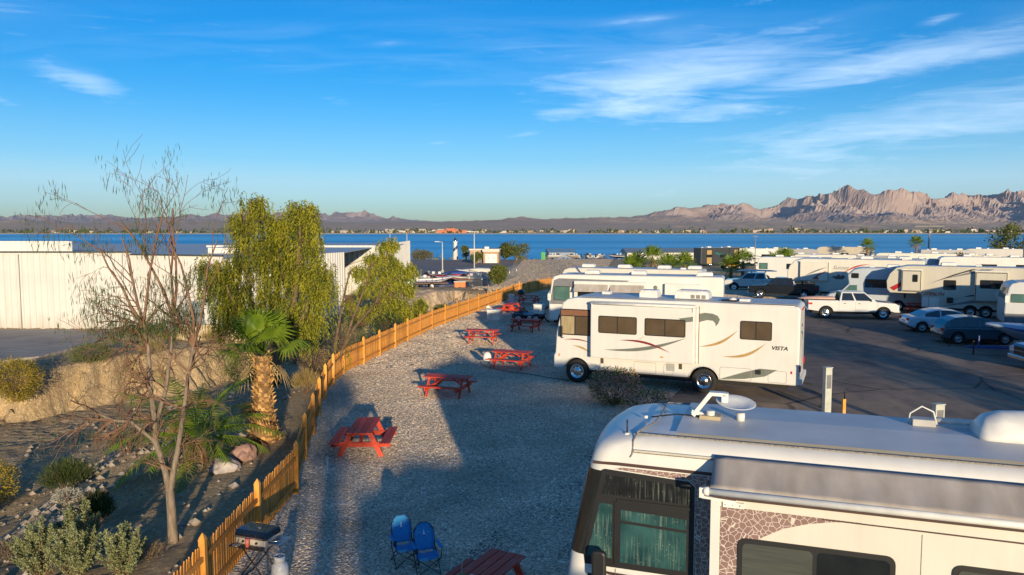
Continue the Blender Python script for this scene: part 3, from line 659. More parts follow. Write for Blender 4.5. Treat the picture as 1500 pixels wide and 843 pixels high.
MB().tube([(.3, -.3, .06), (.55, -.42, .16), (.72, -.5, .16), (.74, -.52, .0)], .016, 6).build('wheel_bar', M_blackm, g)
for k in (-.15, .15): MB().lathe([(.022, 0), (.02, .03)], (k, -.232, .80), 10, M=Matrix.Rotation(R(90), 4, 'X')).build('knob', M_blackm, g)
c = Matrix.Rotation(R(-20), 4, 'Z'); gp = lambda x, y, z: tuple(Vector((-4.78, 14.35, .012)) + c @ Vector((x, y, z)))
t = empty('pink_tumbler', gp(.02, -.335, .751), 0, 'pink tumbler standing on the front shelf of the gas grill', 'cup')
MB().lathe([(.034, 0), (.043, .165), (.04, .165), (.038, .15)], n=16).build('cup', mat('pink_plastic', (.62, .16, .12), .4), t)
t = empty('propane_tank', gp(.52, -.06, 0), 0, 'white propane tank standing under the grill side shelf', 'propane tank')
MB().lathe([(.10, 0), (.10, .03), (.135, .08), (.155, .14), (.155, .33), (.13, .40), (.06, .44), (.03, .45)], n=20).build('cylinder', mat('white_tank_paint', (.68, .67, .64), .4), t)
MB().lathe([(.10, .44), (.10, .55), (.095, .55), (.095, .44)], n=20).build('collar', mat('white_tank_paint'), t)
MB().lathe([(.02, .45), (.02, .52), (.03, .53), (.03, .55)], n=10).build('valve', M_steel, t)
t = empty('grill_tray', gp(-.22, -.335, .751), 0, 'small steel dish with tongs on the grill shelf', 'dish')
MB().lathe([(.075, 0), (.085, .012), (.08, .012), (.07, .004)], n=16).build('dish', M_steel, t)
MB().beam((0, -.01, .016), (.03, .02, .10), .012, .012).build('tongs', mat('copper_tongs', (.5, .22, .08), .35, metal=.8), t)

# ------------------------------------------------------------------ antenna dome, stakes, post
t = empty('dome_antenna', (-1.16, 36.4, .012), 0, 'white dome satellite antenna on a small stand in the gravel', 'antenna')
MB().lathe([(.19, .30), (.20, .34), (.20, .48), (.17, .60), (.10, .68), (.03, .71)], n=20).build('dome', M_whitec, t)
for k in range(3): MB().tube([(.08 * math.cos(k * 2.1), .08 * math.sin(k * 2.1), .31), (.2 * math.cos(k * 2.1), .2 * math.sin(k * 2.1), 0)], .014, 6).build('leg', mat('grey_metal', (.25, .25, .25), .5), t)
t = empty('site_stake', (-5.02, 20.9, .012), 0, 'short white stake in the gravel in front of the sunlit picnic table', 'stake')
MB().box(-.02, .02, -.012, .012, 0, .34).build('stick', M_whitec, t); MB().box(-.03, .03, -.018, .018, .34, .36).build('cap', M_whitec, t)
# ------------------------------------------------------------------ foliage tools
def leaf_mat(name, c, c2, rough=.55, tr=.25):
    if name in MATS: return MATS[name]
    def fn(t, b, mpn, mx):
        out = [n for n in t.nodes if n.type == 'OUTPUT_MATERIAL'][0]
        tl = t.nodes.new('ShaderNodeBsdfTranslucent'); t.links.new(mx.outputs[2], tl.inputs['Color'])
        ms = t.nodes.new('ShaderNodeMixShader'); ms.inputs[0].default_value = tr
        t.links.new(b.outputs[0], ms.inputs[1]); t.links.new(tl.outputs[0], ms.inputs[2]); t.links.new(ms.outputs[0], out.inputs['Surface'])
    return mat(name, c, rough, c2=c2, scale=2.2, spec=.25, fn=fn)
def leaf(mb, p, d, L, w_, rn, mi=0):
    d = d.normalized(); s_ = d.cross(Vector((rn.uniform(-1, 1), rn.uniform(-1, 1), rn.uniform(-1, 1))))
    if s_.length < 1e-3: s_ = Vector((1, 0, 0))
    s_.normalize()
    m = p + d * L * .5
    mb.add([p, m + s_ * w_ * .5, p + d * L, m - s_ * w_ * .5], [(0, 1, 2, 3)], mi)
def rdir(rn):
    while True:
        v = Vector((rn.uniform(-1, 1), rn.uniform(-1, 1), rn.uniform(-1, 1)))
        if .05 < v.length < 1: return v.normalized()
def grow(mb, p, d, L, r0, depth, rn, tips, droop=.0, kids=(3, 4), spread=.6, shrink=.68, n=4, minr=.004):
    """a limb of three bends and its side limbs"""
    pts = [p]; rr = [r0]; q = p.copy(); dd = d.normalized()
    steps = 4
    for k in range(steps):
        dd = (dd + rdir(rn) * .22 + Vector((0, 0, -droop))).normalized(); q = q + dd * L / steps
        pts.append(q.copy()); rr.append(max(minr, r0 * (1 - .55 * (k + 1) / steps)))
    mb.tube(pts, rr, n if r0 > .03 else 3, cap=False)
    tips.append((q.copy(), dd.copy(), depth))
    if depth <= 0: return
    for k in range(rn.randint(*kids)):
        t_ = rn.uniform(.3, 1.0); i = min(steps - 1, int(t_ * steps)); b = pts[i].lerp(pts[i + 1], t_ * steps - i)
        nd = (dd + rdir(rn) * spread * 1.5).normalized()
        grow(mb, b, nd, L * shrink * rn.uniform(.7, 1.15), max(minr, rr[i] * .6), depth - 1, rn, tips, droop, kids, spread, shrink, n, minr)
M_bark = mat('pale_bark', (.22, .17, .12), .9, c2=(.34, .27, .20), scale=6, stretch=(3, 3, .6), bump=.4, bscale=20, spec=.1)
M_twig = mat('brown_twig', (.16, .085, .055), .85, c2=(.24, .15, .10), scale=5, spec=.1)

# bare, thin-leaved tree at the wash
def bare_tree():
    rn = random.Random(21)
    M_dkbark = mat('grey_brown_bark', (.15, .115, .085), .9, c2=(.27, .215, .165), scale=6, stretch=(3, 3, .6), bump=.5, bscale=20, spec=.1)
    t = empty('bare_tree', (-7.25, 16.3, ground_z(-7.25, 16.3) - .05), 0, 'tall sparse tree with bare reddish twigs and wisps of green leaves', 'tree')
    zb = t.location.z
    mb = MB()
    def pl(pts, r0, r1): 
        v = [Vector((x, y, z)) for x, y, z in pts]; n_ = len(v); mb.tube(v, [lerp(r0, r1, i / (n_ - 1)) for i in range(n_)], 8, cap=False); return v
    pl([(0, 0, 0), (-.02, .03, .55), (-.03, 0, 1.15)], .11, .09)
    A = pl([(-.03, 0, 1.1), (-.14, .05, 1.6), (-.30, .02, 2.2), (-.28, -.05, 2.7), (-.36, .0, 3.4), (-.42, .1, 4.2), (-.48, .05, 4.7)], .075, .035)
    B = pl([(-.03, 0, 1.1), (.08, -.03, 1.6), (.17, .02, 2.1), (.30, .08, 2.9), (.42, .1, 3.7), (.48, .2, 4.2)], .07, .03)
    C = pl([(-.28, 0, 2.6), (-.12, .2, 3.3), (0, .25, 4.2), (.03, .3, 4.8)], .05, .025)
    Dd = pl([(-.30, .02, 2.2), (-.7, -.2, 2.7), (-1.0, -.3, 2.75), (-1.3, -.35, 2.9)], .04, .018)
    mb.build('trunk', M_dkbark, t)
    tw = MB(); tips = []
    for line, ds in ((A, (-.35, 0, 1)), (B, (.25, .1, .9)), (C, (.05, .2, 1)), (A[3:], (-.9, 0, .5)), (B[3:], (.45, .1, .4)), (Dd, (-.9, -.1, .2)), (A[2:], (-1, .1, .25))):
        for k, q in enumerate(line[1:]):
            for _ in range(3):
                d = Vector(ds) + rdir(rn) * 1.0
                f = (k + 1) / len(line)
                grow(tw, q, d, rn.uniform(.65, 1.1) * (.5 + .5 * f), .026, 2, rn, tips, .09, (3, 4), .55, .72, 4, .0045)
    for line, d in ((A, (-.25, 0, 1)), (C, (.05, 0, 1)), (A, (-.5, .1, 1)), (C, (-.15, .1, 1)), (B, (.1, 0, 1)), (B, (.3, 0, 1)), (C, (-.3, 0, 1.1)), (A, (.1, 0, 1.2))):
        grow(tw, line[-1], Vector(d), rn.uniform(1.8, 2.4), .034, 3, rn, tips, .05, (2, 3), .42, .62, 5, .004)
    tw.build('twigs', M_twig, t)
    lf = MB()
    for q, d, dep in tips:
        if dep > 1: continue
        hi = q.z > 4.6
        if rn.random() < (.6 if hi else .10):
            for _ in range(rn.randint(8, 20) if hi else 8):
                st = q + rdir(rn) * .22
                leaf(lf, st, Vector((rn.uniform(-.3, .3), rn.uniform(-.3, .3), -1)), rn.uniform(.10, .24), .014, rn)
    lf.build('leaves', leaf_mat('grey_green_leaf', (.05, .085, .03), (.10, .14, .05)), t)
    return t
bare_tree()

def weeping_tree(loc, name, label, seed, limbs, nstr, mats, slen=(.6, 1.5), leafL=.12, leafW=.016, per=16, trunk_r=.16, zmin=0., clump=1.):
    rn = random.Random(seed)
    t = empty(name, loc, 0, label, 'tree'); mb = MB(); tw = MB(); lf = MB(); tips = []
    for pts in limbs:
        v = [Vector(q) for q in pts]; n_ = len(v)
        mb.tube(v, [lerp(trunk_r, .035, i / (n_ - 1)) for i in range(n_)], 7, cap=False)
        for k in range(1, n_):
            for _ in range(4): 
                d = (v[k] - v[k - 1]).normalized() + rdir(rn) * .9; d.z = abs(d.z) * .6 + .1
                grow(tw, v[k], d, rn.uniform(.40, .72) * lerp(1.15, .35, k / (n_ - 1)), .022, 2, rn, tips, .10, (2, 4), .6, .7, 4, .005)
    mb.build('trunk', mat('brown_bark', (.11, .075, .05), .9, c2=(.18, .13, .09), scale=6, spec=.1), t); tag(tw.build('twigs', M_twig, t), kind='stuff')
    rn.shuffle(tips)
    tips = tips[:int(len(tips) * clump)]
    tips = tips * (1 + nstr // max(1, len(tips)))
    for q, d, dep in tips[:nstr]:
        if q.z < zmin: continue
        L = rn.uniform(*slen); p = q + rdir(rn) * rn.uniform(.1, .5); dd = (Vector((d.x, d.y, 0)) * .5 + rdir(rn) * .3 + Vector((0, 0, .1)))
        mi = 0 if rn.random() < .62 else 1
        for k in range(per):
            dd = (dd + Vector((0, 0, -.32))).normalized(); p = p + dd * L / per
            ld = dd + rdir(rn) * .75
            leaf(lf, p, ld, leafL * rn.uniform(.7, 1.3), leafW, rn, mi)
    lf.build('foliage', mats, t)
    return t
M_wil = [leaf_mat('willow_leaf', (.25, .26, .02), (.36, .34, .03), tr=.3), leaf_mat('willow_leaf_dark', (.09, .115, .02), (.15, .16, .025), tr=.3)]
weeping_tree((-9.4, 30.0, ground_z(-9.4, 30) - .1), 'weeping_tree', 'large weeping tree with drooping yellow green leaves beside the white building', 5,
             [[(0, 0, 0), (-.1, .1, 1.4), (-.4, 0, 2.6), (-.7, .1, 4.2), (-.85, .2, 5.4), (-.7, .15, 6.3), (-.62, .1, 7.0), (-.6, .1, 7.7)], [(0, 0, .6), (.4, -.1, 1.8), (.9, 0, 3.2), (1.15, .1, 4.8), (1.2, 0, 5.4), (1.3, 0, 6.2), (1.3, .1, 6.9), (1.25, .1, 7.4)],
              [(-.3, 0, 2.4), (-1.0, -.2, 3.6), (-1.6, -.2, 4.7), (-2.0, -.1, 5.3)], [(.3, 0, 1.6), (.2, .5, 3.4), (.2, .7, 4.6), (.3, .6, 5.4), (.35, .5, 6.1), (.3, .4, 6.8)], [(-.1, .1, 1.4), (-.9, .4, 2.4), (-1.4, .5, 3.6), (-1.7, .4, 4.6)],
              [(.6, 0, 2.4), (1.5, -.3, 3.4), (1.8, -.3, 4.4), (2.1, -.2, 5.0)]], 3800, M_wil, slen=(.3, 1.3), per=17, leafL=.14, leafW=.038, zmin=2.8, clump=.5)
M_pv = [leaf_mat('palo_verde_leaf', (.28, .29, .025), (.39, .37, .04), tr=.3), leaf_mat('palo_verde_leaf_dark', (.11, .14, .025), (.17, .19, .03), tr=.3)]
weeping_tree((-6.4, 33.9, ground_z(-9.2, 35.6) - .1), 'slender_tree', 'slender open tree with sparse foliage on thin grey branches behind the fan palm', 8,
             [[(-1.4, 0, 0), (-1.0, .1, 1.4), (-.5, 0, 2.8), (.05, .1, 4.2), (.3, 0, 5.0)], [(-1.4, 0, .3), (-1.3, .2, 1.8), (-1.0, .2, 3.4), (-.7, .3, 4.7)], [(-1.0, .1, 1.4), (-.4, -.2, 2.4), (.5, -.2, 3.4), (.9, -.2, 4.2)]],
             90, M_wil, slen=(.3, .8), per=11, leafL=.14, leafW=.03, trunk_r=.08)
weeping_tree((-8.1, 50.0, ground_z(-8.1, 50) - .1), 'palo_verde_tree', 'bright yellow green feathery tree outside the fence', 11,
             [[(0, 0, 0), (.1, 0, 1.6), (.0, .2, 3.2), (.1, .1, 4.6), (.15, 0, 5.7)], [(0, 0, .5), (-.6, .1, 1.8), (-1.2, 0, 3.0), (-1.6, 0, 4.0)], [(0, 0, .5), (.7, -.1, 1.8), (1.2, 0, 3.0), (1.5, .2, 4.0)],
              [(0, 0, 1.2), (-.3, .5, 2.6), (-.6, .7, 3.9), (-.7, .6, 4.8)], [(0, 0, 1), (.4, -.6, 2.4), (.7, -.7, 3.4), (.8, -.7, 4.3)], [(0, 0, .4), (-1.1, -.2, 1.2), (-2.0, -.2, 2.0)], [(0, 0, .4), (1.2, .2, 1.2), (2.0, .2, 1.9)]], 2600, M_pv, slen=(.25, .55), per=12, leafL=.16, leafW=.055, clump=.6, trunk_r=.11)

# ------------------------------------------------------------------ palms
M_frond = leaf_mat('palm_frond', (.10, .18, .014), (.20, .27, .025), .45, .25)
M_frond_dry = mat('dry_frond', (.30, .20, .09), .85, c2=(.42, .30, .14), scale=6, spec=.1)
M_boot = mat('palm_boot', (.42, .22, .07), .85, c2=(.66, .42, .17), scale=9, bump=.3, bscale=30, spec=.1)
M_core = mat('palm_core', (.15, .08, .035), .9, c2=(.24, .14, .06), scale=9)
def fan(mb, base, d, plen, R_, nseg, rn, mi=0, droop=.25, fold=.5):
    d = d.normalized(); up = Vector((0, 0, 1)); sx = d.cross(up)
    if sx.length < .05: sx = Vector((1, 0, 0))
    sx.normalize(); nrm = sx.cross(d).normalized()
    hub = base + d * plen + Vector((0, 0, -.06 * plen))
    mb.tube([base, base.lerp(hub, .5) + Vector((0, 0, .03)), hub], [.022, .016, .012], 4, mi)
    for k in range(nseg):
        a = (k / (nseg - 1) - .5) * R(235); L = R_ * (1 - .28 * (abs(a) / R(117)) ** 2) * rn.uniform(.92, 1.05)
        dv = d * math.cos(a) + sx * math.sin(a)
        sd = -d * math.sin(a) + sx * math.cos(a)
        cup = nrm * (fold * .22 * abs(math.sin(a)))
        w1_ = L * .052
        m = hub + (dv + cup) * L * .55; e = hub + (dv + cup * .8) * L + Vector((0, 0, -droop * L * rn.uniform(.6, 1.4)))
        off = nrm * (w1_ * .5)
        mb.add([hub, m - sd * w1_ + off * 0, m + off, m + sd * w1_ + off * 0, e], [(0, 1, 2), (0, 2, 3), (1, 4, 2), (2, 4, 3)], mi)
def fan_palm(name, loc, label, H, r0, r1, nf, R_, seed, skirt=10, boots=True, up=.2, nseg=24, group=None, plen=.6):
    rn = random.Random(seed); t = empty(name, loc, rn.uniform(0, 360), label, 'palm tree', group)
    mb = MB(); n_ = 9
    rad_ = lambda t_: r1 + (r0 - r1) * (1 - t_) ** 2.2
    prof = [(rad_(k / (n_ - 1)) * (1 + .04 * math.sin(k * 2.1)), H * k / (n_ - 1)) for k in range(n_)]
    mb.lathe(prof, n=12); tr = mb.build('trunk', M_core, t)
    if boots:
        b = MB(); rows = int(H / .085)
        for i in range(rows):
            z = H * (i + .3) / rows; r_ = rad_(z / H); k_ = 9
            for k in range(k_):
                a = 2 * math.pi * (k + (i % 2) * .5) / k_ + rn.uniform(-.08, .08)
                o = Vector((math.cos(a), math.sin(a), 0)); s_ = Vector((-math.sin(a), math.cos(a), 0))
                if rn.random() < .16: continue
                a += rn.uniform(-.12, .12); z += rn.uniform(-.02, .02)
                c0 = o * (r_ * .96) + Vector((0, 0, z)); h_ = rn.uniform(.07, .19); w_ = r_ * rn.uniform(.22, .36); out_ = rn.uniform(.02, .15)
                p = [c0 - s_ * w_, c0 + s_ * w_, c0 + o * out_ + s_ * w_ * .45 + Vector((0, 0, h_)), c0 + o * out_ - s_ * w_ * .45 + Vector((0, 0, h_)), c0 + o * out_ * .3 + Vector((0, 0, h_ * .8))]
                b.add(p, [(0, 1, 2, 3), (3, 2, 4), (0, 3, 4), (1, 4, 2)])
        tag(b.build('bark_scales', M_boot, tr), kind='stuff')
    for k in range(nf):
        f = k / max(1, nf - 1); el = lerp(80, -12, f ** 1.3) + rn.uniform(-8, 8); a = k * 2.399 + rn.uniform(-.2, .2)
        d = Vector((math.cos(a) * math.cos(R(el)), math.sin(a) * math.cos(R(el)), math.sin(R(el)) + up * .2))
        m = MB(); fan(m, Vector((0, 0, H - .05)) + d * r1 * .5, d, plen * rn.uniform(.8, 1.2), R_ * rn.uniform(.85, 1.1), nseg, rn, 0, .12 + .3 * f)
        m.build('frond', M_frond, t)
    m = MB()
    for k in range(skirt):
        a = k * 2.4; d = Vector((math.cos(a), math.sin(a), -1.1 + rn.uniform(-.4, .3)))
        fan(m, Vector((0, 0, H - .15)) + Vector((math.cos(a), math.sin(a), 0)) * r1, d, plen * .5, R_ * .6, max(7, nseg // 2), rn, 0, .5)
    if skirt: m.build('dry_fronds', M_frond_dry, t)
    return t
fan_palm('fan_palm', (-7.72, 24.0, ground_z(-7.72, 24.) - .05), 'fan palm with a thick orange scaly trunk close to the fence', 2.75, .44, .21, 12, .98, 3, skirt=3, nseg=26, plen=.75, up=2.2)

def feather_palm(loc, label, seed, nf=22, L=2.0):
    rn = random.Random(seed); t = empty('feather_palm', loc, 0, label, 'palm tree')
    MB().lathe([(.30, 0), (.34, .15), (.30, .5), (.22, .75), (.1, .9)], n=12).build('trunk', M_core, t)
    for k in range(nf):
        a = k * 2.399; el = lerp(70, 5, k / nf) + rn.uniform(-6, 6); d = Vector((math.cos(a) * math.cos(R(el)), math.sin(a) * math.cos(R(el)), math.sin(R(el))))
        m = MB(); p = Vector((0, 0, .75)); pts = [p.copy()]; n_ = 14; LL = L * rn.uniform(.8, 1.15)
        for i in range(n_):
            d = (d + Vector((0, 0, -.085))).normalized(); p = p + d * LL / n_; pts.append(p.copy())
            s_ = d.cross(Vector((0, 0, 1))).normalized()
            for sgn in (-1, 1):
                for h_ in (0, .5):
                    b = p - d * LL / n_ * h_; ld = (s_ * sgn + d * .7 + Vector((0, 0, -.25 + .3 * math.sin(i)))).normalized(); ll = .42 * math.sin(math.pi * (i + 1.5) / (n_ + 2)) + .08
                    w_ = d * .034
                    m.add([b - w_, b + w_, b + ld * ll + Vector((0, 0, -.10 * ll))], [(0, 1, 2)])
        m.tube(pts, [.02 * (1 - i / 16) for i in range(len(pts))], 4)
        m.build('frond', M_frond, t)
    m = MB()
    for k in range(12):
        a = k * 2.2; m.tube([(.2 * math.cos(a), .2 * math.sin(a), .7), (.55 * math.cos(a), .55 * math.sin(a), .5), (.65 * math.cos(a), .65 * math.sin(a), .02)], [.02, .015, .006], 4)
    m.build('dry_fronds', M_frond_dry, t)
feather_palm((-9.2, 22.4, ground_z(-9.2, 22.4) - .03), 'low feather palm with drooping fronds behind the bare tree trunk', 9, 27, 2.7)

# ------------------------------------------------------------------ shrubs and rocks
def shrub(name, loc, label, rad, h, mats, seed, nstem=14, nleaf=1500, lL=.05, lW=.02, mode='ball', group=None, stem_m=None, flowers=None):
    rn = random.Random(seed); z0 = ground_z(loc[0], loc[1]) if len(loc) < 3 else loc[2]
    t = empty(name, (loc[0], loc[1], z0 - .03), 0, label, 'shrub', group)
    st = MB(); lf = MB(); fl = MB(); stems = []
    for k in range(nstem):
        a = rn.uniform(0, 6.283); r_ = rad * math.sqrt(rn.random()); tip = Vector((math.cos(a) * r_, math.sin(a) * r_, h * (1 - .45 * (r_ / rad) ** 2) * rn.uniform(.75, 1.05)))
        mid = Vector((tip.x * .45, tip.y * .45, tip.z * .5)) + rdir(rn) * .06
        st.tube([(tip.x * .12, tip.y * .12, 0), mid, tip], [.012, .009, .004], 4, cap=False); stems.append((mid, tip))
    st.build('stems', stem_m or M_twig, t)
    for k in range(nleaf):
        if mode == 'spike':
            mid, tip = stems[rn.randrange(nstem)]; f = rn.random() ** .7; c_ = mid.lerp(tip, f) if rn.random() < .8 else Vector((mid.x * f * 1.2, mid.y * f * 1.2, mid.z * f)); p = c_ + rdir(rn) * .05 * (1.4 - f); d = rdir(rn) + Vector((0, 0, .7))
        elif mode == 'broom':
            a = rn.uniform(0, 6.283); r_ = rad * rn.random() ** .5; top = Vector((math.cos(a) * r_, math.sin(a) * r_, h * math.sqrt(max(.05, 1 - .8 * (r_ / rad) ** 2)))); p = Vector((top.x * .3, top.y * .3, 0)).lerp(top, rn.uniform(.35, .95)); d = (top - Vector((top.x * .3, top.y * .3, 0))).normalized() + rdir(rn) * .25
        else:
            v = rdir(rn); q = .55 + .45 * rn.random(); lump = 1 + .22 * noise.noise(v * 2.3 + Vector((seed, 0, 0))); p = Vector((v.x * rad * q * lump, v.y * rad * q * lump, h * .5 + v.z * h * .5 * q * lump)); d = v + rdir(rn) * .8
            if p.z < .02: p.z = rn.uniform(.02, h * .3)
        mi = 0 if rn.random() < .6 else len(mats) - 1
        leaf(lf, p, d, lL * rn.uniform(.6, 1.4), lW, rn, mi)
        if flowers and rn.random() < .13 and p.z > h * .25:
            for _ in range(3): leaf(fl, p + rdir(rn) * .03 + Vector((p.x, p.y, 0)).normalized() * .05, rdir(rn) + Vector((0, 0, .4)), .05, .045, rn)
    lf.build('foliage', mats, t)
    if flowers: fl.build('flowers', flowers, t)
    return t
G_sage = [leaf_mat('sage_leaf', (.24, .27, .12), (.36, .38, .19)), leaf_mat('sage_leaf_dark', (.13, .16, .07), (.20, .22, .10))]
G_yel = [leaf_mat('yellow_bush_leaf', (.34, .25, .02), (.46, .34, .04)), leaf_mat('yellow_bush_dark', (.11, .11, .02), (.18, .16, .03))]
G_grn = [leaf_mat('creosote_leaf', (.055, .085, .018), (.10, .13, .03)), leaf_mat('creosote_dark', (.03, .05, .014), (.055, .075, .02))]
G_gry = [leaf_mat('grey_bush_leaf', (.15, .145, .09), (.24, .22, .14)), leaf_mat('grey_bush_dark', (.08, .085, .05), (.13, .13, .08))]
G_mid = [leaf_mat('mid_bush_leaf', (.12, .15, .03), (.19, .20, .045)), leaf_mat('mid_bush_dark', (.06, .08, .02), (.10, .11, .03))]
G_dry = [leaf_mat('dry_brush', (.24, .16, .09), (.34, .25, .15)), leaf_mat('dry_brush_dark', (.14, .10, .06), (.20, .15, .09))]
M_pink = leaf_mat('oleander_bloom', (.74, .33, .33), (.84, .50, .48)); G_ole = [leaf_mat('oleander_leaf', (.14, .18, .05), (.22, .25, .08)), leaf_mat('oleander_dark', (.04, .055, .022), (.07, .085, .03))]
shrub('oleander', (3.85, 28.75), 'round oleander bush with pink flowers in front of the vista motorhome wheel', 1.05, 1.45, G_ole, 31, 30, 5200, .09, .025, flowers=M_pink)
shrub('oleander', (4.75, 26.6), 'smaller pink oleander half hidden behind the near motorhome roof', .75, 1.1, G_ole, 32, 20, 2600, .09, .025, flowers=M_pink)
for i, (x, y, r_, h, lab) in enumerate([(-9.5, 15.3, .6, 1.25, 'grey green sage shrub at the bottom left corner of the picture'), (-8.6, 15.0, .6, 1.15, 'grey green sage shrub, the middle one of three at the bottom left'), (-7.55, 14.7, .5, 1.1, 'grey green sage shrub, the rightmost of three at the bottom left'), (-9.2, 16.2, .5, 1.3, 'grey green sage shrub behind the other three at the bottom left')]):
    shrub('sage_shrub', (x, y), lab, r_, h, G_sage, 40 + i, 34, 7500, .048, .024, 'spike', 'sage shrubs at the bottom left')
shrub('broom_shrub', (-10.1, 18.6), 'round dark green broom shrub on the slope left of the bare tree', .42, .85, G_grn, 50, 16, 2600, .16, .012, 'broom')
shrub('broom_shrub', (-13.2, 22.8), 'larger green broom shrub on the rubble slope', .8, 1.0, G_grn, 51, 18, 3200, .18, .014, 'broom')
shrub('broom_shrub', (-12.4, 24.8), 'grey green broom shrub on the rubble slope near the feather palm', .7, .8, G_gry, 52, 18, 2200, .16, .014, 'broom')
shrub('yellow_bush', (-23.6, 36.8, -1.7), 'golden bush hanging over the top of the eroded bank', 1.15, 2.1, G_yel, 53, 26, 6500, .12, .03)
shrub('yellow_bush', (-17.8, 26.0), 'dark bush with yellow sunlit tips at the left picture edge in the wash', .95, 1.5, G_yel, 54, 20, 3800, .10, .03)
shrub('green_bush', (-17.2, 23.2), 'dark green bush at the left picture edge below the yellow tipped one', .9, 1.3, G_grn, 55, 20, 3500, .10, .02, 'broom')
shrub('green_bush', (-22.3, 41.2), 'yellow green bush on top of the bank right of the golden bush', 1.1, 1.0, G_mid, 56, 20, 3000, .10, .03)
shrub('green_bush', (-23.4, 49.6), 'small bright green bush at the foot of the white building', .8, .95, G_mid, 57, 14, 1800, .14, .03, 'broom')
shrub('yellow_bush', (-21.3, 48.8), 'brown yellow rounded bush at the corner of the white building', 1.0, 1.3, G_yel, 58, 16, 2200, .11, .03)
shrub('white_bush', (-12.2, 21.0), 'small whitish brittle bush on the rubble ridge', .38, .4, [leaf_mat('white_brittle', (.36, .35, .27), (.48, .46, .36))], 59, 12, 900, .06, .02)
shrub('white_bush', (-11.6, 27.2), 'pale grey brittle bush on the slope behind the feather palm', .7, .55, G_gry, 60, 12, 1300, .08, .02)
shrub('dry_brush', (-11.3, 17.2), 'dry straw coloured brush on the rubble slope', .7, .45, G_dry, 61, 14, 1800, .13, .008, 'broom')
shrub('dry_brush', (-7.6, 15.6), 'dry brown brush at the foot of the bare tree', .5, .35, G_dry, 62, 10, 900, .13, .008, 'broom')
HB = [(-8.7, 38.2, 1.0, 1.7, G_gry, 'grey bush against the back of the fence beyond the fan palm'), (-8.9, 42.6, 1.2, 2.2, G_mid, 'dense green bush behind the fence left of the yellow green tree'), (-11.2, 40.2, 1.5, 1.8, G_gry, 'wide grey brush behind the slender tree'),
      (-12.4, 36.2, 1.0, 1.3, G_mid, 'olive bush at the weeping tree foot'), (-7.4, 46.6, .9, 1.5, G_grn, 'dark green bush at the foot of the yellow green tree'), (-13.5, 45.5, 1.6, 2.2, G_mid, 'tall olive bush in front of the white building'), (-6.9, 54.2, 1.2, 1.2, G_mid, 'low bright bush outside the fence beside the sand mound'), (-5.2, 58.0, .8, .9, G_mid, 'small leafy bush peeking over the fence'),
      (-9.0, 35.2, .7, 1.4, G_dry, 'dry brown bush behind the fence bend'), (-10.6, 33.2, .8, 1.0, G_grn, 'dark bush between the fan palm and the weeping tree')]
for i, (x, y, r_, h, gm, lab) in enumerate(HB): shrub('bush', (x, y), lab, r_, h, gm, 70 + i, 18, 2600, .12, .03, group='bushes behind the fence')

G_gold = [leaf_mat('golden_grass', (.40, .28, .09), (.54, .40, .16)), leaf_mat('golden_grass_dark', (.24, .17, .07), (.34, .25, .10))]
for i, (x, y, r_, h, lab) in enumerate(((-8.9, 26.6, .45, .7, 'golden dry grass tuft between the fan palm and the fence'), (-8.2, 30.8, .6, .9, 'tall golden dry grass behind the fence bend'), (-10.9, 25.4, .5, .6, 'golden dry grass tuft left of the fan palm'), (-13.8, 19.4, .6, .5, 'flat golden dry grass on the rubble slope at the left'),
        (-26.5, 37.2, .7, .7, 'golden dry grass on the bank edge at the left'), (-20.2, 43.6, .8, .7, 'golden dry grass on the bank below the white building corner'), (-15.6, 50.2, .9, .9, 'golden dry grass at the low block wall'), (-18.2, 47.4, .8, .8, 'pale dry grass on the bank right of the corner bush'), (-12.5, 30.5, .7, .6, 'dry grass patch left of the weeping tree'))):
    shrub('dry_tuft', (x, y), lab, r_, h, G_gold, 120 + i, 10, 1500, .26, .010, 'broom', 'dry grass tufts on the slope')
def boulder(loc, r_, label, m, seed):
    bm = bmesh.new(); bmesh.ops.create_icosphere(bm, subdivisions=3, radius=1)
    for v in bm.verts:
        n_ = v.co.normalized(); k = 1 + .28 * noise.noise(n_ * 1.3 + Vector((seed, 0, 0))) + .14 * noise.cell(n_ * 2.2 + Vector((seed, 3, 0))) + .06 * noise.noise(n_ * 5)
        v.co = Vector((n_.x * r_[0], n_.y * r_[1], n_.z * r_[2])) * k
    me = bpy.data.meshes.new('boulder'); bm.to_mesh(me); bm.free(); me.materials.append(m)
    o = bpy.data.objects.new('boulder', me); col.objects.link(o); o.location = loc
    return tag(o, label, 'boulder', 'boulders beside the fan palm')
boulder((-7.95, 21.3, ground_z(-7.95, 21.3) + .12), (.40, .34, .30), 'white and brown patched boulder, the front one beside the fan palm', mat('patched_rock', (.16, .10, .085), .85, c2=(.46, .42, .40), scale=2.2, bump=.8, bscale=9), 2)
boulder((-7.72, 22.1, ground_z(-7.72, 22.1) + .16), (.34, .34, .30), 'reddish brown boulder, the rear one beside the fan palm', mat('red_rock', (.27, .155, .12), .85, c2=(.36, .22, .18), scale=2.2, bump=.8, bscale=9), 5)

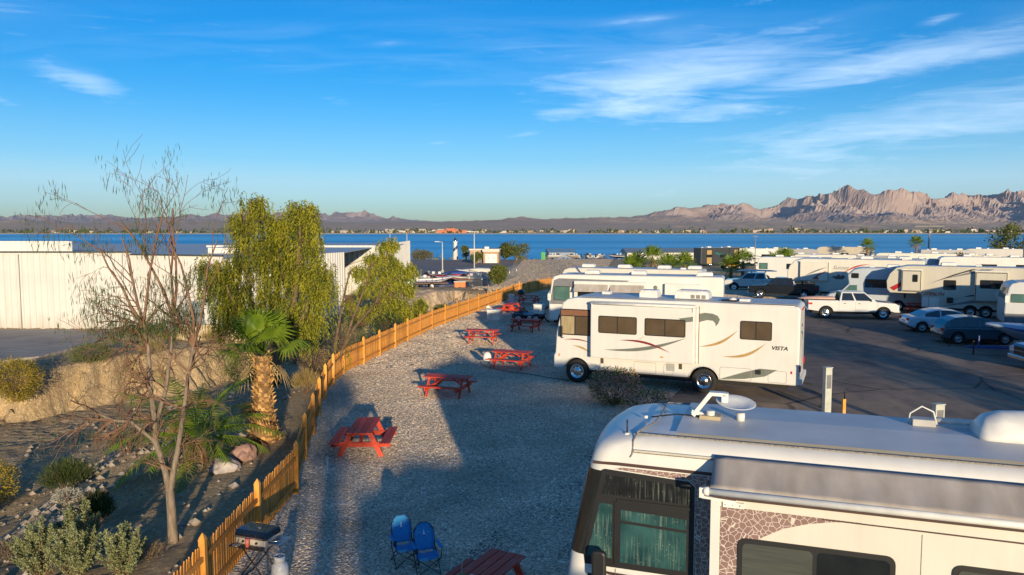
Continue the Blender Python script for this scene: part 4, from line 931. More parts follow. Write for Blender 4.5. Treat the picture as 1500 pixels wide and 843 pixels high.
# loose stones on the slope and in the wash
M_stone = mat('loose_stone', (.26, .21, .16), .9, c2=(.46, .40, .33), scale=1.5, spec=.1)
mb = MB(); rn = random.Random(4)
for k in range(2600):
    y = rn.uniform(13, 40); u = rn.uniform(1.0, 13)
    if rn.random() < .55: y = rn.uniform(15, 34); u = rn.gauss(6.7, 1.0)
    x = fence_x(y) - max(.8, u); s_ = rn.uniform(.02, .06) if rn.random() < .85 else rn.uniform(.07, .16)
    z = ground_z(x, y); o = Vector((x, y, z + s_ * .25))
    vs = [o + Vector(q) * s_ * rn.uniform(.7, 1.3) for q in ((1, 0, 0), (-1, 0, 0), (0, 1, 0), (0, -1, 0), (.1, .1, .75), (0, 0, -.6))]
    mb.add(vs, [(0, 2, 4), (2, 1, 4), (1, 3, 4), (3, 0, 4), (2, 0, 5), (1, 2, 5), (3, 1, 5), (0, 3, 5)])
tag(mb.build('loose_stones', M_stone), 'loose stones scattered over the slope of the wash', 'stones', kind='stuff')

t = empty('plant_stake', (4.35, 27.9, .012), 0, 'thin bamboo stake beside the oleander bush', 'stake'); MB().tube([(0, 0, 0), (.03, 0, 1.5)], .012, 5).build('stick', M_fence2, t); MB().lathe([(.03, 0), (.02, .04)], n=8).build('collar', M_fence2, t)
t = empty('white_sack', (-1.9, 62.0, .03), 20, 'small white sack lying at the foot of the fence', 'sack')
t.scale = (.55, .55, .55); MB().loft([[(x, y * w_, z * h_) for y, z in ((-1, 0), (-.9, .7), (-.3, 1), (.4, .95), (.9, .6), (1, 0))] for x, w_, h_ in ((-.35, .05, .1), (-.25, .2, .3), (0, .26, .42), (.2, .22, .35), (.34, .06, .12))]).build('sack', M_whitec, t); MB().tube([(.34, 0, .05), (.45, .02, .14)], .03, 6).build('tied_neck', M_whitec, t)
tag(MB().tube([(-1.1, 36.1, .05), (-.2, 35.0, .06), (.8, 34.4, .05), (1.6, 33.6, .05), (2.4, 33.0, .05), (3.2, 33.2, .2)], .014, 5).build('antenna_cable', M_blackm), 'thin black cable lying from the dome antenna to the vista motorhome', 'cable')
# ------------------------------------------------------------------ vehicle tools
M_tyre = mat('tyre_rubber', (.018, .018, .019), .85, var=.3, scale=12)
M_chrome = mat('chrome_rim', (.70, .70, .70), .18, metal=1., var=.05)
M_alloy = mat('alloy_rim', (.40, .40, .41), .35, metal=.8)
M_dark = mat('black_trim', (.012, .012, .013), .5)
M_under = mat('underbody', (.02, .019, .018), .9)
def fiberglass(name, c, var=.035, rough=.32):
    def fn(t, b, mpn, mx):
        # faint streaks of dust running down the sides
        wn = t.nodes.new('ShaderNodeTexNoise'); wn.inputs['Scale'].default_value = 2.2; wn.inputs['Detail'].default_value = 6
        m2 = t.nodes.new('ShaderNodeMapping'); m2.inputs['Scale'].default_value = (3.2, 3.2, .22); t.links.new(mpn.outputs[0], m2.inputs[0]); t.links.new(m2.outputs[0], wn.inputs['Vector'])
        mr = t.nodes.new('ShaderNodeMapRange'); mr.inputs['From Min'].default_value = .42; mr.inputs['From Max'].default_value = .75; mr.inputs['To Min'].default_value = 1.0; mr.inputs['To Max'].default_value = .945
        t.links.new(wn.outputs[0], mr.inputs[0])
        mu = t.nodes.new('ShaderNodeMix'); mu.data_type = 'RGBA'; mu.blend_type = 'MULTIPLY'; mu.inputs[0].default_value = 1
        t.links.new(mx.outputs[2], mu.inputs[6]); t.links.new(mr.outputs[0], mu.inputs[7]); t.links.new(mu.outputs[2], b.inputs['Base Color'])
    return mat(name, c, rough, var=var, scale=1.3, spec=.4, fn=fn, detail=6)
M_white = fiberglass('white_fiberglass', (.66, .65, .615))
M_cream2 = fiberglass('cream_fiberglass', (.64, .61, .53))
M_roofw = mat('rubber_roof', (.46, .47, .48), .42, c2=(.56, .57, .58), scale=1.2, detail=8, spec=.2)
M_ac = mat('ac_plastic', (.68, .67, .63), .45)
M_glassd = mat('tinted_glass', (.016, .018, .018), .06, spec=.7, coat=.3, var=.2)
M_glassb = mat('bronze_blind_glass', (.085, .06, .038), .12, spec=.6, c2=(.11, .08, .05), scale=2)
M_glassg = mat('teal_glass', (.05, .12, .11), .08, spec=.7, c2=(.10, .19, .165), scale=1.5)
M_redl = mat('red_lamp', (.45, .012, .01), .25); M_amber = mat('amber_lamp', (.65, .20, .02), .3); M_lamp = mat('clear_lamp', (.60, .62, .64), .12, spec=.8)
M_grey = mat('grey_paint', (.17, .175, .19), .4); M_tan = mat('gold_paint', (.40, .26, .10), .45); M_maroon = mat('maroon_paint', (.20, .02, .025), .45); M_olive = mat('olive_grey_paint', (.15, .165, .14), .45)
M_awn = mat('awning_fabric', (.33, .285, .24), .85, c2=(.46, .41, .36), scale=1.2, stretch=(3, 1, 1), detail=7)

def wheel(parent, x, y, r_, wd, side, rim=None, dual=False):
    """tyre with a rim as its piece; side = +1 left, -1 right"""
    Mx = Matrix.Rotation(R(-90 * side), 4, 'X')
    o = MB().lathe([(r_ * .55, 0), (r_ * .90, 0), (r_ * .99, wd * .12), (r_, wd * .3), (r_, wd * .7), (r_ * .985, wd * .88), (r_ * .90, wd), (r_ * .62, wd * .98), (r_ * .60, wd * .80)], (0, 0, 0), 24, M=Mx).build('wheel', M_tyre, parent)
    o.location = (x, y - side * wd, r_)
    mb = MB(); mb.lathe([(r_ * .60, wd * .78), (r_ * .60, wd * .99), (r_ * .55, wd * 1.0), (r_ * .50, wd * .86), (r_ * .24, wd * .90), (r_ * .20, wd * 1.02), (r_ * .10, wd * 1.05)], (0, 0, 0), 20, M=Mx)
    for k in range(8):
        a = k * math.pi / 4; c_ = Mx @ Vector((r_ * .38 * math.cos(a), r_ * .38 * math.sin(a), wd * .86))
        mb.lathe([(r_ * .05, 0), (r_ * .05, .02)], c_, 6, M=Mx, mi=1)
    mb.build('rim', [rim or M_chrome, M_under], o)
    return o
def arch_poly(pts, arches, zb):
    """outline of a body side in (x,z): arches = [(x, r)], bottom edge at zb; pts run over the top from rear bottom to front bottom"""
    out = list(pts)
    for x, r_, zc in sorted(arches, reverse=True):
        h = zb - zc; w_ = math.sqrt(max(0.01, r_ * r_ - h * h))
        a0 = math.atan2(h, w_)
        for k in range(9):
            a = lerp(a0, math.pi - a0, k / 8); out.append((x + r_ * math.cos(a), zc + r_ * math.sin(a)))
    return out
def side_sheet(parent, name, pts, y, m, th=.006):
    """thin piece on a vertical side: (x,z) outline, its back at y, towards +y or -y by the sign of th"""
    return MB().prism(pts, y, y + th).build(name, m, parent)
def window(parent, x0, x1, z0, z1, y, sgn, glass, frame=None, split=True, r_=.07, name='window'):
    o = MB().prism(rrect(x0, x1, z0, z1, r_), y, y + sgn * .018).build(name, frame or M_dark, parent)
    f = .035; xm = (x0 + x1) / 2
    pn = [(x0 + f, xm - .02), (xm + .02, x1 - f)] if split else [(x0 + f, x1 - f)]
    for a, b in pn: MB().prism(rrect(a, b, z0 + f, z1 - f, min(.04, r_ * .6)), y + sgn * .0185, y + sgn * .022).build('pane', glass, o)
    return o
def swoosh(p0, p1, b0, b1, n=14):
    """crescent between two bent lines with shared ends, (x,z)"""
    a, b = Vector(p0), Vector(p1); d = b - a; nn = Vector((-d.y, d.x)).normalized()
    up_ = [a + d * (k / n) + nn * b0 * math.sin(math.pi * k / n) for k in range(n + 1)]; lo_ = [a + d * (k / n) + nn * b1 * math.sin(math.pi * k / n) for k in range(1, n)]
    return [tuple(q) for q in up_] + [tuple(q) for q in reversed(lo_)]
def lettering(parent, text, size, loc, rot, m, name='lettering', shear=0., extr=.003, bold=0.):
    cu_ = bpy.data.curves.new(name, 'FONT'); cu_.body = text; cu_.size = size; cu_.extrude = extr; cu_.shear = shear; cu_.offset = bold; cu_.resolution_u = 3
    o = bpy.data.objects.new(name, cu_); col.objects.link(o)
    dg = bpy.context.evaluated_depsgraph_get(); me = bpy.data.meshes.new_from_object(o.evaluated_get(dg)); bpy.data.objects.remove(o)
    me.materials.clear(); me.materials.append(m)
    o = bpy.data.objects.new(name, me); col.objects.link(o); o.parent = parent; o.location = loc; o.rotation_euler = rot
    return o
LEFT = (R(90), 0, R(180)); RIGHT = (R(90), 0, 0)          # lettering on a vehicle's left / right side (x forward, y left)
def ac_unit(parent, x, y, z, L=1.0, w_=.7, h=.30, grille=True):
    o = MB().loft([[(x + sx * L / 2 * a, y + sy * w_ / 2 * b, z + zz) for sx, sy in ((1, 1), (-1, 1), (-1, -1), (1, -1))] for a, b, zz in ((1, 1, .02), (1, 1, h * .5), (.94, .92, h * .85), (.8, .75, h))], smooth=False).build('air_conditioner', M_ac, parent, bevel=.03)
    if grille:
        for k in range(3):
            xx = x - L * .42 + k * L * .16
            MB().box(xx, xx + L * .12, y + w_ * .485, y + w_ * .505, z + .05, z + h * .55).build('grille', mat('grille_grey', (.22, .21, .19), .7), o)
    return o
def vent(parent, x, y, z, s_=.4, h=.12):
    return MB().loft([[(x + sx * s_ / 2 * a, y + sy * s_ / 2 * a, z + zz) for sx, sy in ((1, 1), (-1, 1), (-1, -1), (1, -1))] for a, zz in ((1, 0), (1, h * .6), (.85, h))], smooth=False).build('roof_vent', M_ac, parent, bevel=.015)

# ------------------------------------------------------------------ the white motorhome in the middle
def vista():
    hd = 156.2; t = empty('motorhome', (6.81, 32.16, .012), hd, 'white motorhome lettered VISTA with green, red and gold swooshes', 'motorhome')
    X = lambda s_: 4.86 - s_
    W = 1.25
    top = [(X(9.72), .60), (X(9.72), 3.50), (X(9.62), 3.60), (X(6), 3.64), (X(.9), 3.62), (X(.5), 3.54), (X(.28), 3.38), (X(.02), 2.1), (X(-.03), 1.25), (X(-.10), 1.12), (X(-.10), .60)]
    poly = arch_poly(top, [(X(.93), .58, .50), (X(6.2), .60, .50)], .60)
    MB().prism(poly, -W, W).build('body', M_white, t, bevel=.07, seg=3)
    MB().prism([(X(9.6), 3.648), (X(9.6), 3.655), (X(1.0), 3.655), (X(1.0), 3.648)], -W + .14, W - .14).build('roof_membrane', M_roofw, t)
    MB().box(X(9.3), X(.4), -1.05, 1.05, .42, .597).build('chassis', M_under, t)
    for s_ in (.93, 6.2):
        for sd in (1, -1):
            wheel(t, X(s_), sd * 1.20, .50, .26, sd)
            MB().tube([(X(s_) + .61 * math.cos(a), sd * 1.253, .50 + .61 * math.sin(a)) for a in [R(12 + 156 * k / 12) for k in range(13)]], .018, 5).build('arch_trim', M_white, t)
    # cab side window
    cw = MB().prism(rrect(X(1.53), X(.20), 2.03, 3.13, .06), W, W + .02).build('cab_window', M_dark, t)
    MB().box(X(1.50), X(.24), W + .0205, W + .024, 2.86, 3.09).build('valance', mat('brown_valance', (.20, .09, .045), .6), cw)
    MB().box(X(.83), X(.25), W + .0205, W + .024, 2.08, 2.82).build('pane', mat('curtain_glass', (.30, .235, .13), .15, c2=(.42, .34, .20), scale=4, stretch=(4, 1, .4), spec=.6), cw)
    MB().box(X(1.49), X(.88), W + .0205, W + .024, 2.08, 2.82).build('pane', M_glassb, cw)
    for sd in (-1,):
        window(t, X(1.5), X(.35), 2.05, 2.95, sd * W, sd, M_glassd); window(t, X(5), X(3.6), 2.1, 2.9, sd * W, sd, M_glassd); window(t, X(8.4), X(7.2), 2.1, 2.9, sd * W, sd, M_glassd)
    # front window, lamps, bumper
    ws = MB(); a, b = Vector((X(.02) + .012, 0, 2.02)), Vector((X(.25) + .012, 0, 3.22))
    ws.add([(a.x, -1.12, a.z), (a.x, 1.12, a.z), (b.x, 1.12, b.z), (b.x, -1.12, b.z), (a.x - .03, -1.12, a.z), (a.x - .03, 1.12, a.z), (b.x - .03, 1.12, b.z), (b.x - .03, -1.12, b.z)], [(0, 1, 2, 3), (7, 6, 5, 4), (0, 4, 5, 1), (1, 5, 6, 2), (2, 6, 7, 3), (3, 7, 4, 0)]); ws.build('windshield', M_glassd, t)
    for sd in (-1, 1): MB().prism(rrect(sd * .95 - .2, sd * .95 + .2, .98, 1.2, .08), X(-.06), X(-.115), axis='x').build('headlight', M_lamp, t)
    MB().prism(rrect(-.55, .55, .72, 1.05, .05), X(-.06), X(-.112), axis='x').build('grille', M_dark, t)
    # slide-out
    S0, S1, y1 = X(5.87), X(1.66), W + .40
    sl = MB().box(S0, S1, W - .02, y1, 1.22, 3.40).build('slide_out', M_white, t, bevel=.03)
    MB().tube([(S0 - .02, y1 - .03, 3.455), (S1 + .02, y1 - .03, 3.455)], .05, 10).build('awning_roller', M_ac, sl)
    MB().add([(S0, W + .01, 3.52), (S1, W + .01, 3.52), (S1, y1 - .03, 3.508), (S0, y1 - .03, 3.508), (S0, W + .01, 3.515), (S1, W + .01, 3.515), (S1, y1 - .03, 3.503), (S0, y1 - .03, 3.503)], [(0, 1, 2, 3), (7, 6, 5, 4), (0, 3, 7, 4), (1, 5, 6, 2), (3, 2, 6, 7)]).build('slide_topper', M_white, sl)
    for e in (S0 + .05, S1 - .05): MB().beam((e, y1 + .012, 3.44), (e, y1 + .012, 3.26), .06, .024).build('awning_bracket', M_ac, sl)
    MB().box(S1 + .002, S1 + .012, W + .02, y1 - .04, 1.26, 3.36).build('seal_strip', M_ac, sl)
    MB().box(S0 - .10, S0 - .012, W + .001, W + .035, 1.2, 3.44).build('slide_trim', M_ac, t); MB().box(S0 - .125, S0 - .104, W + .001, W + .02, 1.2, 3.46).build('slide_seal', mat('brown_seal', (.12, .05, .03), .7), t)
    window(sl, X(3.60), X(2.0), 2.25, 2.96, y1, 1, M_glassb); window(sl, X(5.54), X(3.92), 2.25, 2.95, y1, 1, M_glassb)
    window(t, X(8.72), X(7.55), 2.26, 2.98, W, 1, M_glassb)
    # painted swooshes
    P = lambda *q: [(X(s_), z) for s_, z in q]
    side_sheet(sl, 'green_swoosh', [(X(s_), z) for s_, z in swoosh((2.22, 1.57), (5.58, 2.24), -.26, -.12)], y1 + .001, M_olive)
    side_sheet(sl, 'red_swoosh', [(X(s_), z) for s_, z in swoosh((2.86, 2.0), (4.94, 1.62), .20, .11)], y1 + .007, M_maroon)
    side_sheet(sl, 'gold_swoosh', [(X(s_), z) for s_, z in swoosh((3.6, 2.08), (3.93, 2.24), -.05, -.03)], y1 + .001, M_tan)
    MB().box(X(4.68), X(4.56), y1 + .001, y1 + .012, 1.40, 1.45).build('side_marker', M_amber, sl)
    hook = P((5.92, 3.16), (6.2, 3.22), (6.5, 3.20), (6.7, 3.12), (6.78, 2.98), (6.72, 2.82), (6.62, 2.70), (6.62, 2.82), (6.52, 2.92), (6.3, 2.94), (5.98, 2.84))
    side_sheet(t, 'green_hook', hook, W + .001, M_olive)
    side_sheet(sl, 'green_hook_end', P((5.25, 2.93 + .06), (5.82, 3.09), (5.82, 2.90), (5.56, 2.86)), y1 + .001, M_olive)
    side_sheet(t, 'gold_swoosh', [(X(s_), z) for s_, z in swoosh((5.96, 1.87), (7.47, 2.6), -.22, -.12)], W + .001, M_tan)
    side_sheet(t, 'gold_swoosh', [(X(s_), z) for s_, z in swoosh((6.9, 1.55), (8.52, 2.16), -.26, -.15)], W + .001, M_tan)
    side_sheet(t, 'green_swoosh', P((6.83, .66), (7.7, .72), (8.5, .88), (8.95, 1.16), (8.3, 1.17), (7.7, .98)), W + .001, M_olive)
    side_sheet(t, 'red_swoosh', [(X(s_), z) for s_, z in swoosh((.35, 1.82), (1.6, 1.74), .10, .05)], W + .001, M_maroon)
    side_sheet(t, 'gold_swoosh', [(X(s_), z) for s_, z in swoosh((.75, 1.60), (1.55, 1.32), .10, .02)], W + .001, M_tan)
    lettering(t, 'VISTA', .20, (X(8.70), W + .003, 1.93), LEFT, M_dark, shear=.25, bold=.006).scale = (1.15, 1, 1)
    # bays and small fittings along the skirt
    for a, b, z0, z1 in ((6.82, 8.0, .66, 1.13), (8.62, 9.28, .68, 1.12), (3.4, 4.3, .66, 1.10), (4.62, 5.0, .66, 1.06)):
        pts = rrect(X(b), X(a), z0, z1, .06)
        MB().tube([(q[0], W + .004, q[1]) for q in pts + pts[:1]], .008, 4, cap=False).build('bay_door', mat('seam_grey', (.33, .32, .30), .6), t)
    MB().box(X(5.05), X(4.72), W + .002, W + .012, .82, 1.12).build('vent_panel', mat('vent_grey', (.33, .34, .34), .6), t)
    for a in (1.98, 5.22): MB().box(X(a + .13), X(a), W + .002, W + .012, .92, 1.14).build('grate', mat('rust_grate', (.08, .05, .035), .7), t)
    MB().prism(rrect(X(8.35), X(8.14), .94, 1.12, .03), W, W + .02).build('fuel_hatch', M_dark, t)
    for a, z in ((.13, 1.16), (9.42, 1.10)): MB().box(X(a + .06), X(a), W + .001, W + .012, z - .05, z + .05).build('side_marker', M_amber if a < 1 else M_redl, t)
    # mirror on its arm
    mr_ = MB().prism(rrect(X(.36), X(.22), 1.96, 2.42, .05), W + .14, W + .20).build('mirror', M_dark, t, bevel=.02)
    MB().tube([(X(.33), W, 1.90), (X(.33), W + .13, 1.92), (X(.30), W + .17, 2.0)], .022, 6).build('mirror_arm', M_dark, mr_)
    # rear
    rx = X(9.72)
    MB().box(rx - .12, rx + .02, -1.2, 1.2, .62, .84).build('rear_bumper', M_white, t, bevel=.04)
    for sd in (-1, 1):
        MB().box(rx - .05, rx + .005, sd * 1.12 - .10, sd * 1.12 + .10, 1.12, 1.36).build('tail_light', M_redl, t, bevel=.02)
    MB().box(rx - .008, rx + .002, -.75, .45, 1.0, 2.0).build('engine_door', fiberglass('pale_door', (.60, .59, .56)), t, bevel=.003)
    for k in range(5): MB().box(rx - .03, rx + .002, -.6 + k * .28, -.5 + k * .28, 3.40, 3.46).build('clearance_light', M_redl, t)
    MB().prism(swoosh((-.55, 2.1), (.7, 2.55), .22, .12), rx - .006, rx - .001, axis='x').build('grey_swoosh', M_dark, t)
    lettering(t, 'VISTA', .14, (rx - .004, .4, 2.75), (R(90), 0, R(-90)), M_dark, shear=.25)
    MB().box(rx - .012, rx - .002, .82, 1.02, .88, 1.05).build('number_plate', mat('plate_yellow', (.55, .36, .06), .4), t)
    MB().beam((rx - .02, -.1, .52), (rx - .42, -.1, .46), .08, .08).build('tow_hitch', M_dark, t)
    # roof
    ac_unit(t, X(5.55), .25, 3.655, 1.35, .85, .36); vent(t, X(3.75), .1, 3.655, .75, .30); vent(t, X(7.6), .4, 3.655, .4, .10); vent(t, X(1.7), -.5, 3.655, .36)
    MB().lathe([(.16, 0), (.15, .08), (.07, .14)], (X(7.15), .55, 3.655), 14).build('tv_antenna', M_ac, t)
    MB().box(X(7.35), X(6.75), .25, .8, 3.66, 3.71).build('skylight', M_dark, t, bevel=.02)
    MB().tube([(X(9.5), W - .06, 3.60), (X(.9), W - .06, 3.60)], .02, 5).build('gutter', M_ac, t)
vista()

# ------------------------------------------------------------------ the near coach
def crackle_fn(t, b, mpn, mx):
    vo = t.nodes.new('ShaderNodeTexVoronoi'); vo.feature = 'DISTANCE_TO_EDGE'; vo.inputs['Scale'].default_value = 13.5; vo.inputs['Randomness'].default_value = 1
    t.links.new(mpn.outputs[0], vo.inputs['Vector'])
    mr = t.nodes.new('ShaderNodeMapRange'); mr.inputs['From Min'].default_value = .028; mr.inputs['From Max'].default_value = .042; t.links.new(vo.outputs['Distance'], mr.inputs[0])
    mm = t.nodes.new('ShaderNodeMix'); mm.data_type = 'RGBA'; mm.inputs[6].default_value = (.62, .55, .48, 1); t.links.new(mr.outputs[0], mm.inputs[0]); t.links.new(mx.outputs[2], mm.inputs[7])
    t.links.new(mm.outputs[2], b.inputs['Base Color'])
M_crackle = mat('crackle_paint', (.20, .125, .11), .4, c2=(.26, .165, .145), scale=2, fn=crackle_fn)
def scratched_fn(t, b, mpn, mx):
    # small pale specks and thin streaks, stretched downwards, in patches
    vo = t.nodes.new('ShaderNodeTexVoronoi'); vo.inputs['Scale'].default_value = 26
    m2 = t.nodes.new('ShaderNodeMapping'); m2.inputs['Scale'].default_value = (1.6, 1, .55); t.links.new(mpn.outputs[0], m2.inputs[0]); t.links.new(m2.outputs[0], vo.inputs['Vector'])
    wn = t.nodes.new('ShaderNodeTexNoise'); wn.inputs['Scale'].default_value = 30; m3 = t.nodes.new('ShaderNodeMapping'); m3.inputs['Scale'].default_value = (1.5, 1, .06); t.links.new(mpn.outputs[0], m3.inputs[0]); t.links.new(m3.outputs[0], wn.inputs['Vector'])
    mr = t.nodes.new('ShaderNodeMapRange'); mr.inputs['From Min'].default_value = .17; mr.inputs['From Max'].default_value = .08; t.links.new(vo.outputs['Distance'], mr.inputs[0])
    m4 = t.nodes.new('ShaderNodeMapRange'); m4.inputs['From Min'].default_value = .50; m4.inputs['From Max'].default_value = .74; m4.inputs['To Max'].default_value = .42; t.links.new(wn.outputs[0], m4.inputs[0])
    sp = t.nodes.new('ShaderNodeTexNoise'); sp.inputs['Scale'].default_value = 3.1; t.links.new(mpn.outputs[0], sp.inputs['Vector'])
    m5 = t.nodes.new('ShaderNodeMapRange'); m5.inputs['From Min'].default_value = .38; m5.inputs['From Max'].default_value = .72; t.links.new(sp.outputs[0], m5.inputs[0])
    ad = t.nodes.new('ShaderNodeMath'); ad.operation = 'MAXIMUM'; t.links.new(mr.outputs[0], ad.inputs[0]); t.links.new(m4.outputs[0], ad.inputs[1])
    mu = t.nodes.new('ShaderNodeMath'); mu.operation = 'MULTIPLY'; t.links.new(ad.outputs[0], mu.inputs[0]); t.links.new(m5.outputs[0], mu.inputs[1])
    mm = t.nodes.new('ShaderNodeMix'); mm.data_type = 'RGBA'; t.links.new(mu.outputs[0], mm.inputs[0]); t.links.new(mx.outputs[2], mm.inputs[6]); mm.inputs[7].default_value = (.46, .50, .40, 1)
    t.links.new(mm.outputs[2], b.inputs['Base Color'])
M_spotglass = mat('speckled_glass', (.010, .038, .042), .10, c2=(.035, .10, .095), scale=2.4, spec=.7, fn=scratched_fn)
M_spotdark = mat('speckled_dark_glass', (.008, .009, .010), .12, c2=(.014, .016, .017), scale=1.3, spec=.6, fn=scratched_fn)
def coach(loc, hd, label, full=True):
    t = empty('motor_coach', loc, hd, label, 'motorhome')
    W = 1.275; rear = -9.9
    LV = [(.35, 0, .95, .22), (1.0, 0, .98, .24), (1.5, 0, .97, .24), (1.95, 0, .92, .24), (2.4, 0, .83, .24), (2.9, 0, .72, .24), (3.25, 0, .645, .24), (3.42, .0, .60, .26), (3.50, .012, .57, .28), (3.58, .04, .52, .32), (3.64, .085, .44, .38), (3.69, .15, .32, .44), (3.722, .22, .16, .50), (3.735, .30, .0, .52)]
    def ring(z, ins, xf, rr, out=0.):
        pts = []; y = W - ins + out; n_ = 8
        for k in range(n_ + 1):
            a = R(90 * k / n_); pts.append((xf + out - rr + rr * math.sin(a) , y - rr + rr * math.cos(a)))
        left = [(rear + ins, y)] + pts
        front = [(xf + out + .10 * (1 - (yy / (y - rr)) ** 2) * .9, yy) for yy in [(y - rr) * q for q in (.75, .5, .25, 0, -.25, -.5, -.75)]]
        right = [(a_, -b_) for a_, b_ in reversed(left)]
        return [(a_, b_, z) for a_, b_ in left + front + right]
    rings = [ring(*q) for q in LV] + [ring(3.775, .75, -.75, .4), ring(3.79, 1.1, -1.1, .1)]
    body = MB().loft(rings).build('body', M_white, t)
    # windscreen band round the front
    g = MB(); zz = [1.97, 2.4, 2.9, 3.22]; rows = []
    for z in zz:
        xf = interp([(q[0], q[2]) for q in LV], z); r_ = ring(z, 0, xf, .24, .008); rows.append(r_[1:-1])
    n_ = len(rows[0]); g.add([q for r_ in rows for q in r_], [(i * n_ + k, i * n_ + k + 1, (i + 1) * n_ + k + 1, (i + 1) * n_ + k) for i in range(len(rows) - 1) for k in range(n_ - 1)], 0, True)
    wsd = g.build('windshield', M_glassd, t)
    MB().beam((.93, 0, 1.98), (.76, 0, 3.2), .03, .03).build('windshield_post', M_dark, wsd)
    for sd in (1, -1): MB().box(.955, .985, sd * .85 - .22, sd * .85 + .22, .75, .98).build('headlight', M_lamp, t)
    roofm = MB().add([(rear + .5, -.98, 3.792), (-.55, -.98, 3.776), (-.55, .98, 3.776), (rear + .5, .98, 3.792), (rear + .5, 0, 3.83), (-.55, 0, 3.815)], [(0, 1, 5, 4), (4, 5, 2, 3)]).build('roof_membrane', M_roofw, t)
    M_seam = mat('roof_seam', (.10, .09, .08), .8, c2=(.30, .28, .25), scale=40)
    for sd in (1, -1):
        MB().box(rear + .3, .0, sd * 1.035 - .022, sd * 1.035 + .022, 3.728, 3.745).build('roof_seam', M_seam, t)
    MB().tube([(-.02, 1.06, 3.745), (-.20, .55, 3.785), (-.22, 0, 3.80), (-.2, -.55, 3.785), (-.02, -1.06, 3.745)], .012, 5).build('cap_seam', M_seam, t)
    MB().tube([(-.02, 1.06, 3.745), (.0, 1.2, 3.66), (.0, W + .004, 3.5), (.03, W + .004, 3.45)], .010, 5).build('cap_seam', M_seam, t)
    MB().box(rear + .2, -.02, W - .03, W + .012, 3.535, 3.56).build('gutter', mat('gutter_cream', (.50, .47, .40), .5), t)
    MB().box(rear + .2, -.02, W - .002, W + .004, 3.518, 3.532).build('gutter_seam', M_seam, t)
    M_stripe = mat('brown_stripe', (.07, .04, .035), .4)
    side_sheet(t, 'dark_stripe', [(.56, 3.31), (.56, 3.345), (.2, 3.36), (-1.4, 3.345), (-1.4, 3.30), (.2, 3.315)], W + .001, M_stripe)
    # cab glazing
    ca = side_sheet(t, 'cab_glazing', [(.42, 3.235), (.38, 3.25), (-.78, 3.19), (-.86, 3.12), (-.86, 1.84), (.66, 1.84), (.68, 2.0)], W + .001, M_dark, .014)
    yo = W + .0155
    side_sheet(ca, 'upper_pane', [(.36, 3.17), (-.76, 3.125), (-.80, 3.08), (-.80, 2.87), (.42, 2.89)], yo, M_spotdark, .005)
    side_sheet(ca, 'quarter_pane', [(.45, 2.76), (.27, 2.75), (.27, 1.97), (.63, 1.97)], yo, M_spotglass, .005)
    side_sheet(ca, 'sliding_pane', [(.15, 2.50), (-.76, 2.47), (-.76, 1.93), (.15, 1.93)], yo, M_spotglass, .005)
    side_sheet(ca, 'vent_pane', [(.15, 2.69), (-.76, 2.66), (-.76, 2.51), (.15, 2.54)], yo, M_spotglass, .005)
    for x0, x1, z0, z1 in ((.20, -.84, 2.795, 2.84), (.235, .20, 1.9, 2.80)): MB().box(min(x0, x1), max(x0, x1), yo, yo + .018, z0, z1).build('frame_bar', M_dark, ca)
    # crackle paint
    side_sheet(t, 'crackle_panel', [(.25, 3.262), (.15, 3.29), (-1.4, 3.29), (-1.4, .9), (-.87, .9), (-.87, 3.13), (-.79, 3.20)], W + .0008, M_crackle, .004)
    side_sheet(t, 'lower_stripe', [(.6, 1.80), (.3, 1.76), (-.86, 1.74), (-.86, 1.70), (.3, 1.72)], W + .001, M_stripe)
    MB().box(.44, .62, W, W + .012, 1.60, 1.70).build('name_badge', M_dark, t)
    MB().tube([(.22, W + .004, 1.82), (.22, W + .004, .6)], .006, 4).build('door_seam', M_seam, t)
    mi_ = MB().prism(rrect(.30, .50, 1.72, 2.16, .06), W + .20, W + .30).build('mirror', M_dark, t, bevel=.03)
    MB().tube([(.36, W, 1.62), (.38, W + .16, 1.60), (.40, W + .25, 1.74)], .025, 7).build('mirror_arm', M_dark, mi_)
    MB().box(.10, .2, W, W + .04, 1.58, 1.72).build('door_handle', M_dark, t)
    # slide-out with its awning
    y1 = W + .55; S1, S0 = -1.13, -7.4
    sl = MB().box(S0, S1, W - .02, y1, .95, 3.20).build('slide_out', M_cream2, t, bevel=.025)
    MB().box(S1 - .10, S1 + .012, y1 - .004, y1 + .012, .95, 3.18).build('corner_trim', M_white, sl, bevel=.004)
    arch = [(S1 - .11, 3.10), (-2.9, 3.085), (-2.6, 3.06), (-2.3, 3.0), (-2.0, 2.90), (-1.75, 2.75), (-1.58, 2.55), (-1.48, 2.3), (-1.44, 2.0), (-1.44, .96), (S1 - .11, .96)]
    side_sheet(sl, 'crackle_panel', arch, y1 + .001, M_crackle, .004)
    side_sheet(sl, 'brown_line', [(-2.45, 3.085), (-7.3, 3.06), (-7.3, 3.035), (-2.45, 3.07)], y1 + .006, M_stripe, .003)
    for x0, x1 in ((-3.28, -1.46), (-5.75, -3.88)):
        w_ = MB().prism(rrect(x0, x1, 1.75, 2.72, .10), y1, y1 + .02).build('window', M_dark, sl)
        M_bl = mat('blind_glass', (.06, .065, .055), .14, c2=(.085, .09, .075), scale=30, stretch=(.05, 1, 1), spec=.6)
        for a, b, m in ((x0 + .06, x0 + (x1 - x0) * .48, M_glassd), (x0 + (x1 - x0) * .51, x1 - .06, M_bl)): MB().prism(rrect(a, b, 1.81, 2.66, .06), y1 + .0205, y1 + .025).build('pane', m, w_)
    yr = y1 + .08; zr = 3.30
    aw = MB(); n_ = 8; prof = [(lerp(W + .012, yr, k / n_), lerp(3.60, zr + .048, k / n_) - .012 * math.sin(math.pi * k / n_)) for k in range(n_ + 1)]
    ln_ = 40; vs = []
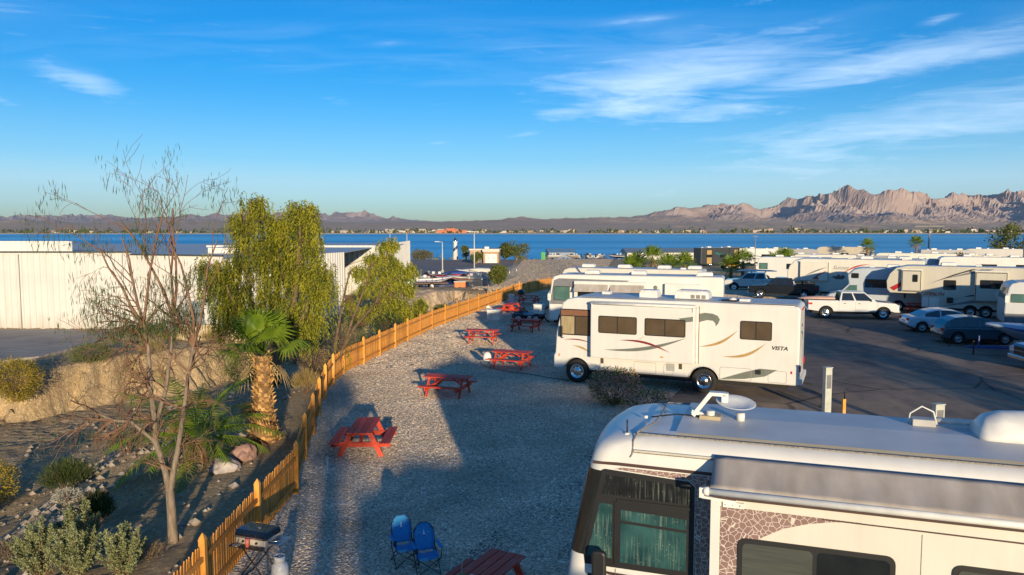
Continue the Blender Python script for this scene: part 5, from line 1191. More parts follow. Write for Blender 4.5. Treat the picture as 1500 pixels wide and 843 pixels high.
    for i in range(ln_ + 1):
        x = lerp(S0 + .1, S1 + .02, i / ln_); wv = .012 * math.sin(i * 1.7) + .006 * math.sin(i * 4.1)
        vs += [(x, y, z + wv * math.sin(math.pi * k / n_)) for k, (y, z) in enumerate(prof)]
    aw.add(vs, [(i * (n_ + 1) + k, i * (n_ + 1) + k + 1, (i + 1) * (n_ + 1) + k + 1, (i + 1) * (n_ + 1) + k) for i in range(ln_) for k in range(n_)], 0, True)
    ao = aw.build('awning', M_awn, t); so = ao.modifiers.new('thick', 'SOLIDIFY'); so.thickness = .004
    MB().tube([(S0 + .1, yr, zr), (S1 + .03, yr, zr)], .046, 14).build('roller', M_ac, ao)
    MB().lathe([(.055, 0), (.055, .05), (.04, .07)], (S1 + .03, yr, zr), 14, M=Matrix.Rotation(R(90), 4, 'Y')).build('roller_cap', M_ac, ao)
    MB().beam((S1 + .12, yr, zr - .09), (S1 + .12, yr, zr + .04), .03, .06).build('end_bracket', M_ac, ao)
    MB().beam((S1 + .12, yr - .04, zr - .09), (S1 - .3, y1 + .02, zr - .12), .05, .03).build('support_arm', M_ac, ao)
    MB().box(S1 - .40, S1 - .14, y1 + .005, y1 + .03, 3.10, 3.17).build('arm_plate', M_ac, sl)
    for k in range(3): MB().lathe([(.008, 0), (.008, .006)], (S1 - .35 + k * .09, y1 + .03, 3.135), 8, M=Matrix.Rotation(R(-90), 4, 'X')).build('screw', M_steel, sl)
    MB().box(S0 + .05, S1 - .02, y1 + .001, y1 + .04, 3.205, 3.25).build('top_seal', M_stripe, sl)
    for xx in (-3.55, -6.0): MB().box(xx - .004, xx + .004, y1 + .001, y1 + .004, .97, 3.03).build('panel_seam', M_seam, sl)
    for xx in (-2.4, -4.9): MB().box(xx - .05, xx + .05, y1 + .001, y1 + .014, 1.2, 1.24).build('side_marker', M_amber, sl)
    for s_ in (-.1, -6.9):
        for sd in (1, -1): wheel(t, s_, sd * 1.22, .52, .28, sd)
    MB().box(rear + .3, .7, -1.1, 1.1, .2, .345).build('chassis', M_under, t)
    # roof fittings
    z = 3.80
    di = empty('satellite_dish', (0, 0, 0)); di.parent = t
    MB().box(-1.10, -.80, -.02, .22, z, z + .06).build('dish_base', mat('dish_bracket', (.40, .33, .20), .5), di)
    prof = [(0.001, -.035), (.12, -.03), (.19, -.005), (.285, .038), (.29, .042), (.28, .046), (.18, .01), (.11, -.012), (0.001, -.018)]
    MB().lathe(prof, (-1.30, .04, z + .22), 28, M=Matrix.Rotation(R(-9), 4, 'X') @ Matrix.Rotation(R(-5), 4, 'Y')).build('reflector', mat('dish_white', (.62, .63, .63), .4), di)
    MB().beam((-.83, .08, z + .05), (-.67, .12, z + .10), .10, .05).build('arm_foot', M_ac, di)
    MB().beam((-.70, .16, z + .04), (-.95, .16, z + .38), .035, .06).build('feed_arm', M_ac, di); MB().beam((-.70, .04, z + .04), (-.95, .04, z + .38), .035, .06).build('feed_arm', M_ac, di)
    MB().beam((-.93, .10, z + .38), (-1.16, .10, z + .38), .14, .05).build('feed_arm', M_ac, di); MB().box(-1.20, -1.10, .03, .17, z + .26, z + .40).build('feed_horn', M_ac, di, bevel=.02)
    for k in (-.95, -1.38): MB().lathe([(.06, 0), (.06, .12)], (k, .12, z), 12).build('dish_foot', M_ac, di)
    an = MB().tube([(.13, .98, 3.70), (.13, .98, 3.90)], .012, 6).build('antenna', M_dark, t); MB().lathe([(.05, 0), (.03, .03)], (.13, .98, 3.685), 10).build('antenna_base', M_ac, an)
    MB().tube([(-.1, .25, 3.79), (-.45, .05, 3.815), (-.65, .1, 3.82), (-.85, .1, 3.82)], .012, 5).build('roof_cable', M_dark, t)
    MB().lathe([(.03, 0), (.03, .04)], (-.02, .28, 3.77), 8).build('cable_gland', M_ac, t)
    b_ = MB().box(-4.02, -3.72, -.62, -.40, z, z + .10).build('tv_mount', mat('mount_grey', (.40, .39, .37), .5), t, bevel=.01)
    MB().tube([(-3.68, -.52, z + .01), (-3.70, -.52, z + .16), (-3.85, -.52, z + .27), (-4.0, -.52, z + .20), (-4.05, -.52, z + .02)], .012, 6).build('cable_loop', M_ac, b_)
    MB().tube([(-4.05, -.62, z + .06), (-6.2, -.62, z + .06)], .045, 10).build('antenna_boom', M_ac, t)
    ac = MB(); n_ = 9; ac.loft([[(x, -.15 + yy, z + .02 + .36 * h_ * math.sqrt(max(0, 1 - (yy / (.36 * w2)) ** 2 * .97))) for yy in [lerp(-.36 * w2, .36 * w2, k / n_) for k in range(n_ + 1)]] + [(x, -.15 + .36 * w2, z), (x, -.15 - .36 * w2, z)] for x, w2, h_ in ((-4.45, .8, .45), (-4.55, .95, .78), (-4.75, 1, .95), (-5.1, 1, 1), (-5.6, 1, 1), (-5.75, .9, .7))])
    ac.build('air_conditioner', M_ac, t)
    MB().tube([(rear + .8, -W - .08, 3.58), (-1.6, -W - .08, 3.58)], .07, 12).build('patio_awning', M_ac, t)
    return t
coach((2.09, 11.89, .012), 160.8, 'large white coach with crackle pattern paint, slide awning and roof dish, nearest the camera')
# ------------------------------------------------------------------ other motorhomes and trailers
M_bluewhite = fiberglass('plain_white_body', (.62, .62, .60)); M_greybody = fiberglass('grey_body', (.33, .33, .34)); M_tanbody = fiberglass('tan_body', (.46, .41, .33)); M_dkbody = fiberglass('dark_coach_body', (.045, .05, .055)); M_chartan = fiberglass('champagne_body', (.52, .49, .41))
def gen_rv(name, label, loc, hd, kind='A', L=10., H=3.4, W=1.25, body=None, acs=((2.5, 0), (-2.5, 0)), wins=None, slides=(), stripes=(), group=None, rwins=True, zb=.5, cat='motorhome', stripe_m=None, roofm=None, axle=-.9):
    """a whole camper: x forward, y left, wheels on z = 0. kinds: A coach, F fifth wheel with a raised nose, T travel trailer, C van cab with an overhang"""
    body = body or M_bluewhite
    t = empty(name, loc, hd, label, cat, group); f, r_ = L / 2, -L / 2
    ar = []
    if kind == 'A':
        ar = [(f - 1.1, .55, .48), (r_ + 2.6, .55, .48)]
        top = [(r_, zb), (r_, H - .1), (r_ + .1, H), (f - .7, H), (f - .3, H - .12), (f - .16, H - .35), (f, 1.9), (f + .03, 1.1), (f, zb)]
    elif kind == 'F':
        ar = [(axle, .5, .40), (axle - .95, .5, .40)]
        top = [(r_, zb), (r_, H - .08), (r_ + .1, H), (f - 1.3, H), (f - .6, H - .18), (f - .2, H - .6), (f, H - 1.15), (f - .05, H - 1.75), (f - .25, H - 2.0), (f - 2.2, H - 2.0), (f - 2.35, H - 2.15), (f - 2.35, zb)]
    elif kind == 'T':
        ar = [(.4, .45, .36), (-.5, .45, .36)]
        top = [(r_, zb), (r_, H - .08), (r_ + .1, H), (f - .6, H), (f - .2, H - .3), (f, H - 1.0), (f - .1, 1.2), (f - .5, zb)]
    else:
        ar = [(f - .95, .45, .38), (r_ + 1.9, .45, .38)]
        top = [(r_, zb), (r_, H - .08), (r_ + .1, H), (f - 2.4, H), (f - 1.9, H - .12), (f - 1.45, H - .55), (f - 1.5, H - .95), (f - 1.55, 2.02), (f - .95, 1.38), (f - .15, 1.15), (f, .95), (f, zb)]
    MB().prism(arch_poly(top, ar, zb), -W, W).build('body', body, t, bevel=.08, seg=2)
    MB().box(r_ + .2, (f - 2.6 if kind == 'F' else f - .3), -W + .12, W - .12, zb - .16, zb - .003).build('chassis', M_under, t)
    MB().box(r_ + .15, f - (1.6 if kind == 'F' else 2.5 if kind == 'C' else 1.0), -W + .15, W - .15, H - .002, H + .012).build('roof_membrane', roofm or M_roofw, t)
    for x, rr, zc in ar:
        for sd in (1, -1): wheel(t, x, sd * (W - .06), zc, .24, sd, M_alloy if kind in 'FT' else M_chrome)
    if kind == 'F':
        MB().beam((f - 1.2, 0, H - 2.02), (f - 1.2, 0, H - 2.5), .2, .12).build('hitch_pin', M_dark, t)
        for sd in (-1, 1): MB().beam((f - 2.7, sd * .8, zb - .02), (f - 2.7, sd * .8, .0), .08, .08).build('jack_leg', M_dark, t)
    if kind == 'T':
        MB().beam((f - .5, 0, .45), (f + .9, 0, .45), .12, .1).build('tongue', M_dark, t)
    if kind == 'A':
        MB().prism([(f - .145, H - .42), (f + .012, 1.95), (f - .02, 1.95), (f - .18, H - .42)], -W + .1, W - .1).build('windshield', M_glassg, t)
        for sd in (1, -1):
            window(t, f - 1.35, f - .28, 1.75, H - .75, sd * W, sd, M_glassg, split=False)
            MB().box(f + .005, f + .04, sd * .95 - .18, sd * .95 + .18, .85, 1.08).build('headlight', M_lamp, t)
            mr_ = MB().prism(rrect(f - .16, f + .05, 1.75, 2.2, .05), sd * (W + .16), sd * (W + .24)).build('mirror', M_ac, t); MB().tube([(f - .05, sd * W, 2.35), (f, sd * (W + .2), 2.2)], .02, 5).build('mirror_arm', M_ac, mr_)
    if kind == 'C':
        MB().prism([(f - 1.53, 2.0), (f - .98, 1.42), (f - .96, 1.46), (f - 1.5, 2.03)], -W + .25, W - .25).build('windshield', M_glassg, t)
        for sd in (1, -1):
            side_sheet(t, 'cab_window', [(f - 1.15, 1.40), (f - 1.62, 1.90), (f - 2.15, 1.92), (f - 2.15, 1.40)], sd * (W + .001), M_glassg, sd * .01)
            MB().box(f - .04, f + .02, sd * .8 - .15, sd * .8 + .15, .85, 1.05).build('headlight', M_lamp, t)
    if kind == 'F':
        MB().prism(rrect(-.5, .5, H - 1.1, H - .6, .15), f - .24, f - .02, axis='x')
    for sd in (1, -1):
        for x0, x1, z0, z1 in (wins or ()):
            if sd == 1 or rwins: window(t, x0, x1, z0, z1, sd * W, sd, M_glassd, split=(x1 - x0) > 1.0)
        for m, pts in stripes: side_sheet(t, 'stripe', pts, sd * (W + .0015), m, sd * .006)
    for x0, x1, z0, z1, dep, sw in slides:
        for sd in ((1,) if True else ()):
            so = MB().box(x0, x1, sd * (W - .02), sd * (W + dep), z0, z1).build('slide_out', body, t, bevel=.02)
            MB().box(x0 - .04, x1 + .04, sd * (W + dep - .03), sd * (W + dep + .05), z1 + .003, z1 + .09).build('awning_roller', M_ac, so, bevel=.02)
            for w0, w1, wz0, wz1 in sw: window(so, w0, w1, wz0, wz1, sd * (W + dep), sd, M_glassd, split=(w1 - w0) > 1)
    for x, y in acs: ac_unit(t, x, y, H + .012, .95, .7, .26, False)
    vent(t, r_ + 1.5, .4, H + .012, .38); vent(t, .3, -.3, H + .012, .38)
    for sd in (1, -1): MB().box(r_ - .03, r_ + .01, sd * (W - .16) - .07, sd * (W - .16) + .07, 1.0, 1.25).build('tail_light', M_redl, t)
    return t

# grey nosed coach behind the vista motorhome: left side through (2.42,50.7) and (12.86,47.56)
hd = 163.4; hv = (math.cos(R(hd)), math.sin(R(hd))); ln = (-hv[1], hv[0])
ctr = lambda px_, py_, s_, W: (px_ - hv[0] * s_ - ln[0] * W, py_ - hv[1] * s_ - ln[1] * W, .012)
t = gen_rv('motorhome', 'white coach with a grey nose and two rolled awnings behind the vista motorhome', ctr(2.42, 50.7, 5.45, 1.25), hd, 'A', 10.9, 3.42, 1.25, M_white, acs=((2.8, .2), (-.2, .1), (-4.3, .3)), zb=.45,
           stripes=((M_grey, [(5.42, 1.5), (5.15, 3.05), (4.8, 3.18), (.2, 3.12), (1.6, 2.72), (4.1, 2.6), (4.1, 1.5)]),))
for o in t.children:
    if o.name.startswith('body'): pass
MB().box(-.8, 3.75, 1.24, 1.62, 1.1, 3.05).build('slide_out', M_white, t, bevel=.03)
sl = [o for o in t.children if o.name.startswith('slide_out')][0]
for x0, x1 in ((1.55, 3.7), (-.7, 1.4)):
    MB().add([(x0, 1.63, 2.86), (x1, 1.63, 2.86), (x1, 1.98, 2.42), (x0, 1.98, 2.42), (x0, 1.63, 2.85), (x1, 1.63, 2.85), (x1, 1.98, 2.41), (x0, 1.98, 2.41)], [(0, 1, 2, 3), (7, 6, 5, 4), (0, 3, 7, 4), (1, 5, 6, 2), (3, 2, 6, 7), (0, 4, 5, 1)]).build('window_awning', M_awn, sl)
    window(sl, x0 + .2, x1 - .2, 1.75, 2.45, 1.62, 1, M_glassd)
MB().box(-4.1, -1.95, 1.24, 1.60, 1.1, 3.0).build('slide_out', M_white, t, bevel=.03)
MB().lathe([(.13, 0), (.13, .012), (.09, .014)], (-1.35, 1.252, 2.72), 16, M=Matrix.Rotation(R(-90), 4, 'X')).build('emblem', M_olive, t)
MB().lathe([(.42, 0), (.42, .01), (.3, .012)], (-5.452, .1, 2.0), 20, M=Matrix.Rotation(R(-90), 4, 'Y')).build('rear_emblem', mat('emblem_tan', (.36, .32, .26), .5), t)
MB().beam((3.6, .2, 3.43), (4.0, .2, 3.95), .5, .05).build('raised_dish', mat('dish_grey', (.16, .17, .18), .5), t)
gen_rv('motorhome', 'cream motorhome of which mostly the roof shows, second behind the vista motorhome', (9.1, 59.0, .012), 160, 'A', 10.6, 3.35, 1.25, M_cream2, acs=((3.4, 0), (.6, .1), (-2.4, .2), (-4.6, .1)), wins=((1.0, 2.4, 1.7, 2.5), (-3.0, -1.6, 1.7, 2.5)), zb=.5)

# long fifth wheel with the red stripe, right side of the picture
hd = 151.5; hv = (math.cos(R(hd)), math.sin(R(hd))); ln = (-hv[1], hv[0])
t = gen_rv('fifth_wheel', 'long tan toy hauler lettered STEALTH with a red and black nose stripe', ctr(27.85, 58.2, 6.2, 1.25), hd, 'F', 12.4, 3.6, 1.25, M_chartan, acs=((2.2, 0), (-3.4, 0)), zb=.62, cat='trailer', axle=.75,
           wins=((1.7, 2.5, 1.95, 2.65),),
           stripes=((mat('red_stripe', (.38, .012, .012), .4), [(6.0, 1.95), (5.2, 2.45), (4.55, 2.72), (4.8, 2.40), (5.7, 1.75)]), (M_dark, [(4.8, 2.62), (3.9, 2.92), (4.0, 3.0), (4.7, 2.74)]),
                    (M_dark, [(3.4, 2.35), (1.4, 3.15), (.4, 3.48), (.8, 3.46), (1.9, 3.05)]), (M_grey, [(2.6, 2.7), (.2, 3.48), (-.6, 3.5), (-.3, 3.38)]), (M_dark, [(2.6, .95), (1.3, 1.45), (-4.4, 2.25), (.8, 1.62), (1.8, 1.25)]), (M_grey, [(2.5, .75), (.4, 1.35), (-2.0, 1.5), (0., 1.15)]), (M_dark, [(-1.8, 2.75), (-4.0, 3.2), (-4.5, 3.22), (-3.0, 2.95)])),
           slides=((3.9, 5.2, 1.75, 3.3, .3, ((4.15, 4.5, 2.45, 3.0),)), (-1.4, .55, 1.2, 3.3, .35, ((-1.15, .25, 2.15, 2.75),))))
for o in [q for q in t.children if q.name.startswith('slide_out')]:
    xs = [v.co.x for v in o.data.vertices]; zs = [v.co.z for v in o.data.vertices]; yy = max(v.co.y for v in o.data.vertices)
    pts = rrect(min(xs) + .05, max(xs) - .05, min(zs) + .05, max(zs) - .05, .03); MB().tube([(a_, yy + .004, b_) for a_, b_ in pts + pts[:1]], .022, 4, cap=False).build('slide_seal', M_dark, o)
lettering(t, 'STEALTH', .32, (3.75, 1.255, 1.50), LEFT, mat('red_lettering', (.36, .03, .025), .5), shear=.35, bold=.012)
for x0, x1 in ((2.75, 3.35), (3.45, 3.82)): MB().prism(rrect(x0, x1, .70, 1.35, .04), 1.252, 1.262).build('bay_door', M_ac, t)
MB().prism(rrect(1.85, 2.25, 1.0, 1.4, .05), 1.252, 1.40).build('fuel_station', M_dark, t)
for k, zz in enumerate((.12, .30, .48)): MB().box(-2.6, -2.0, 1.26, 1.6, zz, zz + .03).build('entry_step', M_dark, t)
# white fifth wheel with red swooshes farther back
hd = 156.; hv = (math.cos(R(hd)), math.sin(R(hd))); ln = (-hv[1], hv[0])
t = gen_rv('fifth_wheel', 'white fifth wheel trailer with red and grey swooshes and script lettering, behind the parked pickups', ctr(24.4, 69.5, 5.4, 1.25), hd, 'F', 10.8, 3.62, 1.25, M_cream2, acs=((-1.0, 0), (-4.0, 0)), zb=.75, cat='trailer',
           stripes=((M_grey, [(3.9, 1.95), (2.35, 2.75), (2.3, 2.9), (3.6, 2.1)]), (mat('rust_stripe', (.40, .07, .04), .45), [(3.3, 1.75), (2.5, 2.45), (2.2, 2.55), (2.75, 1.78)]), (mat('rust_stripe'), swoosh((.9, 2.4), (-1.3, 3.25), -.25, -.12)), (M_grey, swoosh((2.0, .95), (-1.2, 1.6), .2, .12))),
           slides=((2.0, 4.3, 1.75, 3.35, .3, ()),))
lettering(t, 'Sunset', .48, (1.7, 1.255, 2.75), LEFT, M_grey, shear=.45); side_sheet(t, 'mountain_emblem', [(1.75, 2.0), (1.55, 2.22), (1.4, 2.12), (1.2, 2.35), (1.0, 2.15), (.85, 2.3), (.55, 2.02), (.75, 2.05), (.8, 1.9), (1.5, 1.9), (1.45, 2.02)], 1.252, mat('emblem_brown', (.12, .08, .07), .5))
sl5 = [q for q in t.children if q.name.startswith('slide_out')][0]
side_sheet(sl5, 'grey_swoosh', swoosh((3.9, 2.15), (2.1, 2.95), -.10, .02), 1.552, M_grey); side_sheet(sl5, 'rust_swoosh', [(3.35, 1.85), (2.9, 2.25), (2.2, 2.62), (2.2, 2.54), (2.85, 2.12), (2.75, 1.85)], 1.552, mat('rust_stripe'))
MB().box(1.98, 2.03, 1.552, 1.57, 1.76, 3.34).build('slide_trim', M_grey, sl5)
gen_rv('motorhome', 'blue shaded white van camper parked nose left, between the white pickup and the toy hauler', (28.6, 61.5, .012), 156, 'C', 7.0, 3.25, 1.1, fiberglass('blue_grey_body', (.42, .47, .52)), acs=((-1.2, 0),), zb=.45, wins=((-.9, .8, 1.75, 2.4), (1.25, 1.8, 2.45, 2.85)))
gen_rv('motorhome', 'pale coach with its nose at the right picture edge in front of the toy hauler', (35.95, 48.5, .012), 158, 'A', 9.6, 3.05, 1.2, fiberglass('pale_blue_body', (.50, .52, .53)), acs=((1.0, 0),), zb=.45, wins=((.2, 1.8, 1.7, 2.4),), stripes=((M_grey, [(4.8, .5), (4.8, 1.05), (-4.8, 1.0), (-4.8, .5)]),))
# the rows farther away
FARRV = [  # px x, distance, heading, kind, length, height, material, label
    ((43.8, 166), 25, 'A', 11.5, 3.9, M_dkbody, 'dark coach with gold panels parked far back by the palms'),
    ((53.5, 166), -14, 'F', 10.6, 3.7, M_bluewhite, 'white fifth wheel with its nose to the right behind the far palms'),
    ((63.0, 174), -18, 'F', 9.5, 3.5, M_greybody, 'pale grey fifth wheel right of the white one behind the far palms'),
    ((80.5, 190), 160, 'F', 13.0, 3.9, M_tanbody, 'tan toy hauler with a dark side standing out against the lake'),
    ((46.5, 120), 160, 'A', 11.0, 3.4, M_cream2, 'cream motorhome roof just behind the script lettered trailer'),
    ((54.5, 118), 158, 'T', 9.5, 3.2, M_greybody, 'dark sided trailer behind the script lettered trailer'),
    ((63.5, 124), 160, 'A', 11.5, 3.5, M_cream2, 'long cream motorhome with a rear vent behind the toy hauler'),
    ((81.0, 146), -16, 'F', 9.5, 3.7, M_greybody, 'grey and black fifth wheel far right against the lake'),
    ((92.5, 152), 166, 'F', 10.5, 3.8, M_greybody, 'grey fifth wheel left of the round tree far right'),
    ((78.5, 132), 168, 'T', 6.0, 3.0, fiberglass('butter_body', (.62, .56, .36)), 'small butter yellow trailer far right in the sun'),
    ((58.2, 96), 158, 'A', 11.0, 3.35, M_bluewhite, 'white motorhome roof right behind the toy hauler roof'),
    ((50.6, 101), 158, 'T', 8.0, 3.1, fiberglass('bluish_body', (.30, .38, .46)), 'bluish trailer roof behind the toy hauler'),
    ((36.0, 100), 158, 'A', 9.0, 3.3, M_bluewhite, 'white motorhome between the far palms and the script lettered trailer')]
for (x, y), hd_, kd, L, H, bm_, lab in FARRV:
    st = ()
    if bm_ is M_dkbody: st = ((M_tan, [(4.2, .6), (3.0, .6), (3.0, 3.4), (4.2, 3.4)]), (M_tan, [(-3.0, .6), (-4.2, .6), (-4.2, 3.4), (-3.0, 3.4)]), (mat('teal_stripe', (.02, .12, .12), .4), [(2.0, 1.6), (-2.0, 2.6), (-2.0, 3.0), (2.0, 2.2)]))
    elif kd == 'F': st = ((M_grey, swoosh((L * .3, 1.6), (-L * .35, 2.6), .3, .1)), (M_dark, swoosh((L * .25, 1.2), (-L * .3, 1.9), .2, .08)))
    elif bm_ is M_cream2: st = ((M_tan, [(L * .4, 1.3), (-L * .45, 1.3), (-L * .45, 1.45), (L * .4, 1.45)]),)
    gen_rv('camper', lab, (x, y, ground_z(x, y, False) + .02), hd_, kd, L, H, 1.25, bm_, acs=((L * .2, 0), (-L * .25, 0)), wins=((-.8, .9, 1.8, 2.5), (-L * .38, -L * .25, 1.9, 2.5)), stripes=st, group='campers in the far rows', zb=.55)

# ------------------------------------------------------------------ cars and pickups
def paint(name, c, c2=None): return mat(name, c, .28, c2=c2, var=.04, scale=1.5, coat=.5, spec=.5)
def car_body(t, lower, arches, zb, W, m, bev=.05): return MB().prism(arch_poly(lower, arches, zb), -W, W).build('body', m, t, bevel=bev, seg=3)
def cabin(t, base, top, W0, W1, m, name='cabin'):
    """greenhouse: base and top outlines give x of [rear, front] at belt and roof with z; sides lean in"""
    (xr0, xf0, z0), (xr1, xf1, z1) = base, top
    v = [(xr0, -W0, z0), (xf0, -W0, z0), (xf0, W0, z0), (xr0, W0, z0), (xr1, -W1, z1), (xf1, -W1, z1), (xf1, W1, z1), (xr1, W1, z1)]
    o = MB().add(v, [(0, 1, 2, 3), (7, 6, 5, 4), (0, 4, 5, 1), (1, 5, 6, 2), (2, 6, 7, 3), (3, 7, 4, 0)]).build(name, m, t, bevel=.05, seg=3)
    def onplane(sd, u, v_):          # u from rear to front 0..1, v from belt to roof
        x0 = lerp(xr0, xr1, v_); x1 = lerp(xf0, xf1, v_); return Vector((lerp(x0, x1, u), sd * (lerp(W0, W1, v_)), lerp(z0, z1, v_)))
    def panel(pts, n_, off, nm, mt):
        vs = [p + n_ * off for p in pts] + [p + n_ * (off + .006) for p in pts]; k = len(pts)
        MB().add(vs, [list(range(k)), list(range(2 * k - 1, k - 1, -1))] + [(i, (i + 1) % k, (i + 1) % k + k, i + k) for i in range(k)]).build(nm, mt, o)
    return o, onplane, panel
def glass_set(cb, sides=((.06, .48), (.52, .94)), lo=.12, hi=.88, glass=None, ws=True, rw=True):
    o, onp, panel = cb; glass = glass or M_glassd
    for sd in (1, -1):
        for u0, u1 in sides:
            pts = [onp(sd, u0, lo), onp(sd, u1, lo), onp(sd, u1, hi), onp(sd, u0, hi)]
            nn = (pts[1] - pts[0]).cross(pts[3] - pts[0]).normalized(); nn = nn if nn.y * sd > 0 else -nn
            panel(pts, nn, .003, 'side_window', glass)
    for u, on, nm in ((1, ws, 'windshield'), (0, rw, 'rear_window')):
        if not on: continue
        a, b = onp(1, u, .08), onp(-1, u, .08); c_, d = onp(-1, u, .92), onp(1, u, .92)
        a, b, c_, d = [Vector((q.x, q.y * .9, q.z)) for q in (a, b, c_, d)]
        nn = (b - a).cross(d - a).normalized(); nn = nn if nn.x * (1 if u else -1) > 0 else -nn
        panel([a, b, c_, d], nn, .003, nm, glass)
def car_bits(t, f, r_, W, zl, zt, plate=True, tail=M_redl):
    for sd in (1, -1):
        MB().prism(rrect(sd * (W - .26) - .2, sd * (W - .26) + .2, zl - .08, zl + .08, .05), f - .05, f + .012, axis='x').build('headlight', M_lamp, t)
        MB().prism(rrect(sd * (W - .18) - .15, sd * (W - .18) + .15, zt - .09, zt + .09, .04), r_ + .05, r_ - .012, axis='x').build('tail_light', tail, t)
        MB().prism(rrect(r_ + .02, r_ + .28, zt - .06, zt + .08, .03), sd * (W - .002), sd * (W + .006)).build('tail_light', tail, t)
def mirrors(t, x, W, z, m):
    for sd in (1, -1): MB().prism(rrect(x - .1, x + .1, z, z + .16, .04), sd * (W + .02), sd * (W + .18)).build('mirror', m, t, bevel=.02)
def pickup(name, label, loc, hd, m, L=5.9, chrome=True, bed_load=None, W=.99):
    t = empty(name, loc, hd, label, 'pickup'); f, r_ = L / 2, -L / 2; zb = .52
    ax = ((f - 1.02, .50, .42), (r_ + 1.2, .50, .42))
    low = [(r_, zb + .1), (r_, 1.30), (r_ + 2.02, 1.30), (r_ + 2.04, 1.24), (f - 1.5, 1.24), (f - 1.3, 1.22), (f - .25, 1.14), (f - .05, 1.02), (f, .8), (f, zb)]
    body = car_body(t, low, ax, zb, W, m)
    cb = cabin(t, (r_ + 2.06, f - 1.45, 1.22), (r_ + 2.22, f - 2.25, 1.90), W - .03, W - .22, m)
    glass_set(cb, ((.05, .30), (.35, .60), (.63, .93))[1:] if False else ((.06, .42), (.47, .93)))
    MB().box(r_ + .12, r_ + 1.95, -W + .12, W - .12, 1.302, 1.306).build('bed_floor', M_under, t)
    MB().box(r_ + .3, f - .5, -W + .15, W - .15, .36, zb - .003).build('frame', M_under, t)
    for x, rr, zc in ax:
        for sd in (1, -1): wheel(t, x, sd * (W - .03), .42, .27, sd, M_chrome if chrome else M_alloy)
    g_ = MB().prism(rrect(-.62, .62, .68, 1.08, .06), f - .02, f + .02, axis='x').build('grille', M_dark, t)
    MB().box(f + .018, f + .028, -.6, .6, .86, .90).build('grille_bar', M_chrome, g_)
    MB().box(f - .04, f + .09, -W + .04, W - .04, .48, .66).build('bumper', M_chrome if chrome else M_dark, t, bevel=.03); MB().box(r_ - .10, r_ + .02, -W + .06, W - .06, .56, .72).build('rear_bumper', M_chrome, t, bevel=.03)
    car_bits(t, f, r_, W, .95, 1.05); mirrors(t, f - 1.75, W - .02, 1.28, m)
    for sd in (1, -1):
        for x in (r_ + 2.35, r_ + 3.3): MB().box(x, x + .16, sd * W, sd * (W + .02), 1.08, 1.12).build('door_handle', M_dark, t)
        for x in (r_ + 2.05, r_ + 3.15, f - 1.42): MB().box(x - .005, x + .005, sd * W, sd * (W + .0015), .60, 1.22).build('door_seam', M_dark, t)
    return t
P_white = paint('white_car_paint', (.56, .57, .56)); P_black = paint('black_car_paint', (.008, .010, .014)); P_grey = paint('slate_car_paint', (.055, .075, .095)); P_silver = paint('silver_car_paint', (.42, .45, .48))
pk = pickup('pickup_truck', 'white crew cab pickup parked nose right beside the vista motorhome rear', (24.15, 55.75, .012), -11.8, P_white, 6.0)
k = MB().loft([[(x, y * w_, 1.32 + z * h_) for y, z in ((-1, 0), (-.9, .6), (-.4, 1), (.4, 1), (.9, .6), (1, 0))] for x, w_, h_ in ((-3.6, .05, .05), (-3.2, .35, .12), (-2.2, .5, .2), (-1.2, .48, .18), (-.95, .3, .1))])
o = k.build('kayak', mat('orange_kayak', (.45, .14, .05), .45, c2=(.55, .42, .36), scale=.8)); o.location = pk.location; o.rotation_euler = (0, 0, R(-11.8)); tag(o, 'orange and white kayak lying in the bed of the white pickup', 'kayak')
pickup('pickup_truck', 'black crew cab pickup parked nose left in front of the script lettered trailer', (24.35, 70.1, .012), 157, P_black, 5.9)
pk = pickup('pickup_truck', 'white crew cab pickup with a long board on its roof behind the vista motorhome', (24.8, 79.6, ground_z(24, 79) + .012), 160, P_white, 6.2, W=1.0)
o = MB().loft([[(x, y * w_, 2.02 + z * h_) for y, z in ((-1, 0), (-.8, .6), (.0, 1), (.8, .6), (1, 0))] for x, w_, h_ in ((-2.0, .1, .06), (-1.5, .34, .14), (0, .42, .17), (1.3, .38, .15), (1.9, .08, .05))]).build('roof_board', M_ac); o.location = pk.location; o.rotation_euler = (0, 0, R(160)); tag(o, 'long white board strapped on the roof of the far white pickup', 'board')
MB().box(-.95, -.88, -.5, .5, 1.92, 2.03).build('rack_bar', M_dark, o); MB().box(.4, .47, -.5, .5, 1.92, 2.03).build('rack_bar', M_dark, o)
pickup('pickup_truck', 'blue grey pickup with a chrome grille cut by the right picture edge', (26.3, 35.3, .012), 178, paint('blue_grey_paint', (.12, .17, .23)), 6.1, W=1.03)

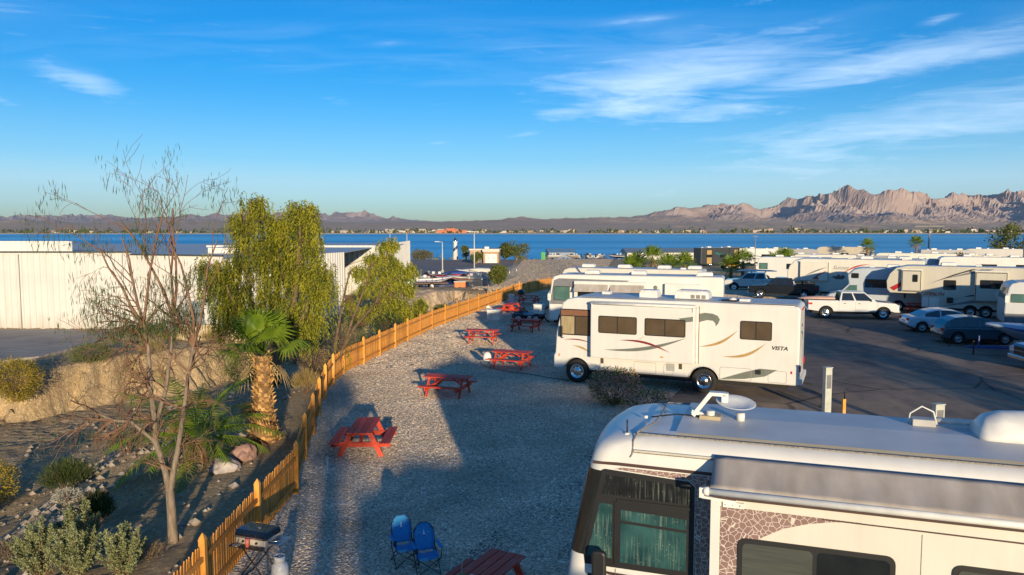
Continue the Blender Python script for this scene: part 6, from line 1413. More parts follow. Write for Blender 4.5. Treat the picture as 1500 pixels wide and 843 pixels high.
def cabin2(t, pts, W0, W1, m, doors, glass=None):
    """greenhouse from its side outline (rear foot over the roof to front foot); sides lean in towards the roof"""
    z0 = min(p[1] for p in pts); z1 = max(p[1] for p in pts); yw = lambda z: lerp(W0, W1, ((z - z0) / (z1 - z0)) ** 1.3); n_ = len(pts)
    vs = [(x, sd * yw(z), z) for sd in (1, -1) for x, z in pts]
    cb = MB().add(vs, [list(range(n_)), list(range(2 * n_ - 1, n_ - 1, -1))] + [(i, i + 1, i + 1 + n_, i + n_) for i in range(n_ - 1)] + [(0, n_, 2 * n_ - 1, n_ - 1)], 0, False).build('cabin', m, t, bevel=.035, seg=2)
    top = sorted(pts); glass = glass or M_glassd
    for x0, x1 in doors:
        k = 7; up = []; lo = []
        for i in range(k + 1):
            x = lerp(x0, x1, i / k); zt = interp(top, x) - .075; zl = z0 + .055
            if zt < zl + .01: zt = zl + .01
            up.append((x, zt)); lo.append((x, zl))
        for sd in (1, -1):
            q = [(x, sd * (yw(z) + .004), z) for x, z in up + lo[::-1]]; q2 = [(x, y + sd * .006, z) for x, y, z in q]; N_ = len(q)
            MB().add(q + q2, [list(range(N_)), list(range(2 * N_ - 1, N_ - 1, -1))] + [(i, (i + 1) % N_, (i + 1) % N_ + N_, i + N_) for i in range(N_)]).build('side_window', glass, cb)
    for (a, b, nm) in ((pts[0], pts[1], 'rear_window'), (pts[-1], pts[-2], 'windshield')):
        a, b = Vector((a[0], 0, a[1])), Vector((b[0], 0, b[1])); d = (b - a); nn = Vector((d.z, 0, -d.x)).normalized(); nn = nn if nn.z > 0 else -nn
        p0, p1 = a + d * .10, a + d * .95; q = [p0 + Vector((0, yw(p0.z) * .9, 0)), p0 - Vector((0, yw(p0.z) * .9, 0)), p1 - Vector((0, yw(p1.z) * .88, 0)), p1 + Vector((0, yw(p1.z) * .88, 0))]
        v8 = [p + nn * .004 for p in q] + [p + nn * .010 for p in q]
        MB().add(v8, [(0, 1, 2, 3), (7, 6, 5, 4), (0, 4, 5, 1), (1, 5, 6, 2), (2, 6, 7, 3), (3, 7, 4, 0)]).build(nm, glass, cb)
    return cb
def sedan(name, label, loc, hd, m, L=4.7, hatch=False):
    t = empty(name, loc, hd, label, 'car'); f, r_ = L / 2, -L / 2; W = .88; zb = .26
    ax = ((f - .85, .37, .32), (r_ + .85, .37, .32))
    if hatch:
        low = [(r_ + .04, zb + .10), (r_ - .02, .55), (r_ + .02, .80), (r_ + .12, .98), (f - 1.25, .96), (f - .75, .86), (f - .30, .74), (f - .06, .60), (f, .42), (f - .05, zb)]
        roof = [(r_ + .10, .95), (r_ + .38, 1.30), (r_ + .75, 1.47), (r_ + 1.3, 1.53), (f - 2.0, 1.50), (f - 1.55, 1.36), (f - .85, .93)]
        doors = ((r_ + .45, r_ + 1.0), (r_ + 1.08, r_ + 1.95), (r_ + 2.03, f - 1.12))
    else:
        low = [(r_ + .03, zb + .12), (r_ - .02, .55), (r_ + .03, .84), (r_ + .16, .97), (r_ + .75, 1.0), (f - 1.3, .93), (f - .7, .82), (f - .25, .70), (f - .05, .56), (f, .40), (f - .05, zb)]
        roof = [(r_ + .48, .96), (r_ + 1.15, 1.30), (r_ + 1.65, 1.42), (r_ + 2.15, 1.46), (r_ + 2.6, 1.43), (r_ + 3.0, 1.32), (f - 1.0, .90)]
        doors = ((r_ + 1.0, r_ + 1.85), (r_ + 1.93, f - 1.25))
    car_body(t, low, ax, zb, W, m, .10)
    cabin2(t, roof, W - .05, W - .25, m, doors)
    MB().box(r_ + .4, f - .4, -W + .1, W - .1, .17, zb - .003).build('floor_pan', M_under, t)
    for x, rr, zc in ax:
        for sd in (1, -1): wheel(t, x, sd * (W - .02), .32, .2, sd, M_alloy)
    car_bits(t, f - .02, r_ + .02, W - .04, .62, .80); mirrors(t, f - 1.45, W - .04, .95, m)
    MB().prism(rrect(-.45, .45, .34, .50, .05), f - .05, f + .006, axis='x').build('grille', M_dark, t)
    MB().prism(rrect(-.26, .26, .60, .72, .01), r_ + .0, r_ - .03, axis='x').build('number_plate', M_ac, t)
    MB().box(r_ - .012, r_ + .1, -W + .1, W - .1, .34, .46).build('bumper_trim', M_dark, t)
    for sd in (1, -1):
        MB().box(-L * .28, L * .27, sd * W, sd * (W + .008), zb + .02, zb + .07).build('sill_trim', M_dark, t)
        for x in (-.15, .85): MB().box(x - .004, x + .004, sd * W, sd * (W + .0015), .36, .90).build('door_seam', M_dark, t)
        for x in (-.45, .6): MB().box(x, x + .15, sd * W, sd * (W + .018), .80, .83).build('door_handle', m, t)
    return t
sedan('parked_car', 'white sedan with its tail to the left, behind the dark hatchback', (26.9, 48.55, .012), -9, paint('pearl_white_paint', (.50, .56, .62)), 4.75)
sedan('parked_car', 'dark grey hatchback with its tail to the left, in front of the white sedan', (26.1, 43.9, .012), -7, P_grey, 4.15, True)

def boat(name, label, loc, hd, L=6., m=None, m2=None, trailer=True, group=None, cover=None, beam=1.1):
    """runabout on its trailer, bow towards +x"""
    t = empty(name, loc, hd, label, 'boat', group); m = m or M_white; h0 = .55 if trailer else 0
    def sec(u):
        x = lerp(-L / 2, L / 2, u); w_ = beam * (1 if u < .55 else math.sqrt(max(0.002, 1 - ((u - .55) / .45) ** 2.2))); keel = h0 + .98 * smooth(.5, 1.02, u) ** 1.6; sh = h0 + .85 + .22 * u * u
        return x, w_, keel, sh
    rings = []
    for k in range(13):
        x, w_, kz, sh = sec(k / 12); rings.append([(x, 0, kz), (x, w_ * .72, lerp(kz, sh, .35)), (x, w_, lerp(kz, sh, .8)), (x, w_ * .97, sh), (x, w_ * .8, sh + .05), (x, -w_ * .8, sh + .05), (x, -w_ * .97, sh), (x, -w_, lerp(kz, sh, .8)), (x, -w_ * .72, lerp(kz, sh, .35))])
    mb = MB(); mb.loft(rings); hull = mb.build('hull', m, t)
    for sd in (1, -1):
        pts = [sec(k / 12) for k in range(12)]
        mb = MB(); vs = [(x, sd * (w_ + .004), lerp(kz, sh, .62)) for x, w_, kz, sh in pts] + [(x, sd * (w_ * 1.0 + .005), lerp(kz, sh, .80)) for x, w_, kz, sh in pts]
        mb.add(vs, [(i, i + 1, i + 13, i + 12) for i in range(11)]); o = mb.build('hull_stripe', m2 or M_maroon, hull); s_ = o.modifiers.new('t', 'SOLIDIFY'); s_.thickness = .01
    zt = h0 + .95
    if cover: MB().loft([[(x, y * beam * w_, zt + z) for y, z in ((-1, 0), (-.6, zz * .8), (0, zz), (.6, zz * .8), (1, 0))] for x, w_, zz in ((-L * .48, .8, .05), (-L * .3, .95, .35), (0, .95, .45), (L * .2, .8, .25), (L * .36, .5, .2))]).build('cover', cover, t)
    else:
        MB().loft([[(x, y, z) for y, z in ((-w_, zt + .08), (w_, zt + .08), (w_ * .8, zt + hh), (-w_ * .8, zt + hh))] for x, w_, hh in ((L * .16, .8, .1), (L * .05, .85, .48), (L * .02, .85, .48))], smooth=False).build('windscreen', M_glassd, t)
        MB().box(-L * .42, -L * .02, -beam * .62, beam * .62, zt + .03, zt + .10).build('cockpit', M_grey, t)
        for k in (-.28, -.12): MB().box(L * k, L * k + .4, -beam * .5, -beam * .1, zt + .1, zt + .45).build('seat', M_ac, t, bevel=.05)
    MB().box(-L / 2 - .35, -L / 2 - .02, -.2, .2, h0 + .35, zt + .35).build('outboard_motor', M_dark, t, bevel=.06)
    if trailer:
        MB().beam((-L * .45, .55, .40), (L * .1, .45, .40), .09, .1).beam((-L * .45, -.55, .40), (L * .1, -.45, .40), .09, .1).beam((L * .08, .5, .40), (L / 2 + .9, 0, .42), .09, .1).beam((L * .08, -.5, .40), (L / 2 + .9, 0, .42), .09, .1).build('trailer_frame', mat('blue_trailer', (.02, .05, .22), .4), t)
        for sd in (1, -1):
            wheel(t, -L * .18, sd * .98, .32, .2, sd, M_alloy)
            for x in (-L * .35, 0): MB().beam((x, sd * .5, .44), (x, sd * .5, h0 + .18), .08, .12).build('bunk', M_dark, t)
        MB().beam((L / 2 + .3, 0, .40), (L / 2 + .3, 0, 1.0), .06, .06).build('bow_post', mat('blue_trailer'), t)
        MB().beam((L / 2 + .6, .08, .75), (L / 2 + .6, .08, .02), .06, .06).build('jack', M_dark, t)
    return t
boat('ski_boat', 'blue white ski boat on a blue trailer with its bow pointing left', (27.3, 39.55, .012), 178, 6.4, fiberglass('blue_hull', (.35, .44, .56)), mat('navy_stripe', (.02, .05, .25), .4))
gl = copy_tree(tproto); gl.location = (30.4, 58.2, .014); gl.rotation_euler = (0, 0, R(-24)); tag(gl, 'dark red picnic table in the shade between the white sedan and the toy hauler', 'picnic table', 'red picnic tables on the gravel')

# ------------------------------------------------------------------ small trailer, kettle grill, pedestals
t = empty('utility_trailer', (.35, 53.4, .012), -12, 'small flat utility trailer with two wheels among the red tables', 'trailer')
MB().box(-.3, 1.9, -.7, .7, .50, .58).build('bed', mat('blue_deck', (.03, .07, .15), .5), t)
MB().beam((-.3, .0, .50), (-1.9, .0, .50), .08, .08).build('tongue', M_steel, t); MB().beam((-1.9, 0, .5), (-1.9, 0, .02), .05, .05).build('jack', M_steel, t)
for x in (.25, 1.45):
    for sd in (1, -1): wheel(t, x, sd * .92, .33, .2, sd, M_alloy)
for sd in (1, -1): MB().tube([(.25 + .42 * math.cos(a), sd * .82, .33 + .42 * math.sin(a)) for a in [R(180 * k / 8) for k in range(9)]], .05, 5).build('fender', M_dark, t)
rz = R(-12); tp = lambda x, y, z: (.35 + x * math.cos(rz) - y * math.sin(rz), 53.4 + x * math.sin(rz) + y * math.cos(rz), .012 + z)
for (x, z, s_, lab) in ((1.55, .582, .62, 'white plastic bin at the right end of the small utility trailer'), ):
    o = MB().box(-.36, .36, -.3, .3, 0, s_).build('storage_bin', M_ac, bevel=.04); o.location = tp(x, 0, z); o.rotation_euler = (0, 0, rz); tag(o, lab, 'bin', 'pale bins at the utility trailer'); MB().box(-.38, .38, -.32, .32, s_, s_ + .04).build('lid', M_ac, o)
o = MB().box(-.45, .45, -.3, .3, 0, .70).build('storage_bin', M_ac, bevel=.04); o.location = tp(-1.75, .55, 0); o.rotation_euler = (0, 0, rz); tag(o, 'pale plastic bin on the gravel at the left end of the utility trailer', 'bin', 'pale bins at the utility trailer'); MB().box(-.47, .47, -.32, .32, .70, .74).build('lid', M_ac, o)
o = MB().tube([(2.35 + .55 * math.cos(a), 0, .55 + .55 * math.sin(a)) for a in [R(10 * k) for k in range(37)]], .05, 6, cap=False).build('spare_tyre', M_tyre); o.location = tp(0, .3, 0); o.rotation_euler = (0, 0, rz); tag(o, 'dark tyre standing behind the utility trailer', 'tyre'); MB().tube([(2.35 + .40 * math.cos(a), 0, .55 + .40 * math.sin(a)) for a in [R(20 * k) for k in range(19)]], .02, 5, cap=False).build('rim', M_alloy, o)
t = empty('kettle_grill', (.75, 66.4, .012), 0, 'black kettle grill beside the farthest picnic table', 'grill')
MB().lathe([(.02, .55), (.22, .62), (.30, .78), (.30, .84)], n=18).build('bowl', M_lid, t); MB().lathe([(.31, .845), (.29, .98), (.18, 1.10), (.02, 1.15)], n=18).build('lid', M_lid, t)
for k in range(3): MB().tube([(.12 * math.cos(k * 2.1), .12 * math.sin(k * 2.1), .6), (.3 * math.cos(k * 2.1), .3 * math.sin(k * 2.1), .02)], .015, 5).build('leg', M_steel, t)
o = MB().box(-.25, .25, -.2, .2, .0, .62).build('cooler', mat('blue_white_cooler', (.45, .52, .60), .4), bevel=.04); o.location = (-.05, 66.6, .012); tag(o, 'pale cooler box beside the kettle grill', 'cooler'); MB().box(-.26, .26, -.21, .21, .62, .70).build('lid', M_ac, o)
def pedestal(loc, h, w_, label, m):
    t = empty('utility_pedestal', loc, 15, label, 'utility post', 'utility pedestals of the pitches')
    MB().box(-w_ / 2, w_ / 2, -.09, .09, 0, h).build('housing', m, t, bevel=.01); MB().box(-w_ / 2 - .015, w_ / 2 + .015, -.11, .11, h, h + .03).build('cap', m, t); MB().box(-w_ * .35, w_ * .35, -.1, -.092, h * .55, h * .85).build('outlet_cover', M_grey, t)
M_ped = mat('pedestal_grey', (.44, .46, .41), .6)
pedestal((11.15, 27.4, .008), 1.62, .26, 'tall grey green utility pedestal behind the rear of the vista motorhome', M_ped)
pedestal((13.35, 24.2, .008), 1.05, .34, 'low grey utility pedestal showing just above the near coach roof', M_ped)
t = empty('water_hydrant', (11.55, 26.9, .008), 0, 'short yellow wooden post with a black tap beside the tall pedestal', 'water tap')
MB().box(-.05, .05, -.05, .05, 0, .62).build('post', M_fence2, t); MB().tube([(0, -.03, .62), (0, -.03, .92), (.12, -.03, .98)], .02, 6).build('tap', M_dark, t)
o = MB().tube([(11.0, 26.8, .02), (10.2, 27.2, .03), (9.6, 26.6, .03), (10.0, 26.0, .03), (10.8, 26.4, .03)], .02, 6).build('hose', mat('red_hose', (.45, .06, .03), .5)); tag(o, 'red hose lying on the ground behind the near coach', 'hose')
# a neighbour's coach and a palm stand behind the camera; their long shadows cross the gravel
# ------------------------------------------------------------------ white metal building on the left
def ribbed(parent, name, a, b, z0, z1, m, pitch=.42, depth=.05, th=.1, nrm=None):
    """metal wall from a to b (x,y) with vertical ribs as real steps"""
    a, b = Vector((*a, 0)), Vector((*b, 0)); d = (b - a); L = d.length; d.normalize(); n_ = Vector((d.y, -d.x, 0)) if nrm is None else Vector(nrm)
    k = int(L / pitch); pts = []
    for i in range(k):
        s_ = L * i / k; w_ = L / k
        pts += [(s_, 0), (s_ + w_ * .62, 0), (s_ + w_ * .70, depth), (s_ + w_ * .92, depth)]
    pts += [(L, 0), (L, -th), (0, -th)]
    mb = MB(); vs = [a + d * p + n_ * q + Vector((0, 0, z)) for z in (z0, z1) for p, q in pts]; N_ = len(pts)
    mb.add(vs, [list(range(N_ - 1, -1, -1)), list(range(N_, 2 * N_))] + [(i, (i + 1) % N_, (i + 1) % N_ + N_, i + N_) for i in range(N_)])
    return mb.build(name, m, parent)
def siding_fn(t, b, mpn, mx):
    # rust and dust gathered near the foot, faint runs down the sheets
    se = t.nodes.new('ShaderNodeSeparateXYZ'); t.links.new(mpn.outputs[0], se.inputs[0])
    nz = t.nodes.new('ShaderNodeTexNoise'); nz.inputs['Scale'].default_value = 1.0; nz.inputs['Detail'].default_value = 7
    m2 = t.nodes.new('ShaderNodeMapping'); m2.inputs['Scale'].default_value = (2.5, 2.5, .12); t.links.new(mpn.outputs[0], m2.inputs[0]); t.links.new(m2.outputs[0], nz.inputs['Vector'])
    ad = t.nodes.new('ShaderNodeMath'); ad.operation = 'MULTIPLY_ADD'; ad.inputs[1].default_value = 2.2; t.links.new(nz.outputs[0], ad.inputs[0]); t.links.new(se.outputs[2], ad.inputs[2])
    mr = t.nodes.new('ShaderNodeMapRange'); mr.inputs['From Min'].default_value = .2; mr.inputs['From Max'].default_value = 1.6; mr.inputs['To Min'].default_value = .55; mr.inputs['To Max'].default_value = 0; t.links.new(ad.outputs[0], mr.inputs[0])
    m3 = t.nodes.new('ShaderNodeMapRange'); m3.inputs['From Min'].default_value = .5; m3.inputs['From Max'].default_value = .8; m3.inputs['To Max'].default_value = .22; t.links.new(nz.outputs[0], m3.inputs[0])
    mxx = t.nodes.new('ShaderNodeMath'); mxx.operation = 'MAXIMUM'; t.links.new(mr.outputs[0], mxx.inputs[0]); t.links.new(m3.outputs[0], mxx.inputs[1])
    mm = t.nodes.new('ShaderNodeMix'); mm.data_type = 'RGBA'; t.links.new(mxx.outputs[0], mm.inputs[0]); t.links.new(mx.outputs[2], mm.inputs[6]); mm.inputs[7].default_value = (.36, .29, .21, 1); t.links.new(mm.outputs[2], b.inputs['Base Color'])
M_metal = mat('white_metal_siding', (.54, .54, .52), .5, c2=(.60, .60, .575), scale=.5, spec=.3, fn=siding_fn)
M_metal2 = mat('grey_white_siding', (.55, .54, .52), .5, c2=(.62, .61, .58), scale=.5, spec=.3)
M_roofd = mat('dark_roof_trim', (.05, .055, .06), .6)
b = empty('metal_building', (0, 0, 0), 0, 'long white ribbed metal building behind the driveway on the left', 'building')
ribbed(b, 'wall', (-75, 54.6), (-26.2, 54.0), -.95, 4.72, M_metal)
ribbed(b, 'side_wall', (-26.2, 54.0), (-19.0, 51.5), -.95, 4.55, M_metal2, .30, .06)
ribbed(b, 'side_wall', (-19.0, 51.5), (-13.6, 63.5), -.95, 4.4, M_metal2, .30, .06)
MB().prism([(-75, 54.72), (-26.3, 54.12), (-19.15, 51.65), (-13.75, 63.5), (-14, 92), (-75, 92)], 4.30, 4.36, 0, 'z').build('roof', mat('pale_metal_roof', (.42, .42, .41), .5, c2=(.5, .5, .48), scale=.3), b)
for (x0, y0, x1, y1, z) in ((-75, 54.56, -26.2, 53.95, 4.76), (-26.2, 53.95, -18.95, 51.44, 4.6)): MB().beam((x0, y0, z), (x1, y1, z), .16, .10).build('eave_trim', M_roofd, b)
MB().beam((-75, 54.50, -.75), (-26.2, 53.88, -.75), .08, .35).build('base_trim', mat('base_grey', (.20, .20, .19), .8), b)
ribbed(b, 'parapet', (-75, 64), (-35.5, 63.4), 4.3, 5.3, M_metal2, .45, .05)
MB().box(-24, -20.5, 62, 66, 4.365, 4.8).build('roof_unit', M_metal2, b)
for k in range(7): MB().tube([(-70 + k * 7.2, 54.42 - k * .088, -.9), (-70 + k * 7.2, 54.42 - k * .088, 4.6)], .05, 6).build('downpipe', M_metal2, b)
# arched entrance canopy on the side wall
pts = [(-.55, 0), (-.55, 1.9)] + [(-.55 * math.cos(R(a)), 1.9 + .55 * math.sin(R(a))) for a in range(15, 180, 15)] + [(.55, 1.9), (.55, 0)]
o = MB().prism(pts, -.9, .0).build('entrance_canopy', M_metal, b); o.location = (-22.0, 52.35, -.55); o.rotation_euler = (0, 0, R(-19))
d_ = MB().box(.62, 1.6, -.04, .02, 0, 2.1).build('door', mat('blue_grey_door', (.20, .24, .30), .5), b); d_.location = (-22.0, 52.42, -.55); d_.rotation_euler = (0, 0, R(-19)); MB().lathe([(.03, 0), (.03, .05)], (.72, -.045, 1.0), 8, M=Matrix.Rotation(R(90), 4, 'X')).build('handle', M_steel, d_)
w2 = empty('block_wall', (0, 0, 0), 0, 'low tan block wall in front of the white building side', 'wall')
MB().box(-21.0, -16.0, 48.6, 48.85, -.7, .35).build('blocks', mat('tan_block', (.42, .33, .20), .9, c2=(.5, .4, .26), scale=3, bump=.4), w2); MB().box(-21.05, -15.95, 48.55, 48.9, .353, .42).build('coping', mat('tan_block'), w2)
b = empty('metal_shed', (0, 0, 0), 0, 'second white ribbed metal building behind the weeping tree', 'building')
ribbed(b, 'wall', (-30.5, 78.4), (-13.6, 78.0), -3.6, 4.55, M_metal, .5, .05)
ribbed(b, 'side_wall', (-13.6, 78.0), (-13.0, 100), -3.6, 4.55, M_metal2, .5, .05)
MB().box(-30.5, -13.1, 78.6, 100, 4.2, 4.3).build('roof', mat('pale_metal_roof'), b)
MB().beam((-17.6, 77.86, 2.2), (-13.4, 77.86, 3.6), .1, .12).build('stair_rail', M_steel, b)
o = MB().box(-21.3, -19.3, 79, 80.5, 4.3, 5.25).build('roof_cooler', mat('dark_blue_unit', (.03, .045, .09), .5), b, bevel=.05); MB().box(-21.1, -19.5, 78.98, 78.995, 4.5, 5.0).build('grille', M_dark, o)

# ------------------------------------------------------------------ boat yard and lake front
yz = lambda x, y: ground_z(x, y, False)
M_asph = mat('far_asphalt', (.23, .185, .155), .9, c2=(.31, .25, .21), scale=.15, spec=.2)
def sheet(name, pts, m, lab, dz=.03, n=14):
    """ground sheet following the terrain between a left and a right edge"""
    mb = MB(); vs = []
    for (x0, x1, y) in pts:
        for k in range(n + 1): x = lerp(x0, x1, k / n); vs.append((x, y, yz(x, y) + dz))
    mb.add(vs, [(i * (n + 1) + k, i * (n + 1) + k + 1, (i + 1) * (n + 1) + k + 1, (i + 1) * (n + 1) + k) for i in range(len(pts) - 1) for k in range(n)])
    return tag(mb.build(name, m, fix=False), lab, kind='structure')
sheet('parking_lot', [(-34 - .05 * (y - 100), -1 + .02 * (y - 150), y) for y in range(122, 300, 4)], M_asph, 'dark parking lot between the boat yard and the lake', .05, 12)
rg = random.Random(5); mb = MB(); vs = []; ny_, nc_ = 230, 84
for j in range(ny_ + 1):
    y = 84 + 176 * (j / ny_) ** 1.25; x0 = max(-4.2 + .05 * (y - 90), fence_x(y) - 1.0 if y < 82 else -99); x1 = 9 + .14 * (y - 84)
    for i in range(nc_ + 1):
        x = lerp(x0, x1, i / nc_); vs.append((x, y, yz(x, y) + .08 + rg.uniform(-.085, .085)))
mb.add(vs, [(j * (nc_ + 1) + i, j * (nc_ + 1) + i + 1, (j + 1) * (nc_ + 1) + i + 1, (j + 1) * (nc_ + 1) + i) for j in range(ny_) for i in range(nc_)])
tag(mb.build('dirt_lot', mat('pale_dust', (.58, .42, .26), .95, c2=(.70, .53, .34), scale=.25, spec=.1), fix=False), kind='structure', label='open tan dirt lot between the camp and the lake')
by = [  # x, y, heading, length, hull, stripe, cover, label
    (-11.2, 106, 8, 6.6, M_white, mat('navy_stripe'), None, 'white boat lying in front of the boat yard'), (-6.4, 112, 168, 6.2, mat('cream_hull', (.55, .50, .42), .4), M_maroon, None, 'cream boat with a red stripe at the yard fence'),
    (-12.4, 118, 172, 6.0, M_maroon, M_white, None, 'dark red boat at the left of the boat yard'), (-7.8, 121, 10, 6.4, mat('red_hull', (.38, .03, .03), .4), M_white, mat('blue_cover', (.02, .06, .25), .7), 'red boat with a blue cover in the boat yard'),
    (-15.0, 113, 15, 5.6, M_grey, M_white, None, 'grey boat at the far left of the boat yard'), (-4.6, 118, 100, 5.6, mat('navy_hull', (.02, .03, .08), .4), M_white, mat('grey_cover', (.22, .22, .22), .8), 'dark covered boat against the yard fence')]
for x, y, h_, L, hm, sm_, cv, lab in by: boat('yard_boat', lab, (x, y, yz(x, y) + .02), h_, L, hm, sm_, True, 'boats in the storage yard', cv)
boat('cabin_boat', 'long cream pontoon boat, topmost in the boat yard', (-5.6, 134, yz(-5, 134) + .02), 176, 8.2, M_cream2, M_cream2, True, None, M_cream2, 1.25)
# forklift like blue loader and small flat trailer at the left of the yard
t = empty('blue_loader', (-13.0, 96, yz(-13, 96) + .02), 10, 'pale blue loader with a white tank at the left of the boat yard', 'loader')
MB().box(-1.1, 1.1, -.8, .8, .5, 1.35).build('body', mat('pale_blue_paint', (.20, .42, .50), .5), t, bevel=.06); MB().box(-.2, .6, -.7, .7, 1.36, 2.5).build('cab', mat('pale_blue_paint'), t, bevel=.06); MB().box(.9, 1.5, -.5, .5, 1.1, 2.2).build('tank', M_ac, t, bevel=.1)
for x in (-.7, .7):
    for sd in (1, -1): wheel(t, x, sd * .85, .42, .25, sd, M_alloy)
t = empty('flat_trailer', (-10.2, 97, yz(-10, 97) + .02), 12, 'rusty flat trailer beside the pale blue loader', 'trailer')
MB().box(-2.2, 2.2, -.9, .9, .62, .74).build('deck', mat('rusty_deck', (.16, .09, .06), .8), t); MB().beam((-2.2, 0, .6), (-3.4, 0, .5), .1, .1).build('tongue', M_dark, t)
for sd in (1, -1): wheel(t, 0.2, sd * .98, .36, .2, sd, M_alloy)
for x in (-1.6, .4, 1.7): MB().box(x - .05, x + .05, .86, .9, .74, 1.5).build('stake', mat('rusty_deck'), t)
o = MB().box(-.7, .7, -.45, .45, 0, .8).build('orange_bin', mat('orange_plastic', (.62, .16, .03), .5), bevel=.08); o.location = (-6.4, 96.5, yz(-6.4, 96.5)); tag(o, 'orange bin beside the yard fence', 'bin'); MB().box(-.74, .74, -.49, .49, .8, .88).build('lid', mat('pale_lid', (.6, .55, .5), .5), o)
# chain link fence: wire net with posts
def chain_fn(t, b, mpn, mx):
    out = [n for n in t.nodes if n.type == 'OUTPUT_MATERIAL'][0]; tr = t.nodes.new('ShaderNodeBsdfTransparent'); ms = t.nodes.new('ShaderNodeMixShader'); ms.inputs[0].default_value = .42
    t.links.new(tr.outputs[0], ms.inputs[1]); t.links.new(b.outputs[0], ms.inputs[2]); t.links.new(ms.outputs[0], out.inputs['Surface'])
t = empty('chain_link_fence', (0, 0, 0), 0, 'grey chain link fence at the right side of the boat yard', 'fence')
cf = [(-5.2, 95), (-4.0, 104), (-2.8, 113), (-1.6, 122), (-.4, 131), (.8, 140)]
for (x0, y0), (x1, y1) in zip(cf, cf[1:]):
    z0, z1 = yz(x0, y0), yz(x1, y1)
    MB().add([(x0, y0, z0 + .05), (x1, y1, z1 + .05), (x1, y1, z1 + 2.2), (x0, y0, z0 + 2.2)], [(0, 1, 2, 3)]).build('mesh_panel', mat('chain_mesh', (.30, .30, .30), .5, fn=chain_fn), t)
    MB().tube([(x0, y0, z0 + 2.2), (x1, y1, z1 + 2.2)], .03, 5).build('top_rail', M_steel, t)
for x0, y0 in cf: MB().tube([(x0, y0, yz(x0, y0)), (x0, y0, yz(x0, y0) + 2.3)], .04, 6).build('post', M_steel, t)
def lamp_post(x, y, h, label, two=False):
    t = empty('lamp_post', (x, y, yz(x, y)), 0, label, 'lamp post', 'lamp posts of the lake front')
    MB().tube([(0, 0, 0), (0, 0, h)], [.14, .08], 8).build('pole', mat('pole_white', (.55, .54, .5), .5), t); MB().lathe([(.3, 0), (.3, .6)], n=12).build('base', mat('concrete_base', (.4, .38, .35), .9), t)
    for sx in ((1, -1) if two else (-1,)):
        MB().beam((0, 0, h), (sx * 1.0, 0, h + .1), .06, .06).build('arm', mat('pole_white'), t); MB().box(min(sx * .6, sx * 1.5), max(sx * .6, sx * 1.5), -.18, .18, h + .02, h + .16).build('lamp_head', mat('pole_white'), t)
lamp_post(-7.2, 150, 8.2, 'tall white lamp post above the cream pontoon boat'); lamp_post(-14.0, 158, 6.2, 'shorter white lamp post left of the tall one'); lamp_post(-38, 245, 9.5, 'lamp post with two heads near the shore at the left', True); lamp_post(-31, 232, 8.5, 'thin dark lamp post left of the striped lighthouse')
# striped lighthouse
t = empty('lighthouse', (-22.5, 312, yz(-22, 312)), 0, 'small white lighthouse with a dark spiral stripe at the shore', 'lighthouse')
prof = [(1.15, 0), (1.1, .4), (.75, 7.2), (1.0, 7.4), (1.0, 7.7)]
MB().lathe([(1.15, 0), (.72, 7.2), (1.0, 7.45), (1.0, 7.7)], n=20).build('tower', mat('lighthouse_white', (.75, .74, .72), .5), t)
mb = MB(); n_ = 60; vs = []
for k in range(n_ + 1):
    a = R(-60 + 520 * k / n_); z = .3 + 6.2 * k / n_
    for dz in (0, 1.25): zz = z + dz; r_ = lerp(1.15, .72, zz / 7.2) + .02; vs.append((r_ * math.cos(a), r_ * math.sin(a), zz))
mb.add(vs, [(2 * i, 2 * i + 2, 2 * i + 3, 2 * i + 1) for i in range(n_)]); o = mb.build('spiral_stripe', mat('lighthouse_navy', (.02, .03, .08), .5), t); s_ = o.modifiers.new('t', 'SOLIDIFY'); s_.thickness = .03
MB().lathe([(.5, 7.7), (.5, 8.7)], n=12).build('lantern', M_glassd, t); MB().lathe([(.65, 8.7), (.4, 9.0), (.05, 9.5)], n=12).build('cap', M_roofd, t)
# restroom building
t = empty('restroom_building', (-7.5, 222, yz(-7, 222)), -4, 'tan flat roofed building with a white garage door by the lake', 'building')
M_bld = mat('tan_stucco', (.40, .26, .17), .9, c2=(.46, .31, .21), scale=.6)
MB().box(-5.5, 4.5, 0, 9, 0, 4.4).build('wall', M_bld, t); MB().box(-5.8, 4.8, -.3, 9.3, 4.4, 4.9).build('roof', mat('pale_fascia', (.62, .56, .48), .7), t); MB().box(-.4, 4.9, -3.2, -.02, 0, 4.0).build('front_wall', M_bld, t)
MB().box(-.7, 5.2, -3.5, -.3, 4.0, 4.95).build('front_roof', mat('pale_fascia'), t); o = MB().box(.3, 4.3, -3.27, -3.21, .1, 3.2).build('garage_door', M_ac, t)
t.scale = (.8, .8, .8)
for k in (1.3, 3.3): MB().box(k - .25, k + .25, -3.30, -3.275, 1.7, 1.95).build('pane', M_glassd, o)
for k in (-4.6, -2.4): MB().box(k, k + 1.0, -.06, -.01, .1, 2.4).build('door', mat('blue_door', (.10, .12, .18), .6), t)
MB().box(-.5, 1.0, 2, 3.4, 4.9, 5.6).build('roof_unit', M_ac, t)
